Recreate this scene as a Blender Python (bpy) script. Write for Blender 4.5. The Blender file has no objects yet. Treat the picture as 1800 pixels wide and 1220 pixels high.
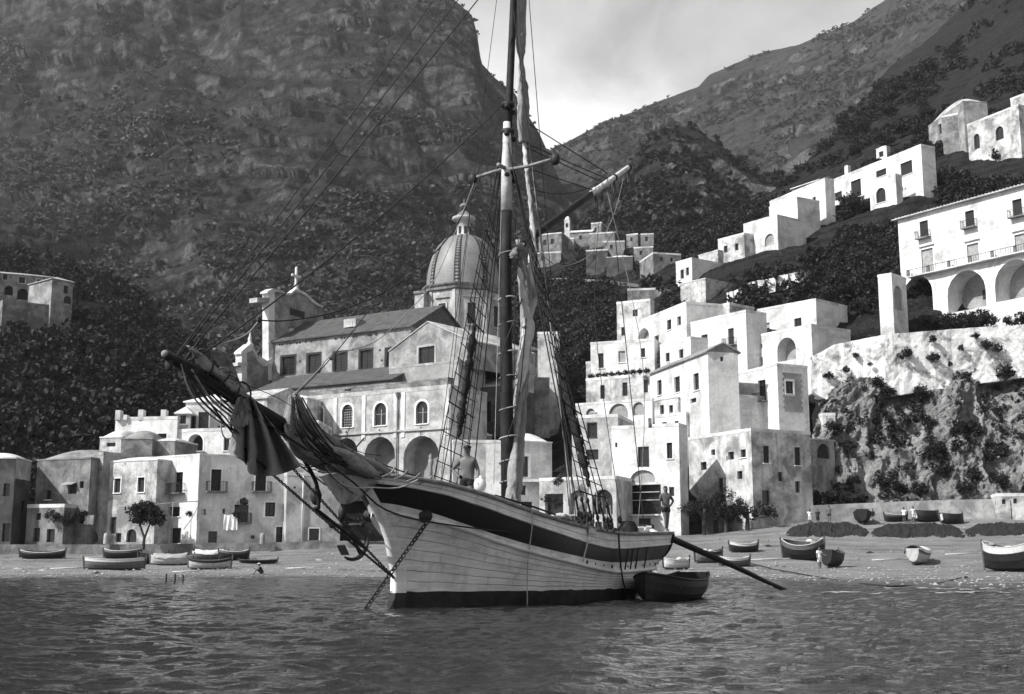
import bpy, bmesh, math, random
import numpy as np
from mathutils import Vector, Matrix, noise as mnoise
random.seed(7)
RNG = np.random.default_rng(11)
SC = bpy.context.scene
COL = SC.collection
PI = math.pi
# ---------------------------------------------------------------- camera model (photo pixels 1800 x 1220)
F, CX, CY, HOR, CAMH = 2200.0, 900.0, 610.0, 992.0, 1.0
PITCH = math.atan((HOR - CY) / F)
CP, SP_ = math.cos(PITCH), math.sin(PITCH)
CAM = Vector((0, 0, CAMH))
def ray(px, py):
    u, v = (px - CX) / F, (CY - py) / F
    return Vector((u, CP - v * SP_, SP_ + v * CP))
def P(px, py, D):                      # the point at distance D (world y) seen at a photo pixel
    r = ray(px, py)
    return CAM + r * (D / r.y)
def PZ(px, py, z):                     # the point at height z
    r = ray(px, py)
    return CAM + r * ((z - CAMH) / r.z)
def PPL(px, py, o, n):                 # on a plane
    r = ray(px, py)
    return CAM + r * ((o - CAM).dot(n) / r.dot(n))
def pix(w):                            # world -> photo pixel
    d = Vector(w) - CAM
    dep = d.y * CP + d.z * SP_
    up = -d.y * SP_ + d.z * CP
    return CX + F * d.x / dep, CY - F * up / dep
def lerp(a, b, t): return a + (b - a) * t
def interp(x, xs, ys):
    if x <= xs[0]: return ys[0]
    for i in range(1, len(xs)):
        if x <= xs[i]:
            return lerp(ys[i-1], ys[i], (x - xs[i-1]) / (xs[i] - xs[i-1]))
    return ys[-1]
# ---------------------------------------------------------------- materials (the photograph is black and white)
MATS = {}
def _mat(name):
    m = bpy.data.materials.new(name); m.use_nodes = True
    nt = m.node_tree; b = nt.nodes['Principled BSDF']
    b.inputs['Specular IOR Level'].default_value = 0.25
    return m, nt, b
def g(v): return (v, v, v, 1)
def N(nt, t, **kw):
    n = nt.nodes.new(t)
    for k, v in kw.items():
        if k in n.inputs: n.inputs[k].default_value = v
        else: setattr(n, k, v)
    return n
def ramp(nt, fac, stops, interp_='LINEAR'):
    r = nt.nodes.new('ShaderNodeValToRGB'); cr = r.color_ramp; cr.interpolation = interp_
    while len(cr.elements) < len(stops): cr.elements.new(0.5)
    for e, (p, v) in zip(cr.elements, stops):
        e.position = p; e.color = g(v)
    nt.links.new(fac, r.inputs['Fac'])
    return r.outputs['Color']
def mixc(nt, fac, a, b, mode='MIX'):
    m = nt.nodes.new('ShaderNodeMix'); m.data_type = 'RGBA'; m.blend_type = mode
    for sock, val in ((m.inputs[0], fac), (m.inputs[6], a), (m.inputs[7], b)):
        if isinstance(val, (int, float)): sock.default_value = val if sock == m.inputs[0] else g(val)
        else: nt.links.new(val, sock)
    return m.outputs[2]
def coords(nt, scale=(1, 1, 1), kind='Object', rot=(0, 0, 0)):
    tc = nt.nodes.new('ShaderNodeTexCoord'); mp = nt.nodes.new('ShaderNodeMapping')
    mp.inputs['Scale'].default_value = scale; mp.inputs['Rotation'].default_value = rot
    nt.links.new(tc.outputs[kind], mp.inputs['Vector'])
    return mp.outputs['Vector']
def nz(nt, vec, scale, detail=6, rough=0.6, dist=0.0):
    n = N(nt, 'ShaderNodeTexNoise', Scale=scale, Detail=detail, Roughness=rough, Distortion=dist)
    nt.links.new(vec, n.inputs['Vector'])
    return n.outputs['Fac']
def bump(nt, b, h, strength=0.4, dist=0.05):
    bp = N(nt, 'ShaderNodeBump', Strength=strength, Distance=dist)
    nt.links.new(h, bp.inputs['Height']); nt.links.new(bp.outputs['Normal'], b.inputs['Normal'])
def plain(name, v, rough=0.7, spec=0.25, var=0.25, scale=6.0, bs=0.0):
    if name in MATS: return MATS[name]
    m, nt, b = _mat(name)
    c = coords(nt); n = nz(nt, c, scale, 5)
    nt.links.new(ramp(nt, n, [(0.3, v * (1 - var)), (0.7, v * (1 + var))]), b.inputs['Base Color'])
    b.inputs['Roughness'].default_value = rough; b.inputs['Specular IOR Level'].default_value = spec
    if bs: bump(nt, b, n, bs, 0.03)
    MATS[name] = m
    return m
def stucco(name, base, stain, lo=0.42, hi=0.62, scale=0.35, streak=0.5, bs=0.25):
    if name in MATS: return MATS[name]
    m, nt, b = _mat(name)
    c0 = coords(nt); oi = nt.nodes.new('ShaderNodeObjectInfo'); va = nt.nodes.new('ShaderNodeVectorMath'); va.operation = 'MULTIPLY_ADD'
    cb = nt.nodes.new('ShaderNodeCombineXYZ'); nt.links.new(oi.outputs['Random'], cb.inputs[0]); nt.links.new(oi.outputs['Random'], cb.inputs[1])
    nt.links.new(cb.outputs[0], va.inputs[0]); va.inputs[1].default_value = (97.0, 61.0, 0.0); nt.links.new(c0, va.inputs[2]); c = va.outputs[0]
    a = nz(nt, c, scale, 9, 0.68, 0.4)
    m2 = nt.nodes.new('ShaderNodeMapping'); m2.inputs['Scale'].default_value = (1, 1, .07); nt.links.new(c, m2.inputs['Vector']); s = nz(nt, m2.outputs[0], 2.4, 6, 0.7)
    f = nz(nt, c, 3.0, 6, 0.7)
    st = ramp(nt, a, [(lo, 0.0), (hi, 1.0)])
    k = ramp(nt, s, [(0.50, 0.0), (0.72, streak)])
    col = mixc(nt, st, stain, base)
    col = mixc(nt, k, col, stain)
    sz = nt.nodes.new('ShaderNodeSeparateXYZ'); nt.links.new(c, sz.inputs[0])
    dz = N(nt, 'ShaderNodeMath', operation='MULTIPLY_ADD'); dz.inputs[1].default_value = 0.12; nt.links.new(sz.outputs['Z'], dz.inputs[0]); nt.links.new(a, dz.inputs[2])
    col = mixc(nt, ramp(nt, dz.outputs[0], [(0.48, min(1.0, streak)), (0.74, 0.0)]), col, stain)
    pt = nz(nt, c, 1.1, 10, 0.78, 1.2); col = mixc(nt, ramp(nt, pt, [(0.60, 0.0), (0.64, 0.75)]), col, stain * 0.8)
    col = mixc(nt, 0.6, col, ramp(nt, f, [(0.25, 0.62), (0.6, 1.0)]), 'MULTIPLY')
    nt.links.new(col, b.inputs['Base Color'])
    b.inputs['Roughness'].default_value = 0.9; b.inputs['Specular IOR Level'].default_value = 0.1
    bump(nt, b, f, bs, 0.06)
    MATS[name] = m
    return m
def rockmat(name, lo, hi, veg, scale=0.05, vegamt=0.5, strata=2.5, bs=1.0, bd=2.0, vs=1.0):
    m, nt, b = _mat(name)
    c = coords(nt)
    c2 = coords(nt, (1, 1, strata * 0.25))
    big = nz(nt, c, scale, 12, 0.66, 0.6)
    ver = nz(nt, c2, scale * 6, 10, 0.7, 0.8)
    fine = nz(nt, c, scale * 22, 8, 0.72)
    vg = nz(nt, c, scale * 2.2 * vs, 12, 0.74, 0.9)
    rock = mixc(nt, 0.5, ramp(nt, ver, [(0.32, lo), (0.66, hi)]), ramp(nt, big, [(0.3, lo), (0.7, hi)]))
    vegc = mixc(nt, 0.6, ramp(nt, fine, [(0.3, veg * 0.45), (0.7, veg * 1.7)]), ramp(nt, big, [(0.3, veg * 0.6), (0.7, veg * 1.5)]))
    geo = nt.nodes.new('ShaderNodeNewGeometry'); sx = nt.nodes.new('ShaderNodeSeparateXYZ')
    nt.links.new(geo.outputs['Normal'], sx.inputs[0])
    ad = N(nt, 'ShaderNodeMath', operation='MULTIPLY_ADD'); ad.inputs[1].default_value = 0.35; 
    nt.links.new(sx.outputs['Z'], ad.inputs[0]); nt.links.new(vg, ad.inputs[2])
    t = 0.86 - vegamt * 0.5
    fac = ramp(nt, ad.outputs[0], [(t - 0.05, 0.0), (t + 0.04, 1.0)])
    spk = nz(nt, c, scale * 55, 5, 0.75); st_ = N(nt, 'ShaderNodeTexWave', Scale=scale * 2.2, Distortion=9.0, Detail=6.0); st_.bands_direction = 'Z'; st_.inputs['Detail Scale'].default_value = 1.6; st_.inputs['Detail Roughness'].default_value = 0.7
    nt.links.new(coords(nt, (1, 1, 1), 'Object', (0.10, 0.22, 0)), st_.inputs['Vector'])
    cc = mixc(nt, 1.0, mixc(nt, fac, rock, vegc), ramp(nt, spk, [(0.36, 0.42), (0.64, 1.6)]), 'MULTIPLY')
    cc = mixc(nt, 0.55, cc, ramp(nt, st_.outputs['Fac'], [(0.05, 0.35), (0.35, 1.0), (1.0, 1.25)]), 'MULTIPLY')
    nt.links.new(cc, b.inputs['Base Color'])
    b.inputs['Roughness'].default_value = 0.95; b.inputs['Specular IOR Level'].default_value = 0.05
    h = mixc(nt, 0.45, ver, mixc(nt, 0.4, fine, spk))
    bump(nt, b, h, bs, bd)
    MATS[name] = m
    return m
def leafmat(name, v):
    if name in MATS: return MATS[name]
    m, nt, b = _mat(name)
    c = coords(nt); n = nz(nt, c, 0.9, 5, 0.7); at = nt.nodes.new('ShaderNodeObjectInfo')
    gi = nt.nodes.new('ShaderNodeNewGeometry')
    col = mixc(nt, 0.5, ramp(nt, n, [(0.3, v * 0.6), (0.7, v * 1.5)]), ramp(nt, gi.outputs['Random Per Island'], [(0, v * 0.55), (1, v * 1.6)]))
    col = mixc(nt, 1.0, col, ramp(nt, at.outputs['Random'], [(0, 0.75), (1, 1.25)]), 'MULTIPLY')
    nt.links.new(col, b.inputs['Base Color'])
    b.inputs['Roughness'].default_value = 0.6
    tr = nt.nodes.new('ShaderNodeBsdfTranslucent'); nt.links.new(col, tr.inputs['Color'])
    mx = nt.nodes.new('ShaderNodeMixShader'); mx.inputs[0].default_value = 0.3
    out = nt.nodes['Material Output']
    nt.links.new(b.outputs[0], mx.inputs[1]); nt.links.new(tr.outputs[0], mx.inputs[2]); nt.links.new(mx.outputs[0], out.inputs['Surface'])
    MATS[name] = m
    return m
# ---------------------------------------------------------------- mesh builder
class MB:
    def __init__(self): self.v = []; self.f = []; self.mi = []; self.cur = 0; self.sm = []; self.smooth = False
    def add(self, vs, fs, smooth=None):
        o = len(self.v); self.v += [tuple(p) for p in vs]
        for f in fs:
            self.f.append(tuple(o + i for i in f)); self.mi.append(self.cur); self.sm.append(self.smooth if smooth is None else smooth)
        return self
    def quad(self, a, b, c, d): return self.add([a, b, c, d], [(0, 1, 2, 3)])
    def poly(self, pts): return self.add(pts, [tuple(range(len(pts)))])
    def box(self, c, s, M=None):
        x, y, z = s[0] / 2, s[1] / 2, s[2] / 2
        vs = [Vector((i * x, j * y, k * z)) for k in (-1, 1) for j in (-1, 1) for i in (-1, 1)]
        if M: vs = [M @ p for p in vs]
        c = Vector(c)
        return self.add([p + c for p in vs], [(0, 2, 3, 1), (4, 5, 7, 6), (0, 1, 5, 4), (2, 6, 7, 3), (0, 4, 6, 2), (1, 3, 7, 5)], False)
    def obox(self, o, a, b, c):       # oriented box from corner o and three edge vectors
        o, a, b, c = Vector(o), Vector(a), Vector(b), Vector(c)
        vs = [o, o+a, o+b, o+a+b, o+c, o+a+c, o+b+c, o+a+b+c]
        return self.add(vs, [(0, 2, 3, 1), (4, 5, 7, 6), (0, 1, 5, 4), (2, 6, 7, 3), (0, 4, 6, 2), (1, 3, 7, 5)], False)
    def tube(self, pts, r, n=8, cap=True, flat=1.0):
        pts = [Vector(p) for p in pts]; m = len(pts)
        if not hasattr(r, '__len__'): r = [r] * m
        t0 = (pts[1] - pts[0]).normalized()
        ref = Vector((0, 0, 1)) if abs(t0.z) < 0.9 else Vector((1, 0, 0))
        nx = t0.cross(ref).normalized(); vs = []
        for i, p in enumerate(pts):
            t = (pts[min(i+1, m-1)] - pts[max(i-1, 0)]).normalized()
            nx = (nx - t * nx.dot(t)).normalized(); ny = t.cross(nx)
            for k in range(n):
                a = 2 * PI * k / n
                vs.append(p + nx * (math.cos(a) * r[i]) + ny * (math.sin(a) * r[i] * flat))
        fs = []
        for i in range(m - 1):
            for k in range(n):
                k2 = (k + 1) % n
                fs.append((i*n+k, i*n+k2, (i+1)*n+k2, (i+1)*n+k))
        if cap: fs += [tuple(range(n-1, -1, -1)), tuple((m-1)*n+k for k in range(n))]
        return self.add(vs, fs, n > 5)
    def lathe(self, c, prof, n=16, M=None, a0=0.0, a1=2*PI):
        c = Vector(c); vs = []; full = abs(a1 - a0 - 2*PI) < 1e-6; nn = n if full else n + 1
        for r, z in prof:
            for k in range(nn):
                a = a0 + (a1 - a0) * k / n
                p = Vector((r * math.cos(a), r * math.sin(a), z))
                if M: p = M @ p
                vs.append(c + p)
        fs = []
        for i in range(len(prof) - 1):
            for k in range(n):
                k2 = (k + 1) % nn
                fs.append((i*nn+k, i*nn+k2, (i+1)*nn+k2, (i+1)*nn+k))
        return self.add(vs, fs, True)
    def ball(self, c, r, n=10, s=(1, 1, 1)):
        prof = [(max(1e-4, math.sin(PI * i / 6)) * r, -math.cos(PI * i / 6) * r) for i in range(7)]
        return self.lathe(c, prof, n, Matrix.Diagonal(Vector(s)).to_3x3())
    def grid(self, rows, smooth=True, close=False):
        nr, nc = len(rows), len(rows[0]); vs = [p for r in rows for p in r]; fs = []
        for i in range(nr - 1):
            for j in range(nc - 1 if not close else nc):
                j2 = (j + 1) % nc
                fs.append((i*nc+j, i*nc+j2, (i+1)*nc+j2, (i+1)*nc+j))
        return self.add(vs, fs, smooth)
    def build(self, name, mats, parent=None, off=None, link=True):
        me = bpy.data.meshes.new(name)
        w_ = parent
        while off is None and w_ is not None:
            if w_.get('_world'): off = w_.location
            w_ = w_.parent
        vs = self.v if off is None else [(p[0]-off[0], p[1]-off[1], p[2]-off[2]) for p in self.v]
        me.from_pydata(vs, [], self.f)
        if not isinstance(mats, (list, tuple)): mats = [mats]
        for m in mats: me.materials.append(m)
        if len(mats) > 1: me.polygons.foreach_set('material_index', self.mi)
        me.polygons.foreach_set('use_smooth', self.sm)
        me.update()
        o = bpy.data.objects.new(name, me)
        if link: COL.objects.link(o)
        if parent is not None: o.parent = parent
        elif off is not None: o.location = off
        return o
def thing(name, label, cat, loc=(0, 0, 0), rz=0.0, group=None, world=False):
    o = bpy.data.objects.new(name, None); COL.objects.link(o)
    o.location = loc; o.rotation_euler = (0, 0, rz); o['label'] = label; o['category'] = cat
    o.empty_display_size = 0.5
    if group: o['group'] = group
    if world: o['_world'] = 1
    return o
def tag(o, label=None, cat=None, group=None, kind=None):
    if label: o['label'] = label
    if cat: o['category'] = cat
    if group: o['group'] = group
    if kind: o['kind'] = kind
    return o
def copy_tree(o, parent=None):
    c = o.copy(); COL.objects.link(c); c.parent = parent
    for ch in list(o.children): copy_tree(ch, c)
    return c
def np_mesh(name, verts, faces, mat, smooth=False):     # all quads or all tris, numpy arrays
    me = bpy.data.meshes.new(name); k = faces.shape[1]
    me.vertices.add(len(verts)); me.vertices.foreach_set('co', verts.astype(np.float32).ravel())
    me.loops.add(faces.size); me.loops.foreach_set('vertex_index', faces.astype(np.int32).ravel())
    me.polygons.add(len(faces)); me.polygons.foreach_set('loop_start', np.arange(0, faces.size, k, dtype=np.int32))
    me.polygons.foreach_set('use_smooth', np.full(len(faces), smooth))
    me.materials.append(mat); me.update(calc_edges=True); me.validate()
    return me
def fbm(p, o=5, sc=1.0):
    return mnoise.fractal(Vector(p) * sc, 0.9, 2.1, o)
# ================================================================ camera, light, air
cd = bpy.data.cameras.new('camera'); cam = bpy.data.objects.new('camera', cd); COL.objects.link(cam)
cam.location = CAM; cam.rotation_euler = (PI / 2 + PITCH, 0, 0)
cd.sensor_width = 36.0; cd.lens = 36.0 * F / 1800.0; cd.clip_start = 0.2; cd.clip_end = 9000
cd.dof.use_dof = True; cd.dof.focus_distance = 31.0; cd.dof.aperture_fstop = 4.0
SC.camera = cam
SUN = Vector((-0.82, -0.46, 0.82)).normalized()
SUN_EL = math.asin(SUN.z); SUN_AZ = math.atan2(SUN.x, SUN.y)
sl = bpy.data.lights.new('sun', 'SUN'); sl.energy = 4.8; sl.angle = math.radians(0.6); sl.color = (1.0, 0.995, 0.985)
so = bpy.data.objects.new('sun', sl); COL.objects.link(so); so.location = (-80, -40, 120)
so.rotation_euler = SUN.to_track_quat('Z', 'Y').to_euler()
wd = bpy.data.worlds.new('World'); SC.world = wd; wd.use_nodes = True
nt = wd.node_tree; bg = nt.nodes['Background']
sky = nt.nodes.new('ShaderNodeTexSky'); sky.sky_type = 'NISHITA'; sky.sun_disc = False
sky.sun_elevation = SUN_EL; sky.sun_rotation = SUN_AZ; sky.dust_density = 3.0; sky.air_density = 1.2
bw = nt.nodes.new('ShaderNodeRGBToBW'); nt.links.new(sky.outputs[0], bw.inputs[0])
tc = nt.nodes.new('ShaderNodeTexCoord'); mp = nt.nodes.new('ShaderNodeMapping'); mp.inputs['Scale'].default_value = (1.0, 1.0, 1.6)
mp.inputs['Location'].default_value = (0.37, 0.1, 0.22)
nt.links.new(tc.outputs['Generated'], mp.inputs['Vector'])
cl = nz(nt, mp.outputs['Vector'], 4.2, 8, 0.58, 0.7)
cf = ramp(nt, cl, [(0.36, 0.0), (0.62, 1.0)])
sz = nt.nodes.new('ShaderNodeSeparateXYZ'); nt.links.new(tc.outputs['Generated'], sz.inputs[0])
el = N(nt, 'ShaderNodeMath', operation='MULTIPLY_ADD'); el.inputs[1].default_value = 0.22; nt.links.new(sz.outputs['X'], el.inputs[0]); nt.links.new(sz.outputs['Z'], el.inputs[2])
cf = mixc(nt, 1.0, ramp(nt, cl, [(0.34, 0.45), (0.62, 1.0)]), ramp(nt, el.outputs[0], [(0.34, 1.0), (0.42, 0.72), (0.62, 0.05)]), 'MULTIPLY')
skyc = mixc(nt, cf, bw.outputs[0], 10.5)
nt.links.new(skyc, bg.inputs['Color']); bg.inputs['Strength'].default_value = 0.075
SC.view_settings.view_transform = 'Standard'; SC.view_settings.look = 'None'; SC.view_settings.exposure = 0.55; SC.view_settings.gamma = 1.0
try: SC.view_settings.use_curve_mapping = False
except Exception: pass
SC.render.engine = 'CYCLES'; SC.cycles.max_bounces = 6; SC.cycles.volume_bounces = 0; SC.cycles.transparent_max_bounces = 8
hm = bpy.data.materials.new('haze_air'); hm.use_nodes = True; hm.node_tree.nodes.clear()
ho = hm.node_tree.nodes.new('ShaderNodeOutputMaterial'); hv = hm.node_tree.nodes.new('ShaderNodeVolumePrincipled')
hv.inputs['Color'].default_value = g(0.92); hv.inputs['Density'].default_value = HAZE if 'HAZE' in globals() else 0.000085; hv.inputs['Anisotropy'].default_value = 0.2
hm.node_tree.links.new(hv.outputs[0], ho.inputs['Volume'])
hb = MB(); hb.box((0, 800, 320), (4200, 2600, 660)); tag(hb.build('haze', hm), kind='stuff')
# ================================================================ sea
def wave(x, y):
    a = mnoise.noise(Vector((x * 0.55, y * 0.5, 3.1))) * 0.07 + mnoise.noise(Vector((x * 1.3 + 5, y * 1.6, 1.7))) * 0.058
    b = mnoise.noise(Vector((x * 3.1, y * 3.9 + 2, 8.0))) * 0.034
    return a + b
ys = [-480, -200, -40] + list(np.geomspace(6.0, 120.0, 640)) + [250]
us = list(np.linspace(-1, 1, 300))
rows = []
for y in ys:
    w = 0.47 * max(y, 0) + 4
    r = [Vector((-1200, y, -0.02)), Vector((-w * 1.6 - 20, y, -0.02))]
    near = 4 < y < 130
    for u in us:
        r.append(Vector((u * w, y, wave(u * w, y) * (1.0 if y < 60 else 0.6) if near else -0.02)))
    r += [Vector((w * 1.6 + 20, y, -0.02)), Vector((1200, y, -0.02))]
    rows.append(r)
wm, nt, b = _mat('sea_water')
b.inputs['Base Color'].default_value = g(0.012); b.inputs['Roughness'].default_value = 0.04; b.inputs['IOR'].default_value = 1.36
b.inputs['Specular IOR Level'].default_value = 0.9
c = coords(nt, (1.0, 1.0, 1.0)); h1 = nz(nt, c, 2.1, 5, 0.6, 0.6); h2 = nz(nt, c, 7.5, 4, 0.65, 0.3)
bump(nt, b, mixc(nt, 0.40, h1, h2), 0.72, 0.22)
wb = MB(); wb.grid(rows); tag(wb.build('sea', wm), kind='structure')
# ================================================================ beach (columns of photo x, profiles of distance and height)
BCOL = [-400, 300, 600, 1000, 1250, 1420, 1600, 1800, 2300]
BPRO = {  # (D, z) pairs
    -400: [(84, -1.2), (95, 0.0), (100, 0.35), (106, 0.62), (113, 1.15), (121, 1.9), (150, 3.4)],
    300:  [(84, -1.2), (95, 0.0), (100, 0.35), (106, 0.62), (113, 1.15), (121, 2.0), (150, 3.4)],
    600:  [(84, -1.2), (97, 0.0), (101, 0.35), (106, 0.75), (114, 1.6), (123, 2.7), (150, 4.0)],
    1000: [(84, -1.2), (97, 0.0), (101, 0.35), (107, 0.75), (116, 1.9), (126, 3.2), (150, 4.6)],
    1250: [(76, -1.0), (92, 0.0), (98, 0.3), (107, 0.75), (116, 2.0), (128, 3.9), (150, 5.0)],
    1420: [(52, -0.7), (72, 0.0), (92, 0.35), (108, 0.8), (118, 2.6), (131, 5.3), (150, 6.2)],
    1600: [(42, -0.5), (56, 0.0), (85, 0.35), (108, 0.9), (120, 2.9), (133, 5.7), (150, 6.3)],
    1800: [(40, -0.5), (52, 0.0), (82, 0.4), (106, 1.0), (120, 3.0), (133, 5.7), (150, 6.3)],
    2300: [(40, -0.5), (50, 0.0), (80, 0.4), (106, 1.0), (120, 3.0), (133, 5.7), (150, 6.3)]}
def beach_dz(px, k):          # k in 0..6, row parameter
    i = min(int(k), 5); t = k - i
    out = []
    for q in (0, 1):
        out.append(interp(px, BCOL, [lerp(BPRO[c][i][q], BPRO[c][i+1][q], t) for c in BCOL]))
    return out
def beach_at(px, py):         # where the line of sight through a pixel meets the beach
    lo = None; k = 0.8
    while k <= 6.0:
        D, z = beach_dz(px, k); p = Vector(((px - CX) / F * D / CP, D, z))
        if pix((px_to_x(px, D, z), D, z))[1] <= py: break
        k += 0.02
    D, z = beach_dz(px, min(k, 6))
    return Vector((px_to_x(px, D, z), D, z))
def px_to_x(px, D, z):
    dep = D * CP + (z - CAMH) * SP_
    return (px - CX) / F * dep
rows = []
for ki in range(0, 121):
    k = ki / 20.0; r = []
    for px in np.linspace(-400, 2300, 240):
        D, z = beach_dz(px, k); x = px_to_x(px, D, z)
        z += (fbm((x * 0.25, D * 0.25, 0), 4) * 0.10 + fbm((x * 1.1, D * 1.1, 5), 3) * 0.03) * (1 if k > 0.9 else 0.25)
        r.append(Vector((x, D, z)))
    rows.append(r)
bmat, nt, b = _mat('beach_shingle')
c = coords(nt); n1 = nz(nt, c, 0.35, 8, 0.65, 0.5); n2 = nz(nt, c, 7.0, 4, 0.7); c3 = coords(nt, (0.06, 0.6, 0.6)); n3 = nz(nt, c3, 1.2, 6, 0.6, 0.4)
col = mixc(nt, 0.5, ramp(nt, n1, [(0.3, 0.085), (0.7, 0.25)]), ramp(nt, n3, [(0.35, 0.10), (0.65, 0.32)]))
col = mixc(nt, 0.6, col, ramp(nt, n2, [(0.3, 0.5), (0.65, 1.25)]), 'MULTIPLY')
sx = nt.nodes.new('ShaderNodeSeparateXYZ'); tcb = nt.nodes.new('ShaderNodeTexCoord'); nt.links.new(tcb.outputs['Object'], sx.inputs[0])
wet = N(nt, 'ShaderNodeMath', operation='MULTIPLY_ADD'); wet.inputs[1].default_value = 1.0; nt.links.new(sx.outputs['Z'], wet.inputs[0]); 
wn = N(nt, 'ShaderNodeMath', operation='MULTIPLY'); wn.inputs[1].default_value = 0.25; nt.links.new(n3, wn.inputs[0]); nt.links.new(wn.outputs[0], wet.inputs[2])
col = mixc(nt, ramp(nt, wet.outputs[0], [(0.16, 1.0), (0.36, 0.0)]), col, 0.075)
nt.links.new(col, b.inputs['Base Color']); b.inputs['Roughness'].default_value = 0.85
bump(nt, b, n2, 1.0, 0.15)
bb = MB(); bb.grid(rows); tag(bb.build('beach', bmat), kind='structure')
# ================================================================ hillsides and mountains: sheets through (photo x; photo y, distance)
SHEETS = {}
def catmull(t, a, b, c, d):
    return 0.5 * ((2*b) + (-a + c) * t + (2*a - 5*b + 4*c - d) * t * t + (-a + 3*b - 3*c + d) * t ** 3)
def sheet_pt(cols, px, k):
    xs = sorted(cols); n = len(cols[xs[0]]); i = min(int(k), n - 2); t = k - i
    Ps = []
    for x in xs:
        r = cols[x]; y = lerp(r[i][0], r[i+1][0], t); D = lerp(r[i][1], r[i+1][1], t); Ps.append((y, D))
    y = interp(px, xs, [p[0] for p in Ps]); D = interp(px, xs, [p[1] for p in Ps])
    return y, D
def sheet(name, cols, mat, nx, nk, amp, sc, back=120.0, ridge=0.35, seed=0.0, ver=0.5, ledge=0.0):
    xs = sorted(cols); n = len(cols[xs[0]]); rows = []
    ks = np.linspace(0, n - 1, nk)
    pxs = np.linspace(xs[0], xs[-1], nx)
    for k in ks:
        r = []
        for px in pxs:
            y, D = sheet_pt(cols, px, k)
            p = P(px, y, D)
            q = Vector((p.x * sc, p.y * sc, p.z * sc * ver + seed))
            d = fbm(q, 7)
            e = abs(fbm((q.x * 2.3 + 9, q.y * 2.3, q.z * 2.3), 6))
            if ledge:
                hh_ = (p.z + p.x * 0.16 + 26 * d) / ledge; fr_ = hh_ - math.floor(hh_); e += 0.45 * ledge / amp * (fr_ ** 3) * (0.5 + d)
            w = amp if k < n - 1.2 else amp * lerp(ridge, 1, (n - 1 - k) / 1.2 if k < n - 1 else 0)
            p = p + Vector((d * 0.35, -d * 0.75 + e * 0.5, d * 0.42 - e * 0.25)) * w
            r.append(p)
        rows.append(r)
    top = rows[-1]
    for j in (1, 2):
        rows.append([p + Vector((0, back * j, -back * 0.55 * j)) for p in top])
    m = MB(); m.grid(rows); o = m.build(name, mat); tag(o, kind='structure')
    SHEETS[name] = (rows, ks, pxs, cols)
    return o
def sheet_find(name, px, py):     # world point of a sheet seen at a pixel (first row at or above it)
    rows, ks, pxs, cols = SHEETS[name]
    j = int(round(interp(px, [pxs[0], pxs[-1]], [0, len(pxs) - 1])))
    for i in range(len(ks)):
        p = rows[i][j]
        if pix(p)[1] <= py: return p
    return rows[len(ks) - 1][j]
rock_far = rockmat('far_mountain', 0.055, 0.125, 0.032, 0.012, 0.60, 1.2, 1.0, 3.5)
rock_left = rockmat('left_mountain', 0.034, 0.090, 0.022, 0.014, 0.50, 0.9, 1.0, 3.5)
rock_mid = rockmat('crag_rock', 0.05, 0.17, 0.022, 0.02, 0.50, 1.0, 1.0, 4.0)
rock_near = rockmat('near_cliff', 0.06, 0.20, 0.020, 0.05, 0.60, 1.4, 1.0, 1.2)
rock_dark = rockmat('shaded_slope', 0.016, 0.04, 0.011, 0.05, 0.85, 1.0, 0.9, 1.5)
M1 = {-500: [(800, 320), (600, 400), (420, 540), (200, 760), (-60, 950), (-420, 1150)],
      0:   [(800, 310), (600, 400), (420, 540), (200, 760), (-60, 950), (-400, 1150)],
      300: [(800, 300), (620, 380), (430, 520), (320, 600), (20, 850), (-330, 1100)],
      560: [(800, 290), (620, 370), (420, 520), (310, 620), (0, 850), (-200, 1000)],
      700: [(800, 290), (640, 360), (440, 520), (310, 640), (60, 820), (-110, 930)],
      775: [(800, 290), (640, 360), (450, 530), (310, 660), (100, 800), (-25, 880)],
      800: [(800, 290), (640, 360), (450, 530), (310, 665), (110, 800), (2, 870)],
      830: [(800, 290), (640, 360), (450, 535), (320, 670), (120, 800), (28, 860)],
      838: [(800, 290), (640, 360), (450, 535), (320, 672), (140, 800), (58, 850)],
      846: [(800, 290), (640, 360), (450, 535), (320, 674), (160, 800), (110, 840)],
      870: [(800, 290), (640, 360), (450, 540), (330, 680), (190, 800), (136, 840)],
      905: [(800, 290), (640, 360), (450, 540), (340, 690), (230, 800), (163, 840)],
      930: [(800, 290), (640, 360), (460, 540), (360, 690), (270, 800), (205, 840)],
      948: [(800, 290), (640, 360), (460, 540), (370, 690), (290, 800), (232, 840)],
      962: [(800, 290), (640, 360), (470, 540), (390, 690), (320, 790), (262, 830)],
      985: [(800, 290), (650, 360), (500, 540), (430, 680), (370, 770), (318, 820)],
      1060: [(820, 290), (700, 360), (560, 520), (500, 640), (450, 740), (410, 800)]}
sheet('mountain', M1, rock_left, 500, 420, 36.0, 0.0052, 260, 0.06, 1.7, 0.55, 30.0)
M2 = {650: [(560, 700), (430, 900), (350, 1150), (300, 1350)],
      960: [(560, 700), (430, 900), (320, 1150), (269, 1350)],
      1060: [(560, 690), (420, 880), (290, 1150), (216, 1380)],
      1150: [(560, 690), (400, 870), (260, 1150), (181, 1400)],
      1228: [(560, 680), (380, 860), (240, 1150), (152, 1400)],
      1246: [(560, 680), (380, 860), (230, 1150), (132, 1400)],
      1330: [(560, 680), (360, 850), (200, 1150), (96, 1400)],
      1400: [(560, 680), (340, 840), (180, 1100), (80, 1380)],
      1500: [(560, 670), (320, 830), (150, 1080), (38, 1350)],
      1550: [(560, 670), (300, 820), (120, 1060), (4, 1330)],
      1650: [(560, 660), (280, 800), (60, 1040), (-90, 1300)],
      2300: [(560, 640), (200, 760), (-100, 950), (-300, 1250)]}
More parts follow.
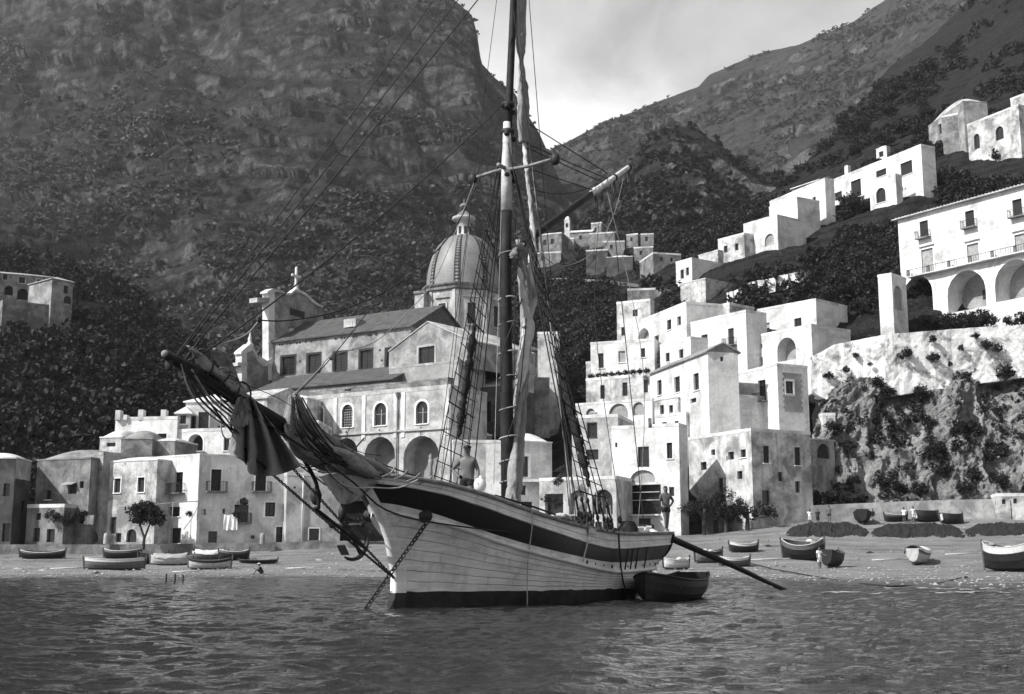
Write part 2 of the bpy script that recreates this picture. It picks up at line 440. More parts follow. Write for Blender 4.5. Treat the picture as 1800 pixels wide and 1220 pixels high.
sheet('far_mountain', M2, rock_far, 340, 220, 40.0, 0.0065, 300, 0.10, 5.2, 0.8, 34.0)
M3 = {900: [(620, 400), (520, 430), (470, 470), (430, 520)],
      1000: [(620, 400), (500, 430), (440, 470), (400, 520)],
      1060: [(620, 400), (480, 430), (400, 470), (338, 530)],
      1105: [(620, 395), (460, 425), (350, 470), (288, 540)],
      1150: [(620, 395), (450, 425), (330, 465), (240, 550)],
      1187: [(620, 390), (440, 420), (320, 460), (220, 555)],
      1232: [(620, 390), (440, 420), (320, 460), (226, 555)],
      1290: [(620, 385), (440, 415), (340, 460), (270, 545)],
      1330: [(620, 380), (440, 410), (360, 460), (300, 535)],
      1400: [(620, 380), (440, 410), (370, 450), (310, 530)],
      1600: [(620, 380), (440, 410), (380, 450), (330, 530)]}
sheet('crag', M3, rock_mid, 240, 180, 18.0, 0.013, 90, 0.25, 8.1, 0.5, 14.0)
R = {900: [(985, 134), (940, 138), (830, 158), (730, 178), (640, 205), (560, 250), (490, 330), (440, 400)],
     1000: [(985, 132), (935, 137), (830, 153), (720, 173), (630, 195), (540, 240), (465, 325), (412, 400)],
     1060: [(985, 131), (930, 136), (820, 150), (710, 168), (620, 187), (530, 230), (455, 320), (400, 395)],
     1130: [(985, 130), (925, 135), (815, 147), (700, 162), (600, 180), (510, 222), (445, 310), (402, 390)],
     1200: [(980, 130), (920, 135), (800, 145), (680, 158), (570, 176), (490, 205), (435, 260), (412, 330)],
     1300: [(975, 130), (915, 136), (790, 144), (670, 154), (560, 168), (470, 190), (410, 230), (378, 300)],
     1400: [(970, 132), (905, 138), (780, 145), (670, 152), (560, 163), (450, 188), (360, 235), (302, 330)],
     1500: [(960, 133), (895, 139), (760, 145), (650, 151), (560, 159), (420, 190), (300, 245), (196, 400)],
     1560: [(960, 133), (895, 139), (745, 144), (640, 150), (555, 157), (400, 188), (270, 248), (122, 425)],
     1640: [(960, 133), (895, 139), (740, 144), (635, 149), (550, 156), (380, 186), (240, 250), (62, 440)],
     1700: [(960, 133), (895, 139), (735, 144), (630, 149), (545, 155), (370, 184), (215, 250), (2, 450)],
     1800: [(960, 133), (890, 139), (720, 143), (615, 148), (530, 153), (350, 180), (180, 245), (-160, 450)],
     2100: [(960, 133), (890, 139), (720, 143), (615, 148), (530, 153), (340, 178), (170, 240), (-240, 450)]}
sheet('hillside', R, rock_near, 300, 260, 2.6, 0.05, 90, 0.6, 2.2, 0.6)
KCL = {1425: [(905, 138.6), (850, 139.0), (800, 140.0), (760, 141.5), (720, 143.5), (690, 146)],
       1470: [(905, 137.0), (850, 137.6), (800, 138.6), (750, 140.0), (710, 142), (672, 146)],
       1560: [(905, 136.8), (850, 137.4), (790, 138.4), (740, 140.2), (705, 142.2), (672, 146)],
       1650: [(905, 136.8), (850, 137.6), (790, 138.6), (730, 140.2), (690, 142), (660, 145.5)],
       1760: [(905, 136.6), (850, 137.2), (780, 138.4), (720, 139.8), (675, 141.5), (640, 145)],
       2000: [(905, 136.6), (850, 137.2), (780, 138.4), (720, 139.8), (670, 141.5), (630, 145)]}
m, nt, b = _mat('cliff_rock'); c = coords(nt); v1 = nz(nt, coords(nt, (1, 1, .16)), 1.1, 9, .72, .5); v2 = nz(nt, c, .22, 8, .68, .7); v3 = nz(nt, c, 4.5, 6, .75)
col = mixc(nt, .5, ramp(nt, v1, [(.34, .06), (.60, .40)]), ramp(nt, v2, [(.36, .08), (.62, .40)])); col = mixc(nt, ramp(nt, nz(nt, c, .34, 9, .72, .8), [(.56, 0), (.62, .92)]), col, .03)
nt.links.new(mixc(nt, .8, col, ramp(nt, v3, [(.3, .45), (.62, 1.2)]), 'MULTIPLY'), b.inputs['Base Color']); b.inputs['Roughness'].default_value = .95; b.inputs['Specular IOR Level'].default_value = .05; bump(nt, b, mixc(nt, .5, v1, v3), 1.0, .6)
sheet('cliff', KCL, m, 260, 190, 3.0, .17, 6, 1.0, 4.4, .45, 3.2)
L = {-500: [(985, 132), (930, 136), (800, 150), (700, 172), (610, 200), (545, 232), (420, 310)],
     0: [(985, 132), (930, 136), (800, 152), (700, 174), (610, 203), (552, 235), (440, 310)],
     130: [(985, 132), (930, 136), (800, 155), (700, 178), (615, 206), (560, 238), (460, 310)],
     200: [(985, 132), (930, 136), (800, 158), (710, 180), (630, 208), (570, 245), (490, 305)],
     300: [(985, 132), (925, 136), (800, 162), (735, 184), (680, 208), (635, 240), (575, 290)],
     400: [(985, 132), (920, 136), (800, 165), (760, 184), (720, 205), (690, 228), (650, 262)],
     480: [(985, 132), (915, 136), (800, 165), (770, 180), (745, 200), (725, 222), (700, 250)],
     760: [(985, 133), (915, 138), (820, 160), (770, 180), (745, 200), (725, 222), (700, 250)],
     960: [(985, 137), (920, 140), (830, 158), (780, 178), (750, 200), (725, 222), (700, 250)]}
sheet('wooded_hill', L, rock_dark, 200, 120, 4.0, 0.04, 60, 0.6, 3.3, 0.8)
# ================================================================ materials for boats
def hullwhite(name, base, dirt):
    m, nt, b = _mat(name)
    c = coords(nt); a = nz(nt, c, 0.9, 8, 0.65, 0.3); f = nz(nt, coords(nt, (0.35, 1.0, 5.0)), 2.2, 6, 0.7)
    run = nz(nt, coords(nt, (3.0, 3.0, 0.25)), 1.4, 6, 0.7)
    col = mixc(nt, ramp(nt, a, [(0.4, 0.0), (0.66, 0.6)]), base, dirt)
    col = mixc(nt, ramp(nt, run, [(0.52, 0.0), (0.70, 0.55)]), col, dirt)
    col = mixc(nt, 0.7, col, ramp(nt, f, [(0.3, 0.62), (0.6, 1.05)]), 'MULTIPLY')
    nt.links.new(col, b.inputs['Base Color']); b.inputs['Roughness'].default_value = 0.6
    bump(nt, b, f, 0.25, 0.02)
    MATS[name] = m; return m
HW = hullwhite('weathered_white_paint', 0.76, 0.34)
HSEAM = plain('plank_seam', 0.24, 0.8, var=.6, scale=1.2)
HBOOT = plain('tarred_boot_top', 0.022, 0.7, var=0.6, scale=3.0)
HBLK = plain('black_paint_band', 0.014, 0.5, var=0.3)
HGREY = plain('faded_black_planks', 0.055, 0.7, var=0.5, scale=4)
WOODP = plain('pale_spar_wood', 0.48, 0.6, var=0.3, scale=5)
WOODD = plain('dark_spar_wood', 0.018, 0.65, spec=0.15, var=0.5, scale=4)
WOODM = plain('weathered_wood', 0.20, 0.8, var=0.4, scale=5)
IRON = plain('dark_iron', 0.018, 0.6, spec=0.3)
ROPE = plain('tarred_rope', 0.022, 0.85, var=0.3)
ROPEP = plain('pale_rope', 0.34, 0.85, var=0.3)
def canvas(name, v):
    m, nt, b = _mat(name)
    c = coords(nt); a = nz(nt, c, 1.4, 7, 0.65, 0.5); w = nz(nt, c, 22, 3, 0.6)
    col = mixc(nt, 0.5, ramp(nt, a, [(0.3, v * 0.6), (0.7, v * 1.3)]), ramp(nt, w, [(0.3, v * 0.8), (0.7, v * 1.15)]))
    nt.links.new(col, b.inputs['Base Color']); b.inputs['Roughness'].default_value = 0.95
    cr_ = nz(nt, coords(nt, (1, 1, .45), 'Object', (.5, .3, .2)), 5.0, 6, .7, 1.5); bump(nt, b, mixc(nt, .6, a, cr_), 0.9, 0.14); MATS[name] = m; return m
CANVD = canvas('grey_brown_canvas', 0.21)
CANVM = canvas('grey_canvas', 0.32)
CANVL = canvas('pale_canvas', 0.58)
# ================================================================ the sailing ship; local frame: x forward, y towards the viewer's side, z up
AFT = Vector((0.454, 0.891, 0)).normalized(); FW = -AFT
STEM = Vector((-2.67, 29.0, 0)); SHIP0 = STEM + AFT * 7.0
SRZ = math.atan2(FW.y, FW.x); SIDE = Vector((-FW.y, FW.x, 0))
ship = thing('sailing_ship', 'white and black two toned wooden sailing coaster anchored with furled sails and tall mast', 'sailing ship', SHIP0, SRZ)
def to_local(w):
    d = w - SHIP0
    return Vector((d.dot(FW), d.dot(SIDE), d.z))
def to_world(l): return SHIP0 + FW * l[0] + SIDE * l[1] + Vector((0, 0, l[2]))
def C(px, py, off=0.0):          # local point on the fore-and-aft plane at a side offset
    return to_local(PPL(px, py, SHIP0 + SIDE * off, SIDE))
def px_m(l): return F / max(1, to_world(l).y)
LS, BM = 14.7, 2.15
_st = [(692, 1066), (696, 1040), (697, 1010), (693, 990), (686, 950), (676, 919), (658, 880), (640, 850)]
STEMP = sorted([(C(*p).z, C(*p).x) for p in _st])
def stem_x(z): return interp(z, [a for a, _ in STEMP], [b for _, b in STEMP])
def half(s, h):                  # half breadth at distance s from the stem, relative height h
    h = max(0.0, min(1.0, h))
    Bt = BM * lerp(0.86, 1.0, min(1, h * 1.3))
    De, e = lerp(6.4, 5.2, h), lerp(1.25, 0.64, min(1, h * 1.25))
    bow = (1 - (1 - min(s / De, 1)) ** 2) ** e if s > 0 else 0
    d = LS - s; Ds, es = lerp(5.5, 2.6, h), lerp(1.9, 0.5, min(1, h * 1.35))
    st = (1 - (1 - min(d / Ds, 1)) ** 2) ** es if d > 0 else 0
    return Bt * bow * st
def raw_pt(s, z, zr, sd=1):
    k = max(0, 1 - s / 6.0)
    return Vector((7.0 - s + (stem_x(z) - 7.0) * k * k, sd * half(s, z / zr), z))
def solve(px, py, zr_of, sd=1):      # the hull point seen at a pixel
    best = None
    for s in np.linspace(0.02, LS - 1.0, 420):
        zr = zr_of(s); z = 1.8
        for _ in range(4):
            w = to_world(raw_pt(s, z, zr, sd)); dy = pix(w)[1] - py; z += dy / F * w.y
        e = abs(pix(to_world(raw_pt(s, z, zr, sd)))[0] - px)
        if best is None or e < best[0]: best = (e, s, z)
    return best[1], best[2]
def fit(pts, zr_of, zend):
    out = sorted(solve(px, py, zr_of) for px, py in pts)
    s0, z0 = out[0]; s1, z1 = out[min(2, len(out) - 1)]
    out.insert(0, (0.0, z0 + (z0 - z1) / max(0.3, s1 - s0) * s0 * 0.7))
    out.append((LS, zend))
    return out
zr0 = lambda s: lerp(2.95, 1.98, min(1, s / 13.0))
def zl(tab, s): return interp(s, [a for a, _ in tab], [b for _, b in tab])
RAIL = fit([(700, 838), (749, 846), (780, 851), (820, 861), (858, 873), (905, 893), (950, 908), (1010, 925), (1060, 935), (1100, 941)], zr0, 1.99)
zr1 = lambda s: zl(RAIL, s)
SHI = fit([(700, 851), (740, 858), (791, 870), (830, 887), (878, 902), (905, 911), (950, 929), (1028, 954), (1079, 966)], zr1, 1.69)
SLO = fit([(700, 882), (740, 896), (791, 915), (830, 926), (878, 944), (918, 955), (970, 968), (1028, 981), (1077, 990)], zr1, 1.24)
STK = fit([(706, 902), (745, 911), (784, 921), (835, 938), (870, 953), (918, 967), (970, 981), (1028, 995), (1079, 1006)], zr1, 0.95)
def zl_(tab, s): return interp(s, [a for a, _ in tab], [b for _, b in tab])
def smz(tab, s): return (zl(tab, s - 0.8) + zl(tab, s) * 2 + zl(tab, s + 0.8)) / 4
def hullpt(s, z, sd=1, out=0.0):
    zr = smz(RAIL, s); b = half(s, z / zr)
    k = max(0, 1 - s / 6.0)
    x = 7.0 - s + (stem_x(z) - 7.0) * k * k
    return Vector((x, sd * (b + out), z))
S_ = list(np.concatenate([np.linspace(0, 1, 14) ** 1.8 * 3.0, np.linspace(3.3, LS - 2.8, 40), LS - (np.linspace(1, 0, 16) ** 1.8) * 2.5]))
def boot(s): return 0.38 - 0.006 * s + 0.035 * mnoise.noise(Vector((s * 2.3, 1, 0))) + 0.02 * mnoise.noise(Vector((s * 7, 4, 0)))
lower = [0.0, 0.16, 0.33, 0.50, 0.67, 0.84, 1.0]
SEAM = 0.016
def levels(s):
    zk, zlo, zhi, zr = smz(STK, s), smz(SLO, s), smz(SHI, s), smz(RAIL, s)
    b = boot(s); L_ = [(-0.55, 0), (0.0, 0), (b, 1)]
    for i in range(1, 8):
        z = lerp(b, zk, i / 7.0)
        L_ += [(z - SEAM, 2), (z, 1)]
    L_ += [(zlo, 3), (lerp(zlo, zhi, 0.5), 3), (zhi, 1), (lerp(zhi, zr, 0.5), 2), (lerp(zhi, zr, 0.5) + SEAM, 1), (zr, 1)]
    return L_
hm_ = MB(); hm_.smooth = True
for sd in (1, -1):
    rows = []
    for s in S_:
        rows.append([hullpt(s, z, sd) if z >= 0 else Vector((hullpt(s, 0, sd).x, hullpt(s, 0, sd).y * 0.7, z)) for z, _ in levels(s)])
    nc = len(rows[0])
    for i in range(len(S_) - 1):
        lv = levels(S_[i])
        for j in range(nc - 1):
            mi = lv[j][1]
            if mi == 3: mi = 3 if S_[i] < 8.7 else 4
            hm_.cur = mi
            q = [rows[i][j], rows[i+1][j], rows[i+1][j+1], rows[i][j+1]]
            hm_.add(q if sd == 1 else q[::-1], [(0, 1, 2, 3)])
hm_.cur = 1
def inner(s, dz, sd):
    z = smz(RAIL, s) - dz; p = hullpt(s, z, sd); y = max(0.004, min(abs(hullpt(s, z + min(dz, 0.3), sd).y), abs(p.y)) - 0.13)
    return Vector((p.x - 0.1 * max(0, 1 - s), sd * y, z))
S2 = [s for s in S_ if 0.25 < s < LS - 0.1]
for sd in (1, -1): hm_.grid([[inner(s, 0.0, sd) for s in S2], [inner(s, 0.3, sd) for s in S2], [inner(s, 0.62, sd) for s in S2]])
hull = hm_.build('hull', [HBOOT, HW, HSEAM, HBLK, HGREY], ship)
import bmesh as _b
bm_ = _b.new(); bm_.from_mesh(hull.data); _b.ops.remove_doubles(bm_, verts=bm_.verts, dist=0.0015); bm_.to_mesh(hull.data); bm_.free()
dk = MB(); dk.grid([[inner(s, 0.60, 1) for s in S2], [Vector((inner(s, 0.6, 1).x, 0, smz(RAIL, s) - 0.55)) for s in S2], [inner(s, 0.60, -1) for s in S2]])
dk.build('deck', WOODM, ship)
def sweep(fz, out, w, hgt, sd, s0=0.15, s1=LS - 0.02, n=90):
    m = MB(); rows = []
    for s in np.linspace(0, 1, n):
        s = s0 + (s1 - s0) * (0.5 - 0.5 * math.cos(PI * s)); z = fz(s); p = hullpt(s, z, sd)
        y = Vector((0, sd, 0)); u = Vector((0, 0, 1))
        rows.append([p + y * (out - w) - u * hgt / 2, p + y * out - u * hgt / 2 * 0.8, p + y * (out + 0.012), p + y * out + u * hgt / 2 * 0.8, p + y * (out - w) + u * hgt / 2])
    m.grid(rows); return m
for sd in (1, -1):
    sweep(lambda s: smz(RAIL, s) + 0.03, 0.06, 0.26, 0.11, sd).build('cap_rail', WOODM, ship)
    sweep(lambda s: smz(STK, s), 0.075, 0.12, 0.10, sd).build('rubbing_strake', HW, ship)
    sweep(lambda s: smz(SHI, s) + 0.015, 0.035, 0.08, 0.05, sd).build('moulding', HW, ship)
# stem post
sm = MB(); prof = []
for z in np.linspace(-0.5, 2.92, 26):
    x = stem_x(max(z, -0.1)); prof.append((x, z))
rows = [[Vector((x - 0.22, -0.15, z)), Vector((x + 0.06, -0.10, z)), Vector((x + 0.13, -0.075, z)), Vector((x + 0.13, 0.075, z)), Vector((x + 0.06, 0.10, z)), Vector((x - 0.22, 0.15, z))] for x, z in prof]
sm.grid(rows, True); sm.poly(rows[-1]); st_ = sm.build('stem_post', HW, ship)
fm = MB(); rows = [[Vector((stem_x(max(z, -0.1)) - 0.23, -0.165, z)), Vector((stem_x(max(z, -0.1)) + 0.145, -0.085, z)), Vector((stem_x(max(z, -0.1)) + 0.145, 0.085, z)), Vector((stem_x(max(z, -0.1)) - 0.23, 0.165, z))] for z in np.linspace(-0.5, 0.36, 6)]
fm.grid(rows, False); fm.poly(rows[-1]); fm.build('forefoot_plate', HBOOT, st_)
# freeing ports along the pale strip
for i, s in enumerate(list(np.linspace(6.2, 13.2, 13))):
    z = lerp(smz(STK, s), smz(SLO, s), 0.55); p = hullpt(s, z, 1)
    m = MB(); m.ball((p.x, p.y + 0.005, p.z), 0.035 if i % 3 else 0.055, 8, (1.3, 0.3, 1)); m.build('scupper', IRON, ship)
for s in (8.9, 9.3, 9.7, 10.4):     # dark water runs under the scuppers: iron chain plates on the aft planks
    a, b_ = hullpt(s, smz(SHI, s) - 0.02, 1, 0.012), hullpt(s, smz(STK, s) + 0.05, 1, 0.02)
    m = MB(); m.tube([a, b_], 0.022, 6); m.build('chain_plate', IRON, ship)
# hawse holes and anchor gear
def hawse(l, sd):
    m = MB(); M = Matrix.Rotation(-sd * PI / 2, 3, 'X') @ Matrix.Diagonal((1.1, 0.9, 1))
    m.lathe(l, [(0.07, -0.03), (0.075, 0.05), (0.12, 0.09), (0.165, 0.06), (0.17, -0.05)], 16, M)
    m.ball(l + Vector((.03, sd * .06, 0)), .15, 10, (1, .9, 1)); h = m.build('hawse_pipe', IRON, ship)
def hull_at(px, py, sd=1):
    s, z = solve(px, py, lambda q: smz(RAIL, q), sd); return hullpt(s, z, sd)
HP = hull_at(748, 907); hawse(HP, 1)
hawse(hullpt(1.0, HP.z + 0.05, -1), -1)
def chain(name, a, b, sag, link=0.13, r=0.014, parent=ship):
    a, b = Vector(a), Vector(b); n = max(4, int((b - a).length / (link * 0.78))); m = MB()
    pts = [a.lerp(b, i / n) - Vector((0, 0, sag * 4 * (i / n) * (1 - i / n))) for i in range(n + 1)]
    for i in range(n):
        c = (pts[i] + pts[i+1]) / 2; t = (pts[i+1] - pts[i]).normalized()
        q = t.cross(Vector((0, 1, 0.3))).normalized(); w = t.cross(q)
        if i % 2: q, w = w, q
        ring = [c + t * (math.cos(2*PI*k/10) * link * 0.56) + q * (math.sin(2*PI*k/10) * link * 0.33) for k in range(11)]
        m.tube(ring, r, 5, False)
    return m.build(name, IRON, parent)
chain('anchor_chain', HP + Vector((0.12, 0.22, -0.03)), to_local(PZ(640, 1074, -0.03)), 0.0, 0.14, 0.018)
hs2 = hullpt(1.0, HP.z + 0.05, -1)
# anchor stowed on the far bow
an = thing('anchor', None, None) if False else None
def anchor():
    c = C(606, 915, -0.75); m = MB()
    d = Vector((-0.55, 0.1, -0.78)).normalized()
    a0, a1 = c, c + d * 0.95
    m.tube([a0, a1], 0.045, 8); s_ = Vector((0.2, 0.9, 0)).normalized()
    m.tube([a0 + d*0.12 - s_ * 0.5, a0 + d*0.12 + s_ * 0.5], 0.04, 8)
    m.ball(a0 + d*0.12 - s_ * 0.5, 0.07); m.ball(a0 + d*0.12 + s_ * 0.5, 0.07)
    q = d.cross(s_).normalized()
    arm = [a1 + q * (math.sin(t) * 0.5) - d * (0.5 - 0.5 * math.cos(t)) for t in np.linspace(-1.1, 1.1, 11)]
    m.tube(arm, [0.02, 0.035, 0.04, 0.045, 0.05, 0.055, 0.05, 0.045, 0.04, 0.035, 0.02], 8)
    for e, f_ in ((arm[1], 1), (arm[-2], -1)):
        m.obox(e - s_ * 0.12 - d * 0.12, s_ * 0.24, -d * 0.26, q * 0.03)
    ring = [a0 - d * 0.1 + d * (math.cos(t) * 0.1) + q * (math.sin(t) * 0.1) for t in np.linspace(0, 2 * PI, 13)]
    m.tube(ring, 0.02, 6, False)
    m.build('anchor', IRON, ship)
    chain('anchor_chain', hs2 + Vector((0, -0.1, 0)), a0 - d * 0.15, 0.12, 0.15, 0.018)
anchor()
# ---------------------------------------------------------------- spars
def rope(name, pts, r=0.012, mat=ROPE, sag=0.0, n=14, parent=ship):
    pts = [C(*p) if not isinstance(p, Vector) else p for p in pts]
    if len(pts) == 2:
        a, b = pts; pts = [a.lerp(b, i / n) - Vector((0, 0, sag * 4 * (i / n) * (1 - i / n))) for i in range(n + 1)]
    else:
        o = []; q = [pts[0]] + pts + [pts[-1]]
        for i in range(1, len(q) - 2):
            for t in np.linspace(0, 1, 7)[:-1]:
                o.append(catmull(t, q[i-1], q[i], q[i+1], q[i+2]))
        pts = o + [q[-1]]
    m = MB(); m.tube(pts, r, 6); return m.build(name, mat, parent)
mast_lo, mast_hd = C(893, 900), C(890, 372)
MB_ = MB(); pts = [C(893, 905), C(892, 800), C(889.5, 600), C(889, 450), C(890.5, 370)]
MB_.tube(pts, [0.185, 0.18, 0.17, 0.158, 0.15], 16); mast = MB_.build('mast', WOODD, ship)
m = MB(); m.tube([C(890.5, 371), C(890.5, 300), C(891, 240), C(891, 215)], [0.165, 0.15, 0.12, 0.1], 14); m.build('masthead', WOODP, mast)
m = MB(); m.tube([C(893, 240), C(895, 180), C(899, 90), C(903, -10), C(908, -150), C(911, -260)], [0.115, 0.11, 0.105, 0.095, 0.08, 0.05], 12); m.build('topmast', WOODD, mast)
for y in (185, 232, 305):
    m = MB(); c_ = C(893, y); m.lathe(c_, [(0.12, -0.06), (0.19, -0.06), (0.19, 0.06), (0.12, 0.06)], 14); m.ball(c_ + Vector((0.17, 0.05, -0.1)), 0.09, 8); m.ball(c_ + Vector((-0.12, 0.12, -0.2)), 0.08, 8); m.build('mast_band', IRON, mast)
for i, y in enumerate((446, 526, 568, 620, 664, 718, 769, 812, 845)):    # mast hoops
    c_ = C(889.8 + (y - 446) * 0.006, y); r = 0.245; tl = 0.12 * math.sin(i * 2.1)
    ring = [c_ + Vector((math.cos(t) * r - 0.07, math.sin(t) * r, math.cos(t) * tl * r + math.sin(t) * 0.05)) for t in np.linspace(0, 2 * PI, 21)]
    m = MB(); m.tube(ring, 0.021, 6, False); m.build('mast_hoop', ROPEP if i in (1, 3, 6) else WOODM, mast)
# crosstrees with blocks
ct = MB(); c0 = C(889, 297)
aL, aR = c0 + Vector((0.1, -1.0, -0.16)), c0 + Vector((-0.12, 1.48, 0.12))
ct.tube([aL, c0 + Vector((0.05, -0.4, -0.05)), c0 + Vector((0, 0, 0.02))], 0.052, 8); ct.tube([c0 + Vector((0, 0, -0.03)), c0 + Vector((-0.06, 0.7, 0.0)), aR], 0.052, 8)
ct.tube([c0 + Vector((0.45, 0.0, 0)), c0 + Vector((-0.5, 0, 0.02))], 0.06, 8); ctree = ct.build('crosstree', WOODM, mast)
for e in (aL, aR):
    m = MB(); m.ball(e - Vector((0, 0, 0.02)), 0.17, 10, (0.7, 0.85, 1.05)); m.build('block', IRON, ctree)
# gaff
ga, gb = C(903, 440), C(1106, 293)
m = MB(); m.tube([ga.lerp(gb, t) for t in (0, 0.25, 0.5, 0.62)], [0.1, 0.115, 0.115, 0.11], 12); gaff = m.build('gaff', WOODD, ship)
m = MB(); m.tube([ga.lerp(gb, t) for t in (0.615, 0.8, 0.985, 1.0)], [0.112, 0.10, 0.085, 0.06], 12); m.build('gaff_end', WOODP, gaff)
for t in (0.66, 0.84, 0.99):
    c_ = ga.lerp(gb, t); ax = (gb - ga).normalized(); M = ax.to_track_quat('Z', 'Y').to_matrix()
    m = MB(); m.lathe(c_, [(0.10, -0.05), (0.135, -0.04), (0.135, 0.04), (0.10, 0.05)], 12, M); m.build('gaff_band', WOODP if t < 0.7 else IRON, gaff)
    for dx in (-0.16, 0.12):
        rope('hanging_lashing', [c_ - Vector((0, 0, 0.08)), c_ + Vector((dx, 0.03, -0.6 - 0.25 * abs(dx)))], 0.024, IRON, 0.0, parent=gaff)
# bowsprit
ba, bb_ = C(672, 858), C(290, 622)
m = MB(); m.tube([ba.lerp(bb_, t) for t in (0, 0.3, 0.6, 0.9, 1.0)], [0.2, 0.195, 0.165, 0.11, 0.085], 14); bsp = m.build('bowsprit', WOODD, ship)
m = MB(); m.ball(bb_ + Vector((0.0, 0, 0.0)), 0.07, 8); m.build('spar_cap', WOODM, bsp)
m = MB(); q = C(297, 641); m.ball(q, 0.1, 8, (0.6, 0.9, 1.25)); m.build('block', IRON, bsp)
for t in (0.45, 0.72, 0.9):
    c_ = ba.lerp(bb_, t); ax = (bb_ - ba).normalized(); M = ax.to_track_quat('Z', 'Y').to_matrix()
    m = MB(); m.lathe(c_, [(0.10, -0.07), (0.215 - 0.1 * t, -0.06), (0.215 - 0.1 * t, 0.06), (0.1, 0.07)], 12, M); m.build('spar_band', IRON, bsp)
# dolphin striker under the bowsprit and the dark bow irons
rope('dolphin_striker', [(500, 745), (530, 800), (556, 850), (560, 895)], 0.045, WOODD)
rope('bumpkin', [C(553, 893, -0.3), C(640, 962, -0.3)], 0.04, WOODD)
for q_, r_ in ((C(602, 902, -0.3), 0.13), (C(555, 872, -0.1), 0.15)):
    m = MB(); m.ball(q_, r_, 9, (0.8, .8, 1.3)); m.build('iron_fitting', IRON, ship)
# ---------------------------------------------------------------- standing and running rigging
ST = C(696, 1019); 
chain('bobstay_chain', ST, C(505, 812, -0.1), 0.03, 0.085, 0.011); rope('bobstay', [C(505, 812, -0.1), C(330, 645)], 0.018)
chain('bobstay_chain', ST, C(430, 790, 0.25), 0.03, 0.085, 0.011); rope('bobstay', [C(430, 790, 0.25), C(318, 640, 0.05)], 0.016)
rope('bowsprit_shroud', [hullpt(2.6, 1.75, 1, 0.03), C(700, 905, 0.9), C(600, 832, 0.5), C(330, 650, 0.1)], 0.02)
rope('bowsprit_shroud', [hullpt(2.6, 1.75, -1, 0.03), C(420, 735, -0.3), C(315, 640, -0.05)], 0.016)
for (a, b_, sg, r) in (((335, 592), (743, 25), 0.05, 0.012), ((345, 586), (797, 8), 0.05, 0.014), ((352, 596), (836, 0), 0.10, 0.016), ((372, 612), (886, 181), 0.25, 0.017)):
    A, B_ = C(*a), C(*b_)
    if b_[1] < 100: B_ = A + (B_ - A) * 1.35
    rope('forestay', [A, B_], r, ROPE, sg)
    rope('stay_end', [A, C(a[0] - 28 if a[0] < 360 else 330, a[1] + 38 if a[0] < 360 else 636)], 0.02, ROPE)
rope('slack_line', [(456, 563), (510, 563), (600, 545), (700, 498), (790, 415), (845, 310)], 0.016)
rope('slack_line', [(456, 563), (430, 590), (380, 608)], 0.016, WOODM)
rope('slack_line', [(515, 695), (560, 650), (585, 625), (660, 600), (720, 545), (770, 480), (833, 322)], 0.011, WOODM)
rope('slack_line', [(517, 697), (590, 620), (700, 480), (770, 400), (833, 318)], 0.011, ROPE)
m = MB(); m.ball(C(583, 627), 0.085, 8, (1, .7, 1)); m.build('block', WOODM, ship)
m = MB(); m.ball(C(455, 563), 0.06, 8); m.build('block', IRON, ship)
# shrouds: fans from the masthead to the rails; ratlines across
def fan(sd, tops, bots, thick):
    shr = []
    for i, (t_, b_) in enumerate(zip(tops, bots)):
        A = C(*t_, 0.08 * sd); s = b_; B_ = hullpt(s, smz(RAIL, s) + 0.35, sd, 0.0)
        rope('shroud', [A, B_], 0.017 if i != thick else 0.02, ROPE, 0.0)
        shr.append((A, B_))
        lo = hullpt(s, smz(STK, s) + 0.1, sd, 0.09); rl = hullpt(s, smz(RAIL, s) + 0.02, sd, 0.10)
        dd = (A - B_).normalized(); u_ = B_ + dd * 0.42
        m = MB()
        for q in (B_, u_): m.ball(q, 0.085, 8, (1, 0.5, 1))
        for k in (-1, 0, 1): m.tube([B_ + Vector((k * 0.045, 0.0, 0)), u_ + Vector((k * 0.045, 0, 0))], 0.012, 5)
        m.tube([B_, rl], 0.018, 5)
        m.build('deadeye', IRON, ship)
    return shr
Lf = fan(-1, [(884, 250)] * 2 + [(886, 262)] * 2 + [(888, 285)] * 2, [5.0, 5.45, 5.9, 6.35, 6.8, 7.35], 5)
Rf = fan(1, [(893, 250)] * 2 + [(895, 262)] * 2 + [(896, 285)] * 2, [5.5, 5.9, 6.3, 6.75, 7.2, 7.7], 0)
def ratlines(fn, i0, i1, t0, t1, n):
    for k in range(n):
        t = lerp(t0, t1, k / (n - 1)); a = fn[i0][1].lerp(fn[i0][0], t); b_ = fn[i1][1].lerp(fn[i1][0], t)
        e = (a - b_).normalized() * 0.05; j = Vector((0, 0, random.uniform(-0.05, 0.05)))
        m = MB(); m.tube([a + e, (a + b_) / 2 - Vector((0, 0, 0.02)), b_ - e + j], 0.02 if k % 6 == 0 else 0.014, 6)
        m.build('ratline', WOODD, ship)
ratlines(Lf, 0, 4, 0.06, 0.80, 20); ratlines(Rf, 1, 5, 0.06, 0.80, 20)
def baggy(a, b_, r):
    m = MB(); n = 46; pts = []; rr = []
    for i in range(n):
        t = i / (n - 1); pts.append(a.lerp(b_, t) + Vector((random.uniform(-.015, .015), random.uniform(-.015, .015), 0)))
        rr.append(r * (0.62 + 0.5 * random.random()) * (0.35 + 0.65 * min(1, 6 * t, 6 * (1 - t))))
    m.tube(pts, rr, 8)
    for i in range(260):
        t = random.random(); p = a.lerp(b_, t); d = Vector((random.gauss(0, 1), random.gauss(0, 1), random.gauss(-0.4, 1))).normalized()
        q = p + d * r * random.uniform(0.8, 1.35); w = d.cross(Vector((0.3, 0.4, 1))).normalized() * 0.02
        m.add([p - w, p + w, q], [(0, 1, 2)])
    m.build('chafing_gear', ROPE, ship)
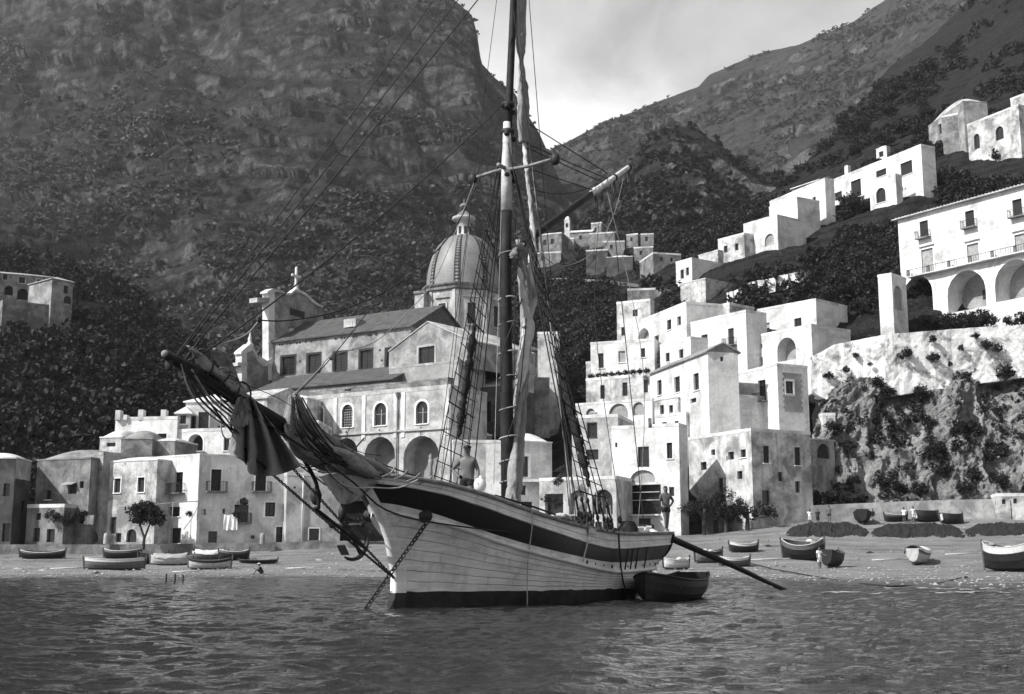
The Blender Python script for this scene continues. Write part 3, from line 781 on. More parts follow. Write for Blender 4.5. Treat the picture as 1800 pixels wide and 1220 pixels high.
baggy(C(834, 570, -1.05), C(806, 768, -1.85), 0.13)
baggy(C(978, 612, 1.0), C(1036, 855, 1.75), 0.15)
for a, b_, r, mt in (((903, 20, 0.1), (1012, 905, 1.8), 0.012, ROPE), ((925, 205, 0.0), (1006, 900, 1.7), 0.02, WOODM), ((930, 0, 0.1), (1000, 890, 1.7), 0.012, ROPE),
                     ((908, 180), (902, 860, -0.1), 0.011, ROPE), ((884, 240, -0.1), (815, 845, -1.0), 0.013, ROPE), ((883, 300, -0.1), (868, 850, -0.4), 0.010, ROPEP),
                     ((873, 0, -0.2), (765, 845, -2.0), 0.010, ROPE), ((884, 200, -0.1), (832, 320, -0.9), 0.010, ROPE), ((832, 320, -0.95), (775, 845, -2.0), 0.010, ROPE)):
    rope('halyard', [C(*a), C(*b_)], r, mt, 0.0)
for a, b_, sg in (((925, 215), (1068, 305), 0.0), ((922, 250), (1072, 316), 0.02), ((922, 258), (1058, 320), 0.0), ((930, 297), (1042, 334), 0.0), ((935, 332), (1050, 322), 0.25)):
    rope('peak_halyard', [a, b_], 0.016, ROPE, sg)
rope('gaff_vang', [(1098, 303), (1078, 380), (1040, 445), (985, 468), (945, 440)], 0.011, WOODM)
rope('gaff_vang', [(1100, 306), (1082, 400), (1020, 480), (960, 500)], 0.010, ROPE)
rope('topping_lift', [C(1072, 320), hullpt(14.6, smz(RAIL, 14.6) + 0.1, 0.8)], 0.016, ROPE)
rope('gaff_vang', [C(1060, 322), C(1046, 560, 0.6), hullpt(8.6, smz(RAIL, 8.6), 1)], 0.011, ROPE)
rope('topping_lift', [C(1066, 330), C(1130, 640, 0.7), hullpt(15.2, smz(RAIL, 15.2), 1)], 0.012, WOODM)
m = MB(); m.tube([C(1142, 735, .7), C(1143, 752, .7)], 0.06, 8); m.build('block', WOODM, ship)
# ---------------------------------------------------------------- sails
def folds(name, mat, paths, parent=ship, n=9, flat=0.55):
    m = MB()
    for pts, rad in paths:
        q = [pts[0]] + pts + [pts[-1]]; o = []; rr = []
        for i in range(1, len(q) - 2):
            for t in np.linspace(0, 1, 9)[:-1]:
                o.append(catmull(t, q[i-1], q[i], q[i+1], q[i+2])); u = (i - 1 + t) / (len(pts) - 1)
                rr.append(interp(u, [j / (len(rad) - 1) for j in range(len(rad))], rad) * (1 + 0.14 * math.sin(u * 19 + rad[0] * 90)))
        k0 = len(m.v); m.tube(o + [q[-1]], rr + [rad[-1]], n + 4, True, flat)
        for i_ in range(k0, len(m.v)):
            w_ = Vector(m.v[i_]); e_ = (abs(fbm(w_ * 3.2 + Vector((k0, 0, 0)), 4)) - .2) * .10 + fbm(w_ * 9, 3) * .02; m.v[i_] = tuple(w_ + Vector((e_ * .5, e_, -e_ * .4)))
    return m.build(name, mat, parent)
def jit(s): return random.uniform(-s, s)
# mainsail brailed up to the mast
paths = []
for k in range(7):
    o = 0.05 + 0.07 * (k % 3)
    paths.append(([C(907 + k * 1.6 + jit(2), 425 + jit(6), o), C(917 + k * 2 + jit(3), 500, o), C(917 + k * 1.8 + jit(4), 580, o + .03), C(914 + k * 1.5 + jit(3), 660, o), C(908 + k * 2.2 + jit(3), 740, o), C(897 + k * 2.4 + jit(3), 820, o), C(894 + k * 2.8 + jit(3), 884, o + .02)],
                  [0.05, 0.10, 0.12, 0.11, 0.10, 0.13, 0.14]))
msl = folds('furled_mainsail', CANVM, paths)
paths = [([C(912, 470, .25), C(922, 530, .3), C(928, 580, .3), C(920, 640, .28), C(914, 690, .25)], [0.05, 0.10, 0.17, 0.16, 0.04]),
         ([C(930, 400, .1), C(936, 440, .12), C(930, 490, .2), C(938, 530, .22), C(922, 575, .25)], [0.04, 0.12, 0.15, 0.12, 0.05]),
         ([C(922, 245, .05), C(924, 290, .08), C(930, 340, .08), C(936, 400, .1), C(938, 452, .1)], [0.05, 0.07, 0.05, 0.09, 0.06])]
folds('sail_bunt', CANVL, paths, msl)
paths = [([C(907, 432, .2), C(902, 448, .25), C(906, 466, .2)], [0.06, 0.12, 0.04]), ([C(918, 428, .1), C(912, 442, .2), C(908, 462, .15)], [0.07, 0.14, 0.05]), ([C(897, 452, .2), C(905, 455, .25), C(912, 470, .2)], [0.05, 0.1, 0.04])]
folds('lashing_bunch', CANVD, paths, msl)
rope('brail_line', [C(880, 690, .25), C(884, 620, .3), C(905, 560, .3), C(935, 480, .2)], 0.018, ROPE, parent=msl)
rope('brail_line', [C(884, 860, .25), C(890, 780, .3), C(912, 700, .3), C(925, 560, .3)], 0.014, ROPE, parent=msl)
paths = []
for k in range(5):
    paths.append(([C(910 + k * 2.6, -200, .05), C(908 + k * 3.4, -20, .05), C(911 + k * 2.6 + jit(1), 70, .08), C(913 + k * 1.4, 108, .08), C(914 + k * 2.6, 160, .05), C(914 + k * 3.0, 215, .05), C(917 + k * 2.2, 250, .05)], [0.07, 0.085, 0.07, 0.035, 0.07, 0.09, 0.08]))
folds('furled_topsail', CANVM, paths)
# jib bundle along the outer bowsprit
paths = []
for k in range(6):
    dx, dy = jit(3), jit(3)
    paths.append(([C(332 + k * 2 + dx, 607 + k * 2 + dy, jit(.1)), C(352 + k * 3, 640 + k * 4 - 12 + dy, jit(.12)), C(383 + k * 3 + dx, 668 + k * 2 - 6, jit(.12)), C(412 + k * 2, 690 + k * 2 + dy - 6, jit(.1)), C(440 + k + dx, 706 + dy, 0)], [0.03, 0.11, 0.13, 0.12, 0.05]))
jb = folds('furled_jib', CANVM, paths, n=10)
for (x, y) in ((352, 638), (378, 664), (398, 682), (418, 695)):
    c_ = C(x + 4, y, 0); ax = (bb_ - ba).normalized(); M = ax.to_track_quat('Z', 'Y').to_matrix() @ Matrix.Rotation(0.4 * jit(1), 3, 'X')
    m = MB(); ring = [c_ + M @ Vector((math.cos(t) * 0.26, math.sin(t) * 0.26, 0)) for t in np.linspace(0, 2 * PI, 19)]; m.tube(ring, 0.02, 6, False); m.build('gasket', ROPE, jb)
paths = []
for k in range(4):
    paths.append(([C(368 + k * 3, 614 + jit(3), -0.2), C(383 + k * 5, 626 + jit(4), -0.25), C(396 + k * 3, 648, -0.25), C(408 + k * 3, 672, -0.25), C(428 + k, 692, -0.2)], [0.04, 0.10, 0.10, 0.06, 0.05]))
folds('furled_jib', CANVD, paths)
for k in range(5):      # loose lines under the outer bowsprit
    rope('loose_line', [C(318 + k * 6, 640 + k * 3, .1), C(335 + k * 12, 690 + k * 4, .1 + .02 * k), C(368 + k * 14, 728 + k * 3, .1), C(404 + k * 4, 752 + k * 4, .05)], 0.016 + 0.004 * (k % 2), ROPE if k % 3 else WOODM)
rope('loose_line', [(389, 675), (388, 740), (392, 765), (402, 772), (410, 760), (411, 720)], 0.014, ROPEP)
# hanging jib cloth, pleated
def cloth(name, mat, top, bot, npl, amp, sag, off0, off1, nu=60, nv=26, thick=0.02, tw=0.0):
    def pl(pts, t):
        k = t * (len(pts) - 1); i = min(int(k), len(pts) - 2); f = k - i
        a = pts[max(i-1, 0)]; b_ = pts[i]; c_ = pts[i+1]; d = pts[min(i+2, len(pts)-1)]
        return catmull(f, a[0], b_[0], c_[0], d[0]), catmull(f, a[1], b_[1], c_[1], d[1])
    fr, bk = [], []
    for j in range(nv):
        v = j / (nv - 1); r = []; r2 = []
        for i in range(nu):
            u = i / (nu - 1); a = pl(top, u); b_ = pl(bot, u)
            x = lerp(a[0], b_[0], v); y = lerp(a[1], b_[1], v) + sag * math.sin(PI * v) * math.sin(PI * u)
            wv = math.sin(u * npl * 2 * PI + 1.3 * math.sin(v * 3 + u * 5)) * amp * (0.35 + 0.65 * v)
            wv += amp * 0.45 * math.sin(u * npl * 4.7 * PI / 2 + v * 2.0) * (.3 + .7 * v)
            wv += 0.35 * amp * abs(fbm((u * 9, v * 2.2, npl), 4)) + 0.05 * fbm((u * 14, v * 9, npl + 4), 3)
            p = C(x, y, lerp(off0, off1, v) + wv + tw * (u - 0.5)); r.append(p); r2.append(p + Vector((0, -thick, 0)))
        fr.append(r); bk.append(r2)
    m = MB(); m.grid(fr); m.grid(bk[::-1])
    edge = [fr[0], bk[0]], [bk[-1], fr[-1]], [[r[0] for r in bk], [r[0] for r in fr]], [[r[-1] for r in fr], [r[-1] for r in bk]]
    for e in edge: m.grid(list(e), False)
    return m.build(name, mat, ship)
cloth('hanging_jib', CANVD, [(417, 702), (421, 699), (426, 697), (431, 697), (436, 698), (441, 700), (446, 703), (451, 708)],
      [(404, 744), (421, 764), (402, 793), (430, 812), (440, 832), (470, 837), (502, 831), (530, 819)], 4.2, 0.20, 0, 0.15, 0.25, 120, 40)
cloth('hanging_jib', CANVD, [(419, 698), (428, 700), (438, 704)], [(405, 742), (420, 752), (438, 745)], 1.5, 0.06, 0, 0.28, 0.34, 24, 12)
cloth('hanging_jib', CANVM, [(500, 745), (508, 744), (517, 748)], [(503, 770), (512, 768), (518, 763)], 1.0, 0.04, 0, 0.22, 0.25, 16, 8)
# staysail heap between bowsprit and stem head
paths = []
for k in range(15):
    u = k / 14.0
    top = (510 + 14 * u + jit(2), 696 + jit(5)); e = (lerp(575, 690, u) + jit(8), lerp(822, 838, u) + jit(5))
    mid1 = (lerp(505, 545, u) + jit(4), lerp(755, 745, u)); mid2 = (lerp(530, 600, u) + jit(5), lerp(800, 785, u))
    paths.append(([C(*top, jit(.1)), C(*mid1, jit(.22)), C(*mid2, 0.1 + jit(.25)), C(*e, 0.1 + jit(.25))], [0.035, 0.085, 0.12, 0.09]))
stl = folds('furled_staysail', CANVD, paths, n=10, flat=0.7)
paths = []
for k in range(4):
    paths.append(([C(556 + k * 8, 775 + k * 8, .3), C(590 + k * 5, 792 + k * 5, .42), C(628 + k * 4, 812 + k * 5, .45), C(668, 838, .3)], [0.06, 0.16, 0.19, 0.05]))
folds('sail_bunt', CANVM, paths, stl, n=10)
cloth('hanging_staysail', CANVM, [(562, 838), (590, 832), (620, 836), (650, 840), (668, 846)], [(592, 876), (598, 884), (612, 886), (634, 874), (662, 850)], 2.2, 0.10, 4, 0.25, 0.4, 40, 16)
for k in range(7):
    rope('loose_line', [C(513 + k * 3, 698, .25), C(516 + k * 7, 745, .4), C(545 + k * 9, 790 + jit(5), .5), C(600 + k * 13, 815 + k * 4, .45)], 0.015, ROPE)
rope('foot_rope', [(455, 715), (560, 775), (660, 812), (760, 846), (850, 868)], 0.017, ROPE)
rope('foot_rope', [C(545, 783, .3), C(600, 850, .4), C(660, 857, 1.0), C(702, 857, 1.2), C(735, 843, 1.4)], 0.016, ROPEP)
rope('loose_line', [C(530, 822, .3), C(560, 818, .4), C(610, 800, .4), C(640, 770, .3)], 0.016, ROPE)
for k in range(4):
    x = 672 + k * 22; rope('timber_head', [C(x, 838 + k * 4, 0.9), C(x + 14, 832 + k * 4, 0.95), C(x + 22, 822 + k * 5, 0.95)], 0.02, WOODM)
# bits on deck
m = MB()
m.tube([C(640, 812), C(640, 850)], 0.06, 8); m.build('bitt', WOODD, ship)
m = MB(); m.box(C(636, 838, -0.3), (0.9, 0.5, 0.45)); m.build('windlass', WOODD, ship)
p_ = hullpt(4.6, smz(RAIL, 4.6) + 0.12, 1)
folds('rail_bundle', CANVL, [([p_ + Vector((0.4, -0.1, 0.02)), p_ + Vector((0, 0.0, 0.05)), p_ + Vector((-0.4, -0.05, -0.02))], [0.08, 0.13, 0.05])])
rope('deck_rope', [hullpt(2.2, smz(RAIL, 2.2) + .1, 1), hullpt(3.5, smz(RAIL, 3.5) + .16, 1), hullpt(5.2, smz(RAIL, 5.2) + .08, 1)], 0.025, ROPE)
m = MB(); q = hullpt(5.35, smz(RAIL, 5.35) + .1, 1); m.tube([q, q + Vector((-0.35, 0, 0.05))], 0.035, 6); m.build('cleat', IRON, ship)
rope('side_line', [hullpt(3.15, smz(RAIL, 3.15), 1, .09), hullpt(3.15, 1.9, 1, .09), hullpt(3.3, 1.0, 1, .08), hullpt(3.5, 0.0, 1, .25)], 0.016, ROPEP)
rope('side_line', [hullpt(8.0, smz(RAIL, 8.0), 1, .09), hullpt(8.1, 1.3, 1, .1), hullpt(8.6, 0.7, 1, .08), hullpt(9.3, -0.05, 1, .12)], 0.028, ROPE)
rope('side_line', [hullpt(13.6, smz(RAIL, 13.6), 1, .09), hullpt(13.6, 1.4, 1, .1), hullpt(13.7, 0.8, 1, .1)], 0.05, ROPE)
a, b_ = hullpt(6.1, smz(RAIL, 6.1) - .05, 1, .07), hullpt(5.7, smz(STK, 5.7) + .06, 1, .10)
m = MB(); m.tube([a, b_], 0.02, 6); m.box(a + Vector((-.12, .0, 0)), (0.45, 0.03, 0.14)); m.build('fender_board', WOODP, ship)
for k in range(26):    # blocks crowded round the foot of the shrouds
    s = random.uniform(6.0, 8.6); q = hullpt(s, smz(RAIL, s) + random.uniform(-0.05, 0.75) * (1 - abs(s - 7.4) / 2.2), 1, random.uniform(-.5, 0))
    m = MB(); m.ball(q, random.uniform(0.05, 0.13), 7, (0.8, 0.7, random.uniform(1, 1.8))); m.build('rigging_block', IRON, ship)
for k in range(6):
    s = 6.4 + k * 0.35; q = hullpt(s, smz(RAIL, s), 1, -.15)
    rope('halyard_fall', [q, q + Vector((jit(.1), -.05, 1.0 + jit(.3)))], 0.022, ROPEP if k % 2 else WOODM)
m = MB(); q = hullpt(10.2, smz(RAIL, 10.2), 1, -.5); m.lathe(q - Vector((0, 0, .6)), [(0.02, 0), (0.28, 0), (0.34, .35), (0.30, .8), (0.18, 1.0), (0.02, 1.02)], 14); m.build('barrel', WOODD, ship)
for k in range(7):       # stack of planks and gear at the stern
    s = 11.0 + 0.5 * k; q = hullpt(s, smz(RAIL, s), 1, -0.9); M = Matrix.Rotation(0.25 + jit(.35), 3, 'Z') @ Matrix.Rotation(jit(.12) - .06, 3, 'Y')
    m = MB(); m.box(q + Vector((0, 0, 0.05 + 0.05 * (k % 3))), (1.6, 0.16, 0.05), M); m.build('plank', WOODP, ship)
folds('canvas_bundle', CANVL, [([hullpt(13.6, 2.0, 1, -.5), hullpt(14.3, 2.12, 1, -.6), hullpt(15.1, 2.05, 1, -.6)], [0.1, 0.16, 0.08])])
m = MB(); q = hullpt(14.0, 2.15, 1, -.7); m.box(q, (0.5, 0.35, 0.25)); m.build('deck_box', WOODD, ship)
# rudder
m = MB(); m.obox((7 - LS - 0.05, -0.06, -0.5), (-0.6, 0, 0), (0, 0.12, 0), (0.15, 0, 1.7)); m.build('rudder', HBOOT, ship)


random.seed(31)
for k in range(14):      # many thin lines along the bowsprit and over the bundled sails
    u0, u1 = random.uniform(.02, .3), random.uniform(.45, .95); a, b_ = ba.lerp(bb_, u0), ba.lerp(bb_, u1); sd = random.uniform(-.3, .4)
    md = (a + b_) / 2 + Vector((0, sd, random.uniform(-.45, .30)))
    rope('thin_line', [a + Vector((0, sd * .5, random.uniform(0, .3))), md, b_ + Vector((0, sd * .3, random.uniform(-.1, .25)))], random.uniform(.006, .012), ROPE if k % 4 else ROPEP)
for k in range(9):
    a = C(random.uniform(505, 640), random.uniform(700, 830), random.uniform(0, .5)); b_ = C(random.uniform(545, 690), random.uniform(790, 880), random.uniform(.1, .7)); rope('thin_line', [a, (a + b_) / 2 - Vector((0, 0, random.uniform(.05, .3))), b_], random.uniform(.006, .011), ROPE)
# ================================================================ buildings
SW = stucco('white_stucco', 0.66, 0.36, 0.34, 0.54, 0.30, 0.55)
SW2 = stucco('stained_white_stucco', 0.58, 0.20, 0.40, 0.58, 0.40, 0.7)
SG = stucco('grey_stucco', 0.36, 0.15, 0.40, 0.60, 0.45, 0.6)
SGL = stucco('light_grey_stucco', 0.50, 0.24, 0.40, 0.60, 0.45, 0.6)
SD = stucco('dark_stone_wall', 0.11, 0.05, 0.40, 0.62, 0.5, 0.5)
SM = stucco('weathered_stone_wall', 0.26, 0.10, 0.40, 0.60, 0.5, 0.7)
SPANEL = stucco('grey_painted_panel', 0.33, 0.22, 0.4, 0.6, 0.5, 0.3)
ROOFW = stucco('whitewashed_roof', 0.68, 0.36, 0.36, 0.58, 0.5, 0.0)
ROOFG = stucco('grey_roof', 0.30, 0.14, 0.4, 0.6, 0.5, 0.0)
def tilemat(name, v):
    m, nt, b = _mat(name); c = coords(nt)
    w = N(nt, 'ShaderNodeTexWave', Scale=5.0, Distortion=1.2, Detail=3.0); w.inputs['Detail Scale'].default_value = 2.0; nt.links.new(c, w.inputs['Vector'])
    n = nz(nt, c, 1.1, 9, 0.8)
    col = mixc(nt, 0.35, ramp(nt, n, [(0.36, v * 0.3), (0.64, v * 1.8)]), ramp(nt, w.outputs['Fac'], [(0.1, v * 0.6), (0.8, v * 1.3)]))
    nt.links.new(col, b.inputs['Base Color']); b.inputs['Roughness'].default_value = 0.9
    bump(nt, b, w.outputs['Fac'], 0.6, 0.05); MATS[name] = m; return m
TILE = tilemat('roof_tiles', 0.085); TILEP = tilemat('pale_roof_tiles', 0.42)
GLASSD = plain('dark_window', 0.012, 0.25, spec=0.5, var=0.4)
SHUT = plain('louvred_shutter', 0.022, 0.7, var=0.3, scale=2)
SHUTP = plain('pale_shutter', 0.30, 0.7, var=0.3, scale=2)
FRAMEW = plain('white_window_frame', 0.70, 0.7, var=0.1)
DOORD = plain('dark_door_wood', 0.025, 0.7, var=0.5, scale=3)
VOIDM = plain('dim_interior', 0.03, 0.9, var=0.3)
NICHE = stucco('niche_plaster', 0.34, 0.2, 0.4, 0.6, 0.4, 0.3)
RAILM = plain('iron_railing', 0.02, 0.6)
def arc(u0, u1, z0, z1, kind, w=1.0, n=10):
    if kind != 'arch': return [(u0, z0), (u1, z0), (u1, z1), (u0, z1)]
    r = min((u1 - u0) * w / 2, (z1 - z0) * 0.75); zc = z1 - r; c = (u0 + u1) / 2; h = (u1 - u0) / 2
    return [(u0, z0), (u1, z0)] + [(c + h * math.cos(t), zc + r * math.sin(t)) for t in np.linspace(0, PI, n)]
def wall_face(m, W, z0, z1, holes, w):
    """a wall with openings; W(u, z, inward) gives the point; z1 may slope from zl to zr"""
    holes = [h for h in holes if h[1] > h[0] and h[3] > h[2]]
    U = sorted({0.0, 1.0} | {v for h in holes for v in h[:2]}); Z = sorted({z0, z1} | {v for h in holes for v in h[2:4]})
    for i in range(len(U) - 1):
        for j in range(len(Z) - 1):
            uc, zc = (U[i] + U[i+1]) / 2, (Z[j] + Z[j+1]) / 2
            if any(h[0] < uc < h[1] and h[2] < zc < h[3] for h in holes): continue
            m.quad(W(U[i], Z[j], 0), W(U[i+1], Z[j], 0), W(U[i+1], Z[j+1], 0), W(U[i], Z[j+1], 0))
    for h in holes:
        u0, u1, a, b_, kind, d = h
        out = arc(u0, u1, a, b_, kind, w)
        for k in range(len(out)):
            p, q = out[k], out[(k + 1) % len(out)]
            m.quad(W(p[0], p[1], 0), W(q[0], q[1], 0), W(q[0], q[1], d), W(p[0], p[1], d))
        if kind == 'arch':
            ar = out[2:]; half_ = len(ar) // 2
            for k in range(len(ar) - 1):
                cx = u1 if k < half_ else u0
                m.add([W(ar[k][0], ar[k][1], 0), W(ar[k+1][0], ar[k+1][1], 0), W(cx, b_, 0)], [(0, 2, 1)])
            m.add([W(ar[half_][0], ar[half_][1], 0), W(u1, b_, 0), W(u0, b_, 0)], [(0, 1, 2)])
class Block:
    """a masonry volume placed by the photo pixels of its front top edge (x0,y0)-(x1,y1), its base row and its distance"""
    def __init__(s, top, yb, D, depth=7.0, side=None, left=None):
        x0, y0, x1, y1 = top
        zm = P((x0 + x1) / 2, (y0 + y1) / 2, D).z
        a, b_ = PZ(x0, y0, zm), PZ(x1, y1, zm)
        if abs(y0 - y1) < 0.01 or min(HOR - y0, HOR - y1) < 60: a, b_ = P(x0, y0, D), P(x1, y1, D); 
        k = D / ((a.y + b_.y) / 2)
        a, b_ = CAM + (a - CAM) * k, CAM + (b_ - CAM) * k
        zt = (a.z + b_.z) / 2; a.z = b_.z = 0
        s.a, s.b, s.zt = a, b_, zt
        s.t = (b_ - a); s.w = s.t.length; s.t = s.t / s.w
        s.n = Vector((s.t.y, -s.t.x, 0))          # towards the viewer
        s.zb = P((x0 + x1) / 2, yb, D).z; s.depth = depth
        for px, base, sg in ((side, b_, 1), (left, a, -1)):
            if px is None: continue
            r = ray(px, (y1 if sg > 0 else y0)); r2 = Vector((r.x, r.y)); bb = Vector((base.x, base.y)); nn = Vector((-s.n.x, -s.n.y))
            den = nn.x * r2.y - nn.y * r2.x
            if abs(den) > 1e-6:
                d = (bb.y * r2.x - bb.x * r2.y) / den
                if 0.5 < d < 60: s.depth = d
        s.holes = {'f': [], 'r': [], 'l': []}; s.parts = []
    def org(s, f):
        return {'f': (s.a, s.t, s.n, s.w), 'r': (s.b, -s.n, s.t, s.depth), 'l': (s.a - s.n * s.depth, s.n, -s.t, s.depth)}[f]
    def W(s, f):
        o, t, n, w = s.org(f)
        return lambda u, z, d: o + t * (u * w) - n * d + Vector((0, 0, z))
    def uz(s, f, px, py):
        o, t, n, w = s.org(f); p = PPL(px, py, o, n)
        return (p - o).dot(t) / w, p.z
    def rect(s, f, r):
        xm, ym = (r[0] + r[2]) / 2, (r[1] + r[3]) / 2
        u0, u1 = s.uz(f, r[0], ym)[0], s.uz(f, r[2], ym)[0]; z1, z0 = s.uz(f, xm, r[1])[1], s.uz(f, xm, r[3])[1]
        if u0 > u1: u0, u1 = u1, u0
        e = 0.012
        return max(e, min(1 - 2*e, u0)), max(2*e, min(1 - e, u1)), max(s.zb + 0.04, z0), min(s.zt - 0.06, z1)
    def opening(s, r, kind='win', f='f', shape='rect', **kw):
        u0, u1, z0, z1 = s.rect(f, r)
        if u1 - u0 < 0.005 or z1 - z0 < 0.15: return s
        d = kw.get('deep', 0.28); s.holes[f].append((u0, u1, z0, z1, shape, d)); s.parts.append((f, u0, u1, z0, z1, kind, shape, d, kw)); return s
    def build(s, par, mat, roof='flat', rmat=None, smat=None, name='wall', par_h=0.35, rise=None, over=0.25):
        m = MB()
        for f in 'frl':
            wall_face(m, s.W(f), s.zb, s.zt, s.holes[f], s.org(f)[3])
        o = s.a - s.n * s.depth; q = s.b - s.n * s.depth
        m.quad(q + Vector((0, 0, s.zb)), o + Vector((0, 0, s.zb)), o + Vector((0, 0, s.zt)), q + Vector((0, 0, s.zt)))
        up = Vector((0, 0, 1)); T = lambda u, d, z: s.a + s.t * (u * s.w) - s.n * (d * s.depth) + up * z
        gab = roof == 'gablef'
        if gab:
            h = rise or s.w * 0.22
            for d in (0, 1): m.add([T(0, d, s.zt), T(1, d, s.zt), T(.5, d, s.zt + h)], [(0, 1, 2)])
        wl = m.build(name, mat, par)
        rm = rmat or ROOFW; m = MB(); zt = s.zt
        if roof == 'flat':
            e = 0.0; th = min(0.28, s.w * 0.1); ph = par_h
            m.quad(T(0, 0, zt - 0.02), T(1, 0, zt - 0.02), T(1, 1, zt - 0.02), T(0, 1, zt - 0.02))
            for (c0, du, dv) in ((T(0, 0, zt) + s.n * .03 - s.t * .03, s.t * (s.w + .06), -s.n * th), (T(0, 1, zt) - s.n * .03 - s.t * .03, s.t * (s.w + .06), s.n * th),
                                 (T(0, 0, zt) - s.n * (th - .03) - s.t * .03, s.t * th, -s.n * (s.depth - 2 * th + .06)), (T(1, 0, zt) - s.n * (th - .03) + s.t * .03, -s.t * th, -s.n * (s.depth - 2 * th + .06))):
                m.obox(c0, du, dv, up * ph)
            m.build('roof', rm, par)
        elif roof == 'vault':
            h = rise or s.w * 0.12; rows = []
            for i in range(15):
                u = i / 14; r = []
                for j in range(11):
                    d = j / 10; k = (1 - abs(2 * u - 1) ** 2.6) * (1 - abs(2 * d - 1) ** 2.6)
                    r.append(T(u * 1.0, d * 1.0, zt + 0.06 + h * 0.62 * k ** 0.9) + Vector((0, 0, 0)))
                rows.append(r)
            m.grid(rows)
            for c0, du, dv in ((T(0, 0, zt) + s.n * .06 - s.t * .06, s.t * (s.w + .12), -s.n * .3), (T(1, 0, zt) - s.n * .24 + s.t * .06, -s.t * .3, -s.n * (s.depth - .3))): m.obox(c0, du, dv, up * 0.14)
            m.build('roof', rm, par)
        elif roof in ('gablef', 'gables', 'shed', 'hip'):
            e = over; Z = zt
            if roof == 'gablef':      # ridge runs back from the front
                A, B_, R0, R1 = (lambda d: T(0, d, Z)), (lambda d: T(1, d, Z)), None, None
                pr = [T(0, 0, Z) - s.t * e + s.n * e - up * (e * 2 * h / s.w), T(.5, 0, Z + h) + s.n * e, T(1, 0, Z) + s.t * e + s.n * e - up * (e * 2 * h / s.w)]
                bk = [p - s.n * (s.depth + 2 * e) for p in pr]
                for i in (0, 1):
                    m.obox(pr[i], pr[i+1] - pr[i], bk[i] - pr[i], up * 0.16)
            elif roof == 'gables':    # ridge parallel to the front
                h2 = rise or s.depth * 0.25
                f0 = T(0, 0, Z) - s.t * e + s.n * e - up * 0.1; r0 = T(0, .5, Z + h2) - s.t * e; b0 = T(0, 1, Z) - s.t * e - s.n * e - up * .1; L_ = s.t * (s.w + 2 * e)
                m.obox(f0, L_, r0 - f0, up * 0.16); m.obox(r0, L_, b0 - r0, up * 0.16)
                for u in (0, 1): m.add([T(u, 0, Z), T(u, 1, Z), T(u, .5, Z + h2)], [(0, 1, 2)])
            elif roof == 'shed':      # slopes down towards the front
                h2 = rise or s.depth * 0.3
                f0 = T(0, 0, Z) - s.t * e + s.n * e - up * 0.05; r0 = T(0, 1, Z + h2) - s.t * e
                m.obox(f0, s.t * (s.w + 2 * e), r0 - f0, up * 0.16)
                for u in (0, 1): m.add([T(u, 0, Z), T(u, 1, Z), T(u, 1, Z + h2)], [(0, 1, 2)])
            elif roof == 'hip':
                h2 = rise or min(s.w, s.depth) * 0.25; c_ = [T(0, 0, Z) - s.t * e + s.n * e, T(1, 0, Z) + s.t * e + s.n * e, T(1, 1, Z) + s.t * e - s.n * e, T(0, 1, Z) - s.t * e - s.n * e]
                if s.w > s.depth: k = s.depth / s.w / 2; r0, r1 = T(k, .5, Z + h2), T(1 - k, .5, Z + h2); fs = [(0, 1, 5, 4), (1, 2, 5), (2, 3, 4, 5), (3, 0, 4)]
                else: k = s.w / s.depth / 2; r0, r1 = T(.5, k, Z + h2), T(.5, 1 - k, Z + h2); fs = [(0, 1, 4), (1, 2, 5, 4), (2, 3, 5), (3, 0, 4, 5)]
                m.add(c_ + [r0, r1], fs); m.add([p - up * .12 for p in c_] + c_, [(0, 1, 5, 4), (1, 2, 6, 5), (2, 3, 7, 6), (3, 0, 4, 7), (3, 2, 1, 0)])
            m.build('roof', rm, par)
        for (f, u0, u1, z0, z1, kind, shape, d, kw) in s.parts: fit_opening(par, s.W(f), s.org(f), u0, u1, z0, z1, kind, shape, d, kw)
        return wl
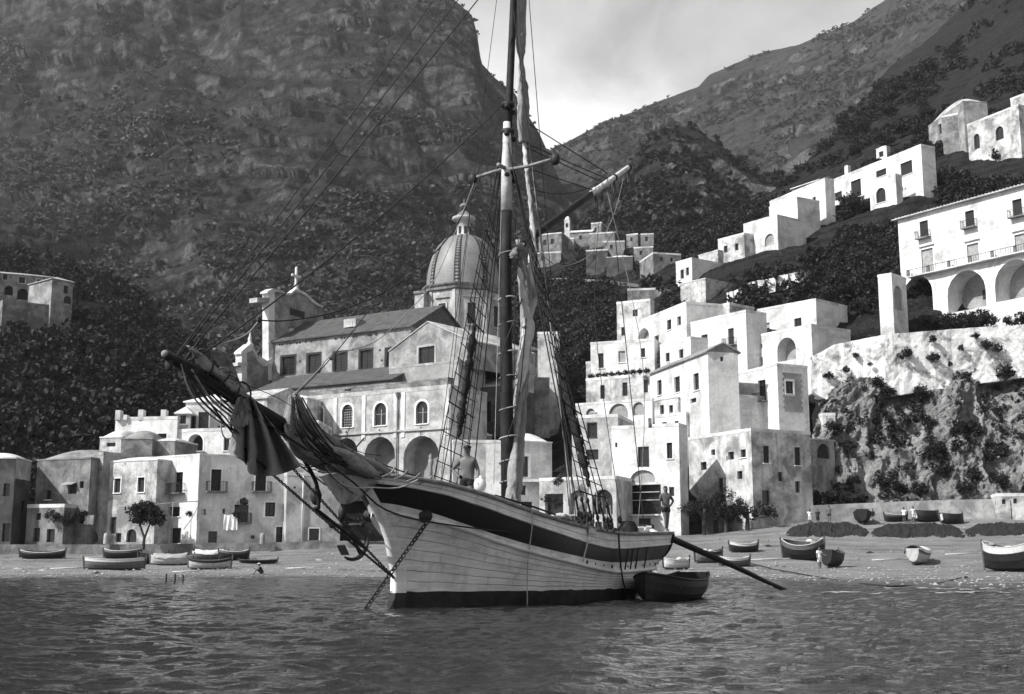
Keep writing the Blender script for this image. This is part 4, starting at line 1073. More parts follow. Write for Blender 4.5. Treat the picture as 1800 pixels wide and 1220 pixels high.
def fit_opening(par, W, og, u0, u1, z0, z1, kind, shape, d, kw):
    o, t, n, w = og; up = Vector((0, 0, 1)); wd, ht = (u1 - u0) * w, z1 - z0
    Lc = lambda x, z, q: W(u0 + x / w, z, q)
    out = arc(u0, u1, z0, z1, shape, w)
    def panel(mat, name, par_, q, inset=0.0):
        m = MB(); m.poly([W(a, z, q) for a, z in out]); return m.build(name, mat, par_)
    if kind == 'win':
        fw = min(0.09, wd * 0.12); m = MB(); q = d - 0.06
        for (x, z, a, b_) in ((0, z0, fw, ht), (wd - fw, z0, fw, ht), (fw, z0, wd - 2 * fw, fw), (fw, z1 - fw, wd - 2 * fw, fw), (wd / 2 - fw / 2, z0 + fw, fw, ht - 2 * fw)):
            if shape == 'arch' and z > z0 + fw * 1.5: continue
            m.obox(Lc(x, z, q), t * a, -n * 0.05, up * (b_ if shape != 'arch' else min(b_, ht - wd / 2)))
        for k in range(1, int(kw.get('bars', 2)) + 1):
            zz = z0 + ht * k / (kw.get('bars', 2) + 1); m.obox(Lc(fw, zz, q + 0.004), t * (wd - 2 * fw), -n * 0.03, up * 0.04)
        fr = m.build('window', kw.get('fm', SHUT), par); panel(kw.get('pm', GLASSD), 'pane', fr, d - 0.015)
    elif kind == 'lat':
        m = MB(); q = d - 0.1
        for k in range(1, 5): m.obox(Lc(wd * k / 5 - .02, z0, q), t * .04, -n * .03, up * (ht - (wd / 2 if shape == 'arch' else 0)))
        for k in range(1, 9): m.obox(Lc(0, z0 + ht * k / 9, q + .035), t * wd, -n * .03, up * .045)
        fr = m.build('window', SHUTP, par); panel(GLASSD, 'pane', fr, d - 0.012)
    elif kind == 'shut':
        m = MB()
        for sx in (0, 1):
            m.obox(Lc(sx * wd / 2 + 0.01, z0, d - 0.07), t * (wd / 2 - 0.02), -n * 0.05, up * ht)
            for k in range(1, int(ht / 0.16)): m.obox(Lc(sx * wd / 2 + wd * .07, z0 + k * 0.16, d - 0.085), t * (wd * .36), -n * 0.012, up * 0.05)
        fr = m.build('window', kw.get('fm', SHUT), par)
        m = MB(); m.poly([W(a, z, d - 0.005) for a, z in out]); m.build('pane', GLASSD, fr)
    elif kind == 'door':
        m = MB(); m.obox(Lc(0.03, z0, d - 0.08), t * (wd - .06), -n * .06, up * (ht - (0 if shape != 'arch' else wd / 2)))
        for k in (0, 1): m.obox(Lc(wd * (.1 + .45 * k), z0 + ht * .1, d - 0.105), t * (wd * .35), -n * .02, up * (ht * .35))
        fr = m.build('door', kw.get('fm', DOORD), par); panel(VOIDM, 'door_back', fr, d - 0.005)
    elif kind == 'open':
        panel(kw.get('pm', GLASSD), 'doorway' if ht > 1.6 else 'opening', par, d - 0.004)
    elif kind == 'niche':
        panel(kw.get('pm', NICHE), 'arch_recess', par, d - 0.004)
    if kw.get('sur'):
        sw = kw.get('sw', 0.16); m = MB(); oo = arc(u0, u1, z0, z1, shape, w); c_ = ((u0 + u1) / 2, (z0 + z1) / 2)
        def off(p): 
            return (p[0] + (sw / w) * (1 if p[0] > c_[0] else -1) * (abs(p[0] - c_[0]) / ((u1 - u0) / 2)) ** .5, p[1] + (sw * ((p[1] - c_[1]) / (ht / 2)) ** 1 if p[1] > c_[1] else 0))
        seq = oo[1:] + [oo[0]]
        for i in range(len(seq) - 1):
            p, q = seq[i], seq[i+1]
            a, b_ = W(p[0], p[1], -.035), W(q[0], q[1], -.035); a2, b2 = W(*off(p), -.035), W(*off(q), -.035)
            m.quad(a, b_, b2, a2); m.quad(a2, b2, W(*off(q), 0), W(*off(p), 0)); m.quad(a, W(p[0], p[1], 0), W(q[0], q[1], 0), b_)
        m.build('window_surround', kw.get('sm', FRAMEW), par)
    if kw.get('hood'):
        m = MB(); m.obox(Lc(-.25, z1 + .35, 0.0), t * (wd + .5), n * .25, up * .1); m.build('window_hood', SGL, par)
    if kw.get('sill', kind in ('win', 'shut', 'lat')) and not kw.get('balc'):
        m = MB(); m.obox(Lc(-.1, z0 - .1, 0.002), t * (wd + .2), n * .12, up * .09); m.build('window_sill', kw.get('sm', FRAMEW), par)
    if kw.get('balc'):
        e = 0.55 if kw['balc'] is True else kw['balc']; m = MB(); bo = Lc(-e, z0 - .16, 0.002); bw_ = wd + 2 * e; bd = 0.75
        m.obox(bo, t * bw_, n * bd, up * .13); bal = m.build('balcony', SM, par)
        m = MB(); zr = z0 - .03
        for k in range(int(bw_ / 0.17) + 1):
            p = bo + t * min(bw_ - .03, .02 + k * .17) + n * (bd - .05) + up * .13; m.obox(p, t * .025, n * .025, up * .9)
        for k in range(4):
            for x in (.02, bw_ - .045): m.obox(bo + t * x + n * (.08 + k * .18) + up * .13, t * .025, n * .025, up * .9)
        m.obox(bo + n * (bd - .06) + up * 1.02, t * bw_, n * .04, up * .04)
        for x in (.01, bw_ - .05): m.obox(bo + t * x + up * 1.02, t * .04, n * (bd - .065), up * .04)
        m.build('railing', RAILM, bal)
def house(name, label, blk, mat, roof='flat', cat='house', group=None, extra=None, **kw):
    c = (blk.a + blk.b) / 2; t = thing(name, label, cat, (c.x, c.y, blk.zb), 0, group, world=True)
    blk.build(t, mat, roof, **kw); return t
def more(t, blk, mat, roof='flat', **kw): blk.build(t, mat, roof, **kw); return t
def box_part(par, name, top, yb, D, dep, mat, **kw):
    b = Block(top, yb, D, dep); m = MB(); up = Vector((0, 0, 1))
    m.obox(b.a + up * b.zb, b.t * b.w, -b.n * dep, up * (b.zt - b.zb)); return m.build(name, mat, par)
def DR(px, py):
    o = (1e9, 0)
    for k in np.linspace(0, 7, 281):
        y, D = sheet_pt(R, px, k)
        if abs(y - py) < o[0]: o = (abs(y - py), D)
    return o[1]
def HB(top, yb, off=1.5, ext=16, **kw):
    b = Block(top, yb + ext, DR((top[0] + top[2]) / 2, yb) - off, **kw); b.zb -= 2.5; return b
# ---------------------------------------------------------------- church
NV = Block((480, 602, 722, 574), 672, 163, 14)
church = thing('church', 'large stone church with tiled dome, scrolled gable topped by a cross and long nave', 'church', ((NV.a + NV.b) / 2).to_tuple()[:2] + (NV.zb,), 0, None, world=True)
dk_ = dict(sur=True, sm=SHUT, sw=0.28, fm=SHUT, bars=5)
for r in ((495, 627, 518, 658), (541, 623, 562, 654), (587, 620, 608, 651), (633, 616, 653, 648), (679, 614, 686, 644)): NV.opening(r, 'win', **dk_)
NV.build(church, SG, 'gables', TILE, rise=3.9, over=0.4)
AI = Block((448, 689, 690, 667), 712, 156, 7)
AI.build(church, SM, 'shed', TILE, rise=2.9, over=0.3)
TR = Block((684, 618, 824, 598), 655, 152, 13)
TR.opening((736, 589, 764, 640), 'win', sur=True, sm=SGL, fm=SHUT, bars=6, sw=0.3)
TR.build(church, SG, 'gablef', SGL, rise=3.0, over=0.12)
T2 = Block((684, 649, 806, 637), 700, 150.5, 6); T2.build(church, SGL, 'flat', SGL, par_h=0.3)
# facade gable on the plane across the nave's far end
fo, fnrm = NV.a - NV.t * 0.1, NV.t
def facade(name, pts, thick, mat, off=0.0):
    q = [PPL(x, y, fo + fnrm * off, fnrm) for x, y in pts]; b_ = [p - fnrm * thick for p in q]; m = MB()
    m.poly(q); m.poly(b_[::-1]); n = len(q)
    for i in range(n): m.quad(q[i], b_[i], b_[(i+1) % n], q[(i+1) % n])
    return m.build(name, mat, church)
facade('facade_gable', [(480, 668), (480, 515), (484, 512), (496, 513), (505, 518), (512, 518), (520, 511), (527, 513), (538, 519), (550, 531), (560, 537), (567, 540), (567, 566), (520, 585), (500, 600), (485, 640)], 0.9, SG)
facade('facade_coping', [(470, 512), (480, 507), (492, 509), (504, 515), (512, 515), (520, 508), (528, 510), (540, 516), (552, 528), (562, 535), (568, 537), (568, 541), (560, 538), (550, 532), (538, 520), (527, 514), (520, 512), (512, 519), (505, 519), (496, 514), (484, 513), (470, 515)], 1.3, SW, 0.25)
facade('facade_pilaster', [(472, 668), (472, 512), (483, 511), (483, 662), (478, 668)], 1.1, SW, 0.05)
facade('facade_cornice', [(452, 523), (474, 523), (474, 531), (452, 531)], 1.4, SGL, 0.1)
facade('facade_wing', [(426, 700), (426, 620), (434, 615), (443, 609), (449, 619), (455, 631), (463, 638), (474, 638), (478, 640), (478, 668), (448, 700)], 0.9, SG)
facade('facade_pilaster', [(425, 700), (425, 618), (434, 617), (434, 700)], 1.1, SW, 0.05)
facade('facade_coping', [(424, 618), (432, 611), (441, 604), (445, 608), (451, 621), (457, 632), (464, 637), (475, 636), (477, 626), (481, 626), (481, 640), (474, 644), (463, 643), (454, 635), (444, 616), (434, 620), (424, 622)], 1.25, SW, 0.2)
facade('facade_scroll', [(455, 625), (458, 634), (466, 640), (476, 640), (484, 632), (484, 612), (479, 614), (477, 630), (470, 634)], 1.1, SW, 0.28)
facade('facade_scroll', [(505, 585), (510, 592), (516, 590), (517, 578), (512, 577), (509, 583), (500, 596), (484, 601), (484, 596), (498, 590)], 0.5, SW, 0.35)
facade('facade_cornice', [(418, 637), (436, 637), (436, 643), (418, 643)], 1.5, SGL, 0.1)
q = PPL(439, 606, fo - fnrm * .4, fnrm); m = MB(); m.lathe(q, [(.5, -.2), (.55, 0), (.3, .3), (.22, .6), (.3, .75), (.12, 1.2), (.05, 1.9), (.001, 2.1)], 12); m.build('pinnacle', SW, church)
q = PPL(520, 512, fo - fnrm * .4, fnrm); m = MB(); up = Vector((0, 0, 1)); u_ = -NV.n
m.lathe(q, [(.7, -.3), (.55, .1), (.35, .5), (.3, .9)], 10); m.build('cross_base', SW, church)
m = MB(); m.obox(q - u_ * .16 - fnrm * .14 + up * .8, u_ * .32, fnrm * .28, up * 2.5); m.obox(q - u_ * .75 - fnrm * .13 + up * 2.05, u_ * .588, fnrm * .26, up * .32); m.obox(q + u_ * .162 - fnrm * .13 + up * 2.05, u_ * .588, fnrm * .26, up * .32)
for e in (q - u_ * .78 + up * 2.21, q + u_ * .78 + up * 2.21, q + up * 3.34): m.ball(e, .22, 8)
m.build('cross', SW, church)
for k in range(6):
    b_ = [PPL(511 + k * 4.4, 553 + k * 1.2, fo + fnrm * .22, fnrm)]; m = MB(); m.obox(b_[0], u_ * .28, -fnrm * .12, up * 0.95); m.build('vent_slot', VOIDM, church)
# dome on its octagonal drum
DC = P(814, 600, 176); DC.z = P(814, 602, 176).z; zdr = P(814, 512, 176).z; RD = 5.35
phi0 = math.atan2(NV.n.y, NV.n.x)
def octa(r, z, rot=PI / 8): return [Vector((DC.x + r / math.cos(PI / 8) * math.cos(phi0 + rot + k * PI / 4), DC.y + r / math.cos(PI / 8) * math.sin(phi0 + rot + k * PI / 4), z)) for k in range(8)]
def octring(m, lv):
    L_ = [octa(r, z) for r, z in lv]
    for i in range(len(L_) - 1):
        for k in range(8): m.quad(L_[i][k], L_[i][(k+1) % 8], L_[i+1][(k+1) % 8], L_[i+1][k])
    m.poly(L_[-1])
m = MB(); octring(m, [(RD, DC.z), (RD, zdr - .5), (RD + .15, zdr - .45)]); m.build('drum', SGL, church)
m = MB(); octring(m, [(RD + .02, zdr - .9), (RD + .35, zdr - .75), (RD + .4, zdr - .45), (RD + .65, zdr - .2), (RD + .7, zdr), (RD + .2, zdr + .12)]); m.build('drum_cornice', SM, church)
for k in range(8):
    fa = phi0 + k * PI / 4; fnn = Vector((math.cos(fa), math.sin(fa), 0)); ft = Vector((-fnn.y, fnn.x, 0)); c_ = Vector((DC.x, DC.y, 0)) + fnn * RD
    if fnn.y > 0.3: continue
    zw0, zw1 = DC.z + 1.8, DC.z + 4.7
    m = MB(); 
    for a, w_, z_, h_ in ((-.85, .25, zw0 - .1, zw1 - zw0 + .2), (.6, .25, zw0 - .1, zw1 - zw0 + .2), (-.6, 1.2, zw1, .25), (-.9, 1.8, zw0 - .32, .2)): m.obox(c_ + ft * a + up * z_ - fnn * .05, ft * w_, fnn * .2, up * h_)
    fr = m.build('window', SGL, church)
    m = MB(); m.obox(c_ - ft * .597 + up * zw0 + fnn * .004, ft * 1.194, fnn * .06, up * (zw1 - zw0)); m.build('pane', SHUT, fr)
    m = MB(); p = c_ + up * (zw1 + .8) + fnn * .02; v = [p - ft * 1.2, p + ft * 1.2, p + up * .7]; m.add(v + [x + fnn * .22 for x in v], [(3, 4, 5), (0, 1, 4, 3), (1, 2, 5, 4), (2, 0, 3, 5)]); m.build('pediment', SGL, church)
    for sg in (-1, 1):
        m = MB(); m.obox(c_ + ft * (sg * 1.95 - .22) + up * DC.z - fnn * .05, ft * .44, fnn * .22, up * (zdr - DC.z - .9)); m.build('pilaster', SGL, church)
m_, nt, b = _mat('dome_tiles'); c = coords(nt); n_ = nz(nt, c, .5, 7, .65); sv = nt.nodes.new('ShaderNodeTexVoronoi'); sv.inputs['Scale'].default_value = 3.2; nt.links.new(c, sv.inputs['Vector'])
nt.links.new(mixc(nt, .35, ramp(nt, n_, [(.3, .10), (.7, .22)]), ramp(nt, sv.outputs['Distance'], [(0, .10), (.6, .22)])), b.inputs['Base Color']); b.inputs['Roughness'].default_value = .5; b.inputs['Specular IOR Level'].default_value = .35
DOME = m_; HD = P(814, 416, 176).z - zdr
prof = [(RD * math.cos(t) ** 0.74 if t < 1.5 else .9, zdr + .1 + HD * math.sin(t)) for t in np.linspace(0, 1.40, 18)]
m = MB(); m.lathe((DC.x, DC.y, 0), prof, 48); m.build('dome', DOME, church)
m_, nt, b = _mat('dome_rib_tiles'); c = coords(nt); w1 = N(nt, 'ShaderNodeTexVoronoi', Scale=2.6); w1.distance = 'CHEBYCHEV'; nt.links.new(c, w1.inputs['Vector'])
nt.links.new(ramp(nt, w1.outputs['Distance'], [(.30, .42), (.42, .07)]), b.inputs['Base Color']); RIBM = m_
for k in range(8):
    fa = phi0 + PI / 8 + k * PI / 4; e = Vector((math.cos(fa), math.sin(fa), 0)); w_ = Vector((-e.y, e.x, 0)); rows = []
    for r, z in prof[:17]:
        hw = .42 * (.35 + .65 * r / RD); c_ = Vector((DC.x, DC.y, z)) + e * (r + .10)
        rows.append([c_ - w_ * hw - e * .22, c_ - w_ * hw, c_ + w_ * hw, c_ + w_ * hw - e * .22])
    m = MB(); m.grid(rows, False)
    if e.y < .5:
        dm = MB()
        for i in range(20):      # pale lozenges along the rib
            t = (i + .5) / 20 * 15.5; j = int(t); r0 = [rows[j][q_].lerp(rows[j+1][q_], t - j) for q_ in (1, 2)]; cc = (r0[0] + r0[1]) / 2 + e * .02; ww = (r0[1] - r0[0]) * .42; tt = (rows[j+1][1] - rows[j][1]).normalized() * .19
            dm.add([cc - ww, cc - tt, cc + ww, cc + tt], [(0, 1, 2, 3)])
    ro = m.build('dome_rib', SHUT, church)
    if e.y < .5: dm.build('rib_lozenges', SM, ro)
zl0 = P(814, 420, 176).z; lz = lambda y: P(814, y, 176).z
m = MB(); m.lathe((DC.x, DC.y, 0), [(1.55, zl0 - .5), (1.75, zl0 - .1), (1.7, zl0 + .25), (1.1, zl0 + .35), (1.0, lz(391)), (1.5, lz(389)), (1.75, lz(386)), (1.7, lz(383)), (1.15, lz(382))], 16); lan = m.build('lantern', SGL, church)
for k in range(8):
    a_ = phi0 + k * PI / 4; e = Vector((math.cos(a_), math.sin(a_), 0)); w_ = Vector((-e.y, e.x, 0))
    m = MB(); m.obox(Vector((DC.x, DC.y, zl0 + .55)) + e * 1.0 - w_ * .2, w_ * .4, e * .1, up * 1.1); m.build('lantern_opening', VOIDM, lan)
m = MB(); m.lathe((DC.x, DC.y, 0), [(1.3, lz(382)), (1.1, lz(379)), (.65, lz(374)), (.35, lz(371)), (.15, lz(369)), (.12, lz(367)), (.3, lz(366.5)), (.62, lz(363.5)), (.64, lz(361.5)), (.4, lz(359)), (.06, lz(357.5)), (.04, lz(349))], 16); m.build('lantern_cap', SM, lan)
box_part(church, 'corner_turret', (729, 514, 745, 512), 580, 172, 3.0, SGL)
box_part(church, 'turret_cap', (727, 512, 746.5, 510), 515.5, 171.8, 3.4, SM)
m = MB(); q = P(604, 576, 164.5); m.obox(q, NV.t * 2.0, -NV.n * 2.2, up * 1.1); m.obox(q + NV.t * .4 + NV.n * .01, NV.t * 1.1, NV.n * .04, up * .8); m.build('dormer', SGL, church)
AP = Block((838, 613, 952, 617), 720, 168, 9)
for r in ((864, 625, 879, 654), (921, 625, 937, 654)): AP.opening(r, 'win', sur=True, sm=SM, sw=.3, bars=4)
AP.build(church, SM, 'shed', TILE, rise=2.2)
random.seed(5)
for k in range(34):      # put-log holes dotted over the nave wall
    x = random.uniform(486, 676); y = random.choice((lerp(606, 585, (x - 480) / 200) + 3, lerp(640, 620, (x - 480) / 200) + random.uniform(-16, 18)))
    if any(a - 6 < x < c_ + 6 and b0 - 5 < y < d + 5 for a, b0, c_, d in ((495, 627, 518, 658), (541, 623, 562, 654), (587, 620, 608, 651), (633, 616, 653, 648))): continue
    u, z = NV.uz('f', x, y); m = MB(); m.obox(NV.W('f')(u, z, -.02), NV.t * .28, -NV.n * .1, up * .26); m.build('wall_hole', VOIDM, church)
# ---------------------------------------------------------------- arcaded hall before the church
AR = Block((536, 704, 792, 683), 880, 146, 8)
for r in ((549, 713, 568, 752), (658, 708, 679, 748), (731, 705, 752, 745)): AR.opening(r, 'win', shape='arch', sur=True, sw=.22, fm=SHUTP, bars=1)
AR.opening((601, 711, 620, 751), 'lat', shape='arch', sur=True, sw=.22)
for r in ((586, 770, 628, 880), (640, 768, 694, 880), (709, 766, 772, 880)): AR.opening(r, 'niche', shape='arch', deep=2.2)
hall = house('arcaded_hall', 'pale arcaded hall with four arched windows over deep arches, below the church nave', AR, SGL, 'flat', cat='hall', par_h=.5, rmat=SGL)
for x in (541, 587, 637, 693, 706, 783):
    u, z = AR.uz('f', x, 720); m = MB(); m.obox(AR.W('f')(u, P(x, 772, 146).z, 0), AR.t * .5, AR.n * .1, up * (AR.zt - P(x, 772, 146).z)); m.build('pilaster', SW, hall)
m = MB(); zc = P(660, 762, 146).z; m.obox(AR.a + up * zc + AR.n * .101, AR.t * AR.w, AR.n * .12, up * .22); m.build('string_course', SGL, hall)
m = MB(); u, z = AR.uz('f', 700, 720); p = AR.W('f')(u, AR.zt - .3, -.2); m.tube([p, p - up * 10], .09, 8); m.lathe(p, [(.1, -.3), (.3, .3)], 8); m.build('downpipe', SM, hall)
for x, y in ((610, 757), (668, 754), (741, 750)):
    u, z = AR.uz('f', x, y); p = AR.W('f')(u, z, -.15); m = MB(); m.tube([p, p - up * 1.1], .035, 6); m.ball(p - up * .2, .1, 6); m.build('lamp_bracket', RAILM, hall)
PA = Block((545, 690, 788, 666), 715, 148.5, 1.0)
for r in ((571, 678, 575, 686), (591, 677, 597, 686), (606, 678, 617, 687), (660, 673, 667, 680)): PA.opening(r, 'open', pm=VOIDM)
house('ruined_parapet', 'long weathered parapet wall with small gaps running above the arcaded hall', PA, SM, 'flat', cat='wall', par_h=.2, rmat=SM, extra=None)
DB = Block((808, 684, 884, 678), 770, 152, 8); DB.opening((846, 706, 863, 742), 'win', sur=True, sm=SD, sw=.45)
house('stone_building', 'dark stone building with one ornate window, half hidden behind the mast', DB, SD, 'shed', rmat=SGL, rise=2.3)
SB = Block((900, 668, 966, 668), 770, 158, 8)
house('streaked_building', 'tall streaked grey wall below the church apse, right of the mast', SB, SM, 'flat', rmat=SM)
TK = Block((945, 588, 980, 587), 770, 166, 2.5); house('white_turret', 'slim white square turret behind the rigging right of the mast', TK, SW2, 'flat', cat='turret')
# ---------------------------------------------------------------- houses between the church and the beach
G = 'houses along the beach'
b = Block((797, 778, 857, 779), 935, 140, 6); t = house('low_grey_building', 'low plain grey building behind the bathing trunked man', b, SGL, 'flat', group=G)
house('domed_house', 'grey house with low white dome roof behind the left shrouds', Block((800, 766, 864, 766), 800, 148, 7), SM, 'vault', group=G, rise=1.6)
house('white_pier', 'plain tall white wall pier just left of the mast', Block((854, 779, 881, 779), 935, 138, 3), SW, 'flat', cat='wall')
b = Block((907, 776, 970, 779), 945, 138, 7); b.opening((914, 802, 929, 838), 'open', sur=True, sw=.3); b.opening((911, 853, 925, 870), 'open'); b.opening((916, 882, 936, 906), 'door')
t = house('domed_house', 'white domed beach house with framed doorway right of the mast', b, SW, 'vault', group=G, rise=2.0); box_part(t, 'ledge', (902, 842, 972, 842), 847, 137.2, .8, SW)
b = Block((1005, 736, 1086, 733), 945, 137, 8); b.opening((1033, 744, 1048, 768), 'win', sur=True, sw=.1, sm=SHUT); b.opening((1031, 790, 1052, 808), 'open')
house('plain_house', 'light grey flat roofed house with one framed window behind the right shrouds', b, SGL, 'flat', group=G)
b = Block((1075, 755, 1193, 749), 952, 133, 9, side=1207); b.opening((1121, 785, 1141, 821), 'open'); b.opening((1108, 826, 1152, 848), 'niche', shape='arch', sur=True, sw=.3); b.opening((1100, 852, 1162, 904), 'open', deep=1.2); b.opening((1122, 911, 1144, 940), 'door'); b.opening((1081, 778, 1085, 786), 'open'); b.opening((1172, 778, 1182, 806), 'shut', sur=True, sw=.1); b.opening((1176, 856, 1185, 872), 'open'); b.opening((1083, 862, 1092, 884), 'open')
t = house('shop_house', 'tall white beach house with wide dark balcony opening behind the standing boy', b, SW, 'flat', group=G)
for y in (866, 880):
    m = MB(); o_ = b.W('f')(b.uz('f', 1099, y)[0], b.uz('f', 1130, y)[1], -.05); m.obox(o_, b.t * 3.9, b.n * .06, up * .09); m.build('balcony_rail', SGL, t)
m = MB(); o_ = b.W('f')(b.uz('f', 1099, 906)[0], b.uz('f', 1130, 907)[1], 0); m.obox(o_, b.t * 3.9, b.n * .5, up * .15); m.build('balcony', SW, t)
b = Block((948, 846, 1083, 842), 950, 131, 5); b.opening((1042, 860, 1077, 904), 'open', shape='arch', deep=.8); b.opening((958, 868, 990, 906), 'open', deep=.8); b.opening((1000, 862, 1030, 904), 'niche', shape='arch', deep=.5); b.opening((996, 917, 1034, 945), 'open'); b.opening((1046, 917, 1076, 945), 'open')
t = house('beach_store', 'low two storey store with dark arches on the beach behind the right shrouds', b, SGL, 'flat', cat='store', group=G, rmat=SW); box_part(t, 'ledge', (946, 907, 1084, 907), 913, 130.2, .8, SW)
# ---------------------------------------------------------------- left row on the beach
t = house('vaulted_house', 'dark house with white vaulted roof at the far left edge of the beach', (b := Block((-50, 806, 28, 806), 975, 121, 8, side=56).opening((6, 850, 17, 872), 'open').opening((4, 920, 18, 952), 'open').opening((38, 880, 46, 900), 'open', f='r')), SD, 'vault', group=G, smat=SGL, rise=1.0)
m = MB(); W_ = b.W('r'); zz = P(40, 842, 122).z; m.quad(W_(.01, zz, -.012), W_(.99, zz, -.012), W_(.99, b.zt - .05, -.012), W_(.01, b.zt - .05, -.012)); m.build('painted_lit_wall', SGL, t)  # paler panel over the dark side wall: sunlight put into the colour
b = Block((66, 810, 160, 806), 975, 124, 8); b.opening((120, 850, 135, 868), 'open'); b.opening((75, 931, 96, 953), 'open'); b.opening((118, 928, 130, 943), 'open'); b.opening((92, 895, 106, 915), 'open'); b.opening((138, 900, 147, 920), 'open'); b.opening((80, 862, 90, 878), 'win'); b.opening((140, 846, 147, 858), 'open')
t = house('vaulted_house', 'dark stained house with double vaulted roof and one hooded window', b, SM, 'vault', group=G, rise=1.9, rmat=ROOFG); 
m = MB(); m.obox(b.W('f')(b.uz('f', 115, 850)[0], b.uz('f', 127, 849)[1], 0), b.t * 1.4, b.n * .6 - up * .2, up * .08); m.build('window_hood', SGL, t)
t = house('terrace_block', 'small low dark terrace block with plants at the far left', (b := Block((48, 893, 113, 892), 975, 122, 2).opening((58, 928, 70, 952), 'open').opening((82, 930, 96, 953), 'open').opening((64, 902, 72, 914), 'open')), SM, 'flat', cat='terrace'); 
b = Block((156, 802, 182, 800), 975, 124, 7); b.opening((160, 819, 168, 842), 'win'); b.opening((160, 861, 170, 876), 'win'); b.opening((158, 882, 171, 914), 'door'); b.opening((160, 935, 172, 953), 'open', shape='arch')
house('narrow_house', 'narrow grey three storey house between the dark house and a pale one', b, SG, 'flat', group=G, rmat=SG)
b = Block((181, 813, 277, 809), 975, 123, 8); b.opening((201, 841, 212, 866), 'shut', sur=True, sw=.1); b.opening((242, 839, 254, 865), 'shut', sur=True, sw=.1); b.opening((194, 909, 204, 938), 'door'); b.opening((203, 937, 213, 953), 'open'); b.opening((222, 930, 240, 953), 'open', shape='arch'); b.opening((219, 890, 222, 897), 'open')
house('vaulted_house', 'pale stained house with low white vault and two shuttered windows above the bushy tree', b, SW2, 'vault', group=G, rise=1.0)
b = Block((276, 805, 351, 800), 975, 123, 8); b.opening((307, 830, 321, 866), 'win', balc=.4); b.opening((294, 891, 316, 908), 'win'); b.opening((300, 928, 318, 955), 'door'); b.opening((274, 932, 287, 953), 'open', shape='arch')
house('balcony_house', 'white house with one railed balcony window right of the bushy tree', b, SW, 'flat', group=G, par_h=.15)
b = Block((350, 800, 506, 806), 975, 123.5, 8); b.opening((371, 825, 389, 863), 'shut', balc=.5, sur=True, sw=.12); b.opening((449, 835, 468, 863), 'shut', balc=.4, sur=True, sw=.1); b.opening((353, 895, 362, 905), 'open'); b.opening((412, 887, 437, 918), 'open', balc=.15); b.opening((466, 883, 484, 908), 'win', sur=True, sw=.1); b.opening((366, 934, 382, 954), 'open'); b.opening((485, 926, 499, 953), 'open', sur=True, sw=.12); b.opening((441, 941, 448, 947), 'open'); b.opening((391, 894, 396, 903), 'open')
house('balcony_house', 'long white house with two shuttered balcony doors below the hanging jib', b, SW, 'flat', group=G, par_h=.15)
b = Block((505, 836, 600, 838), 975, 124, 7); b.opening((543, 929, 561, 950), 'open', sur=True, sw=.1); b.opening((548, 868, 566, 884), 'open'); b.opening((516, 855, 520, 859), 'open')
t = house('plain_house', 'grey and white patched house partly hidden behind the bowsprit chains', b, SGL, 'flat', group=G)
m = MB(); p = b.W('f')(b.uz('f', 533, 840)[0], b.zt, -.1); m.tube([p, p - up * 7], .07, 6); m.build('downpipe', SW, t)
b = Block((203, 739, 312, 737), 830, 136, 8); b.opening((277, 762, 293, 774), 'shut', sur=True, sw=.12)
t = house('terraced_house', 'upper white house with square posts along its roof terrace', b, SW, 'flat', group='upper houses behind the beach row')
for x, w_, y in ((203, 9, 721), (217, 6, 729), (243, 9, 720), (283, 9, 720)): box_part(t, 'roof_post', (x, y, x + w_, y), 738, 136, 1.0, SW)
b = Block((311, 760, 412, 757), 830, 135, 8); b.opening((330, 763, 357, 798), 'niche', shape='arch', deep=1.2, sur=True, sw=.15, pm=VOIDM); b.opening((393, 770, 403, 792), 'shut')
t = house('arched_house', 'upper white house with a big arched porch and small tower room', b, SW, 'flat', group='upper houses behind the beach row')
b = Block((311, 726, 335, 726), 760, 136, 2.4, side=347); b.opening((316, 730, 327, 745), 'win', bars=1); b.opening((336, 729, 345, 755), 'door', f='r'); more(t, b, SGL, 'hip', rise=.8, name='tower_wall', rmat=ROOFW)
b = Block((345, 722, 369, 722), 760, 138, 3); b.opening((348, 724, 367, 756), 'open'); more(t, b, SW, 'flat', name='porch_wall')
b = Block((368, 745, 560, 744), 835, 139, 8); b.opening((425, 775, 437, 792), 'shut'); b.opening((478, 770, 492, 795), 'shut'); b.opening((382, 748, 395, 756), 'open')
house('plain_house', 'broad white wall of an upper house behind the hanging jib', b, SW2, 'flat', group='upper houses behind the beach row')
b = Block((327, 706, 402, 704), 750, 143, 7); house('vaulted_hut', 'small white hut with peaked roof behind the bowsprit rigging', b, SW, 'hip', cat='hut', rmat=ROOFW, rise=1.2)
b = Block((405, 705, 470, 699), 755, 146, 7); b.opening((468 - 40, 712, 440, 722), 'open'); house('low_house', 'low white house with pitched roof beneath the church gable', b, SW2, 'gables', rmat=TILEP, rise=1.4, group='upper houses behind the beach row')
b = Block((468, 703, 540, 700), 760, 147, 7); house('low_house', 'low patched house between the church aisle and the arcaded hall', b, SW2, 'vault', rise=1.2, group='upper houses behind the beach row')
b = Block((176, 770, 215, 769), 815, 130, 6); b.opening((187, 778, 203, 785), 'open'); house('domed_house', 'small white vaulted house with a dark slot window above the narrow house', b, SW2, 'vault', rise=1.6, group=G)
b = Block((213, 772, 268, 772), 815, 129, 7); house('domed_house', 'dark stained blank house with domed roof below the posts of the terrace', b, SM, 'vault', rise=1.8, rmat=ROOFG, group=G)
b = Block((267, 776, 308, 775), 815, 130, 5); house('roof_hut', 'small white hut with pale curved roof below the shuttered terrace window', b, SM, 'vault', rise=.7, cat='hut')
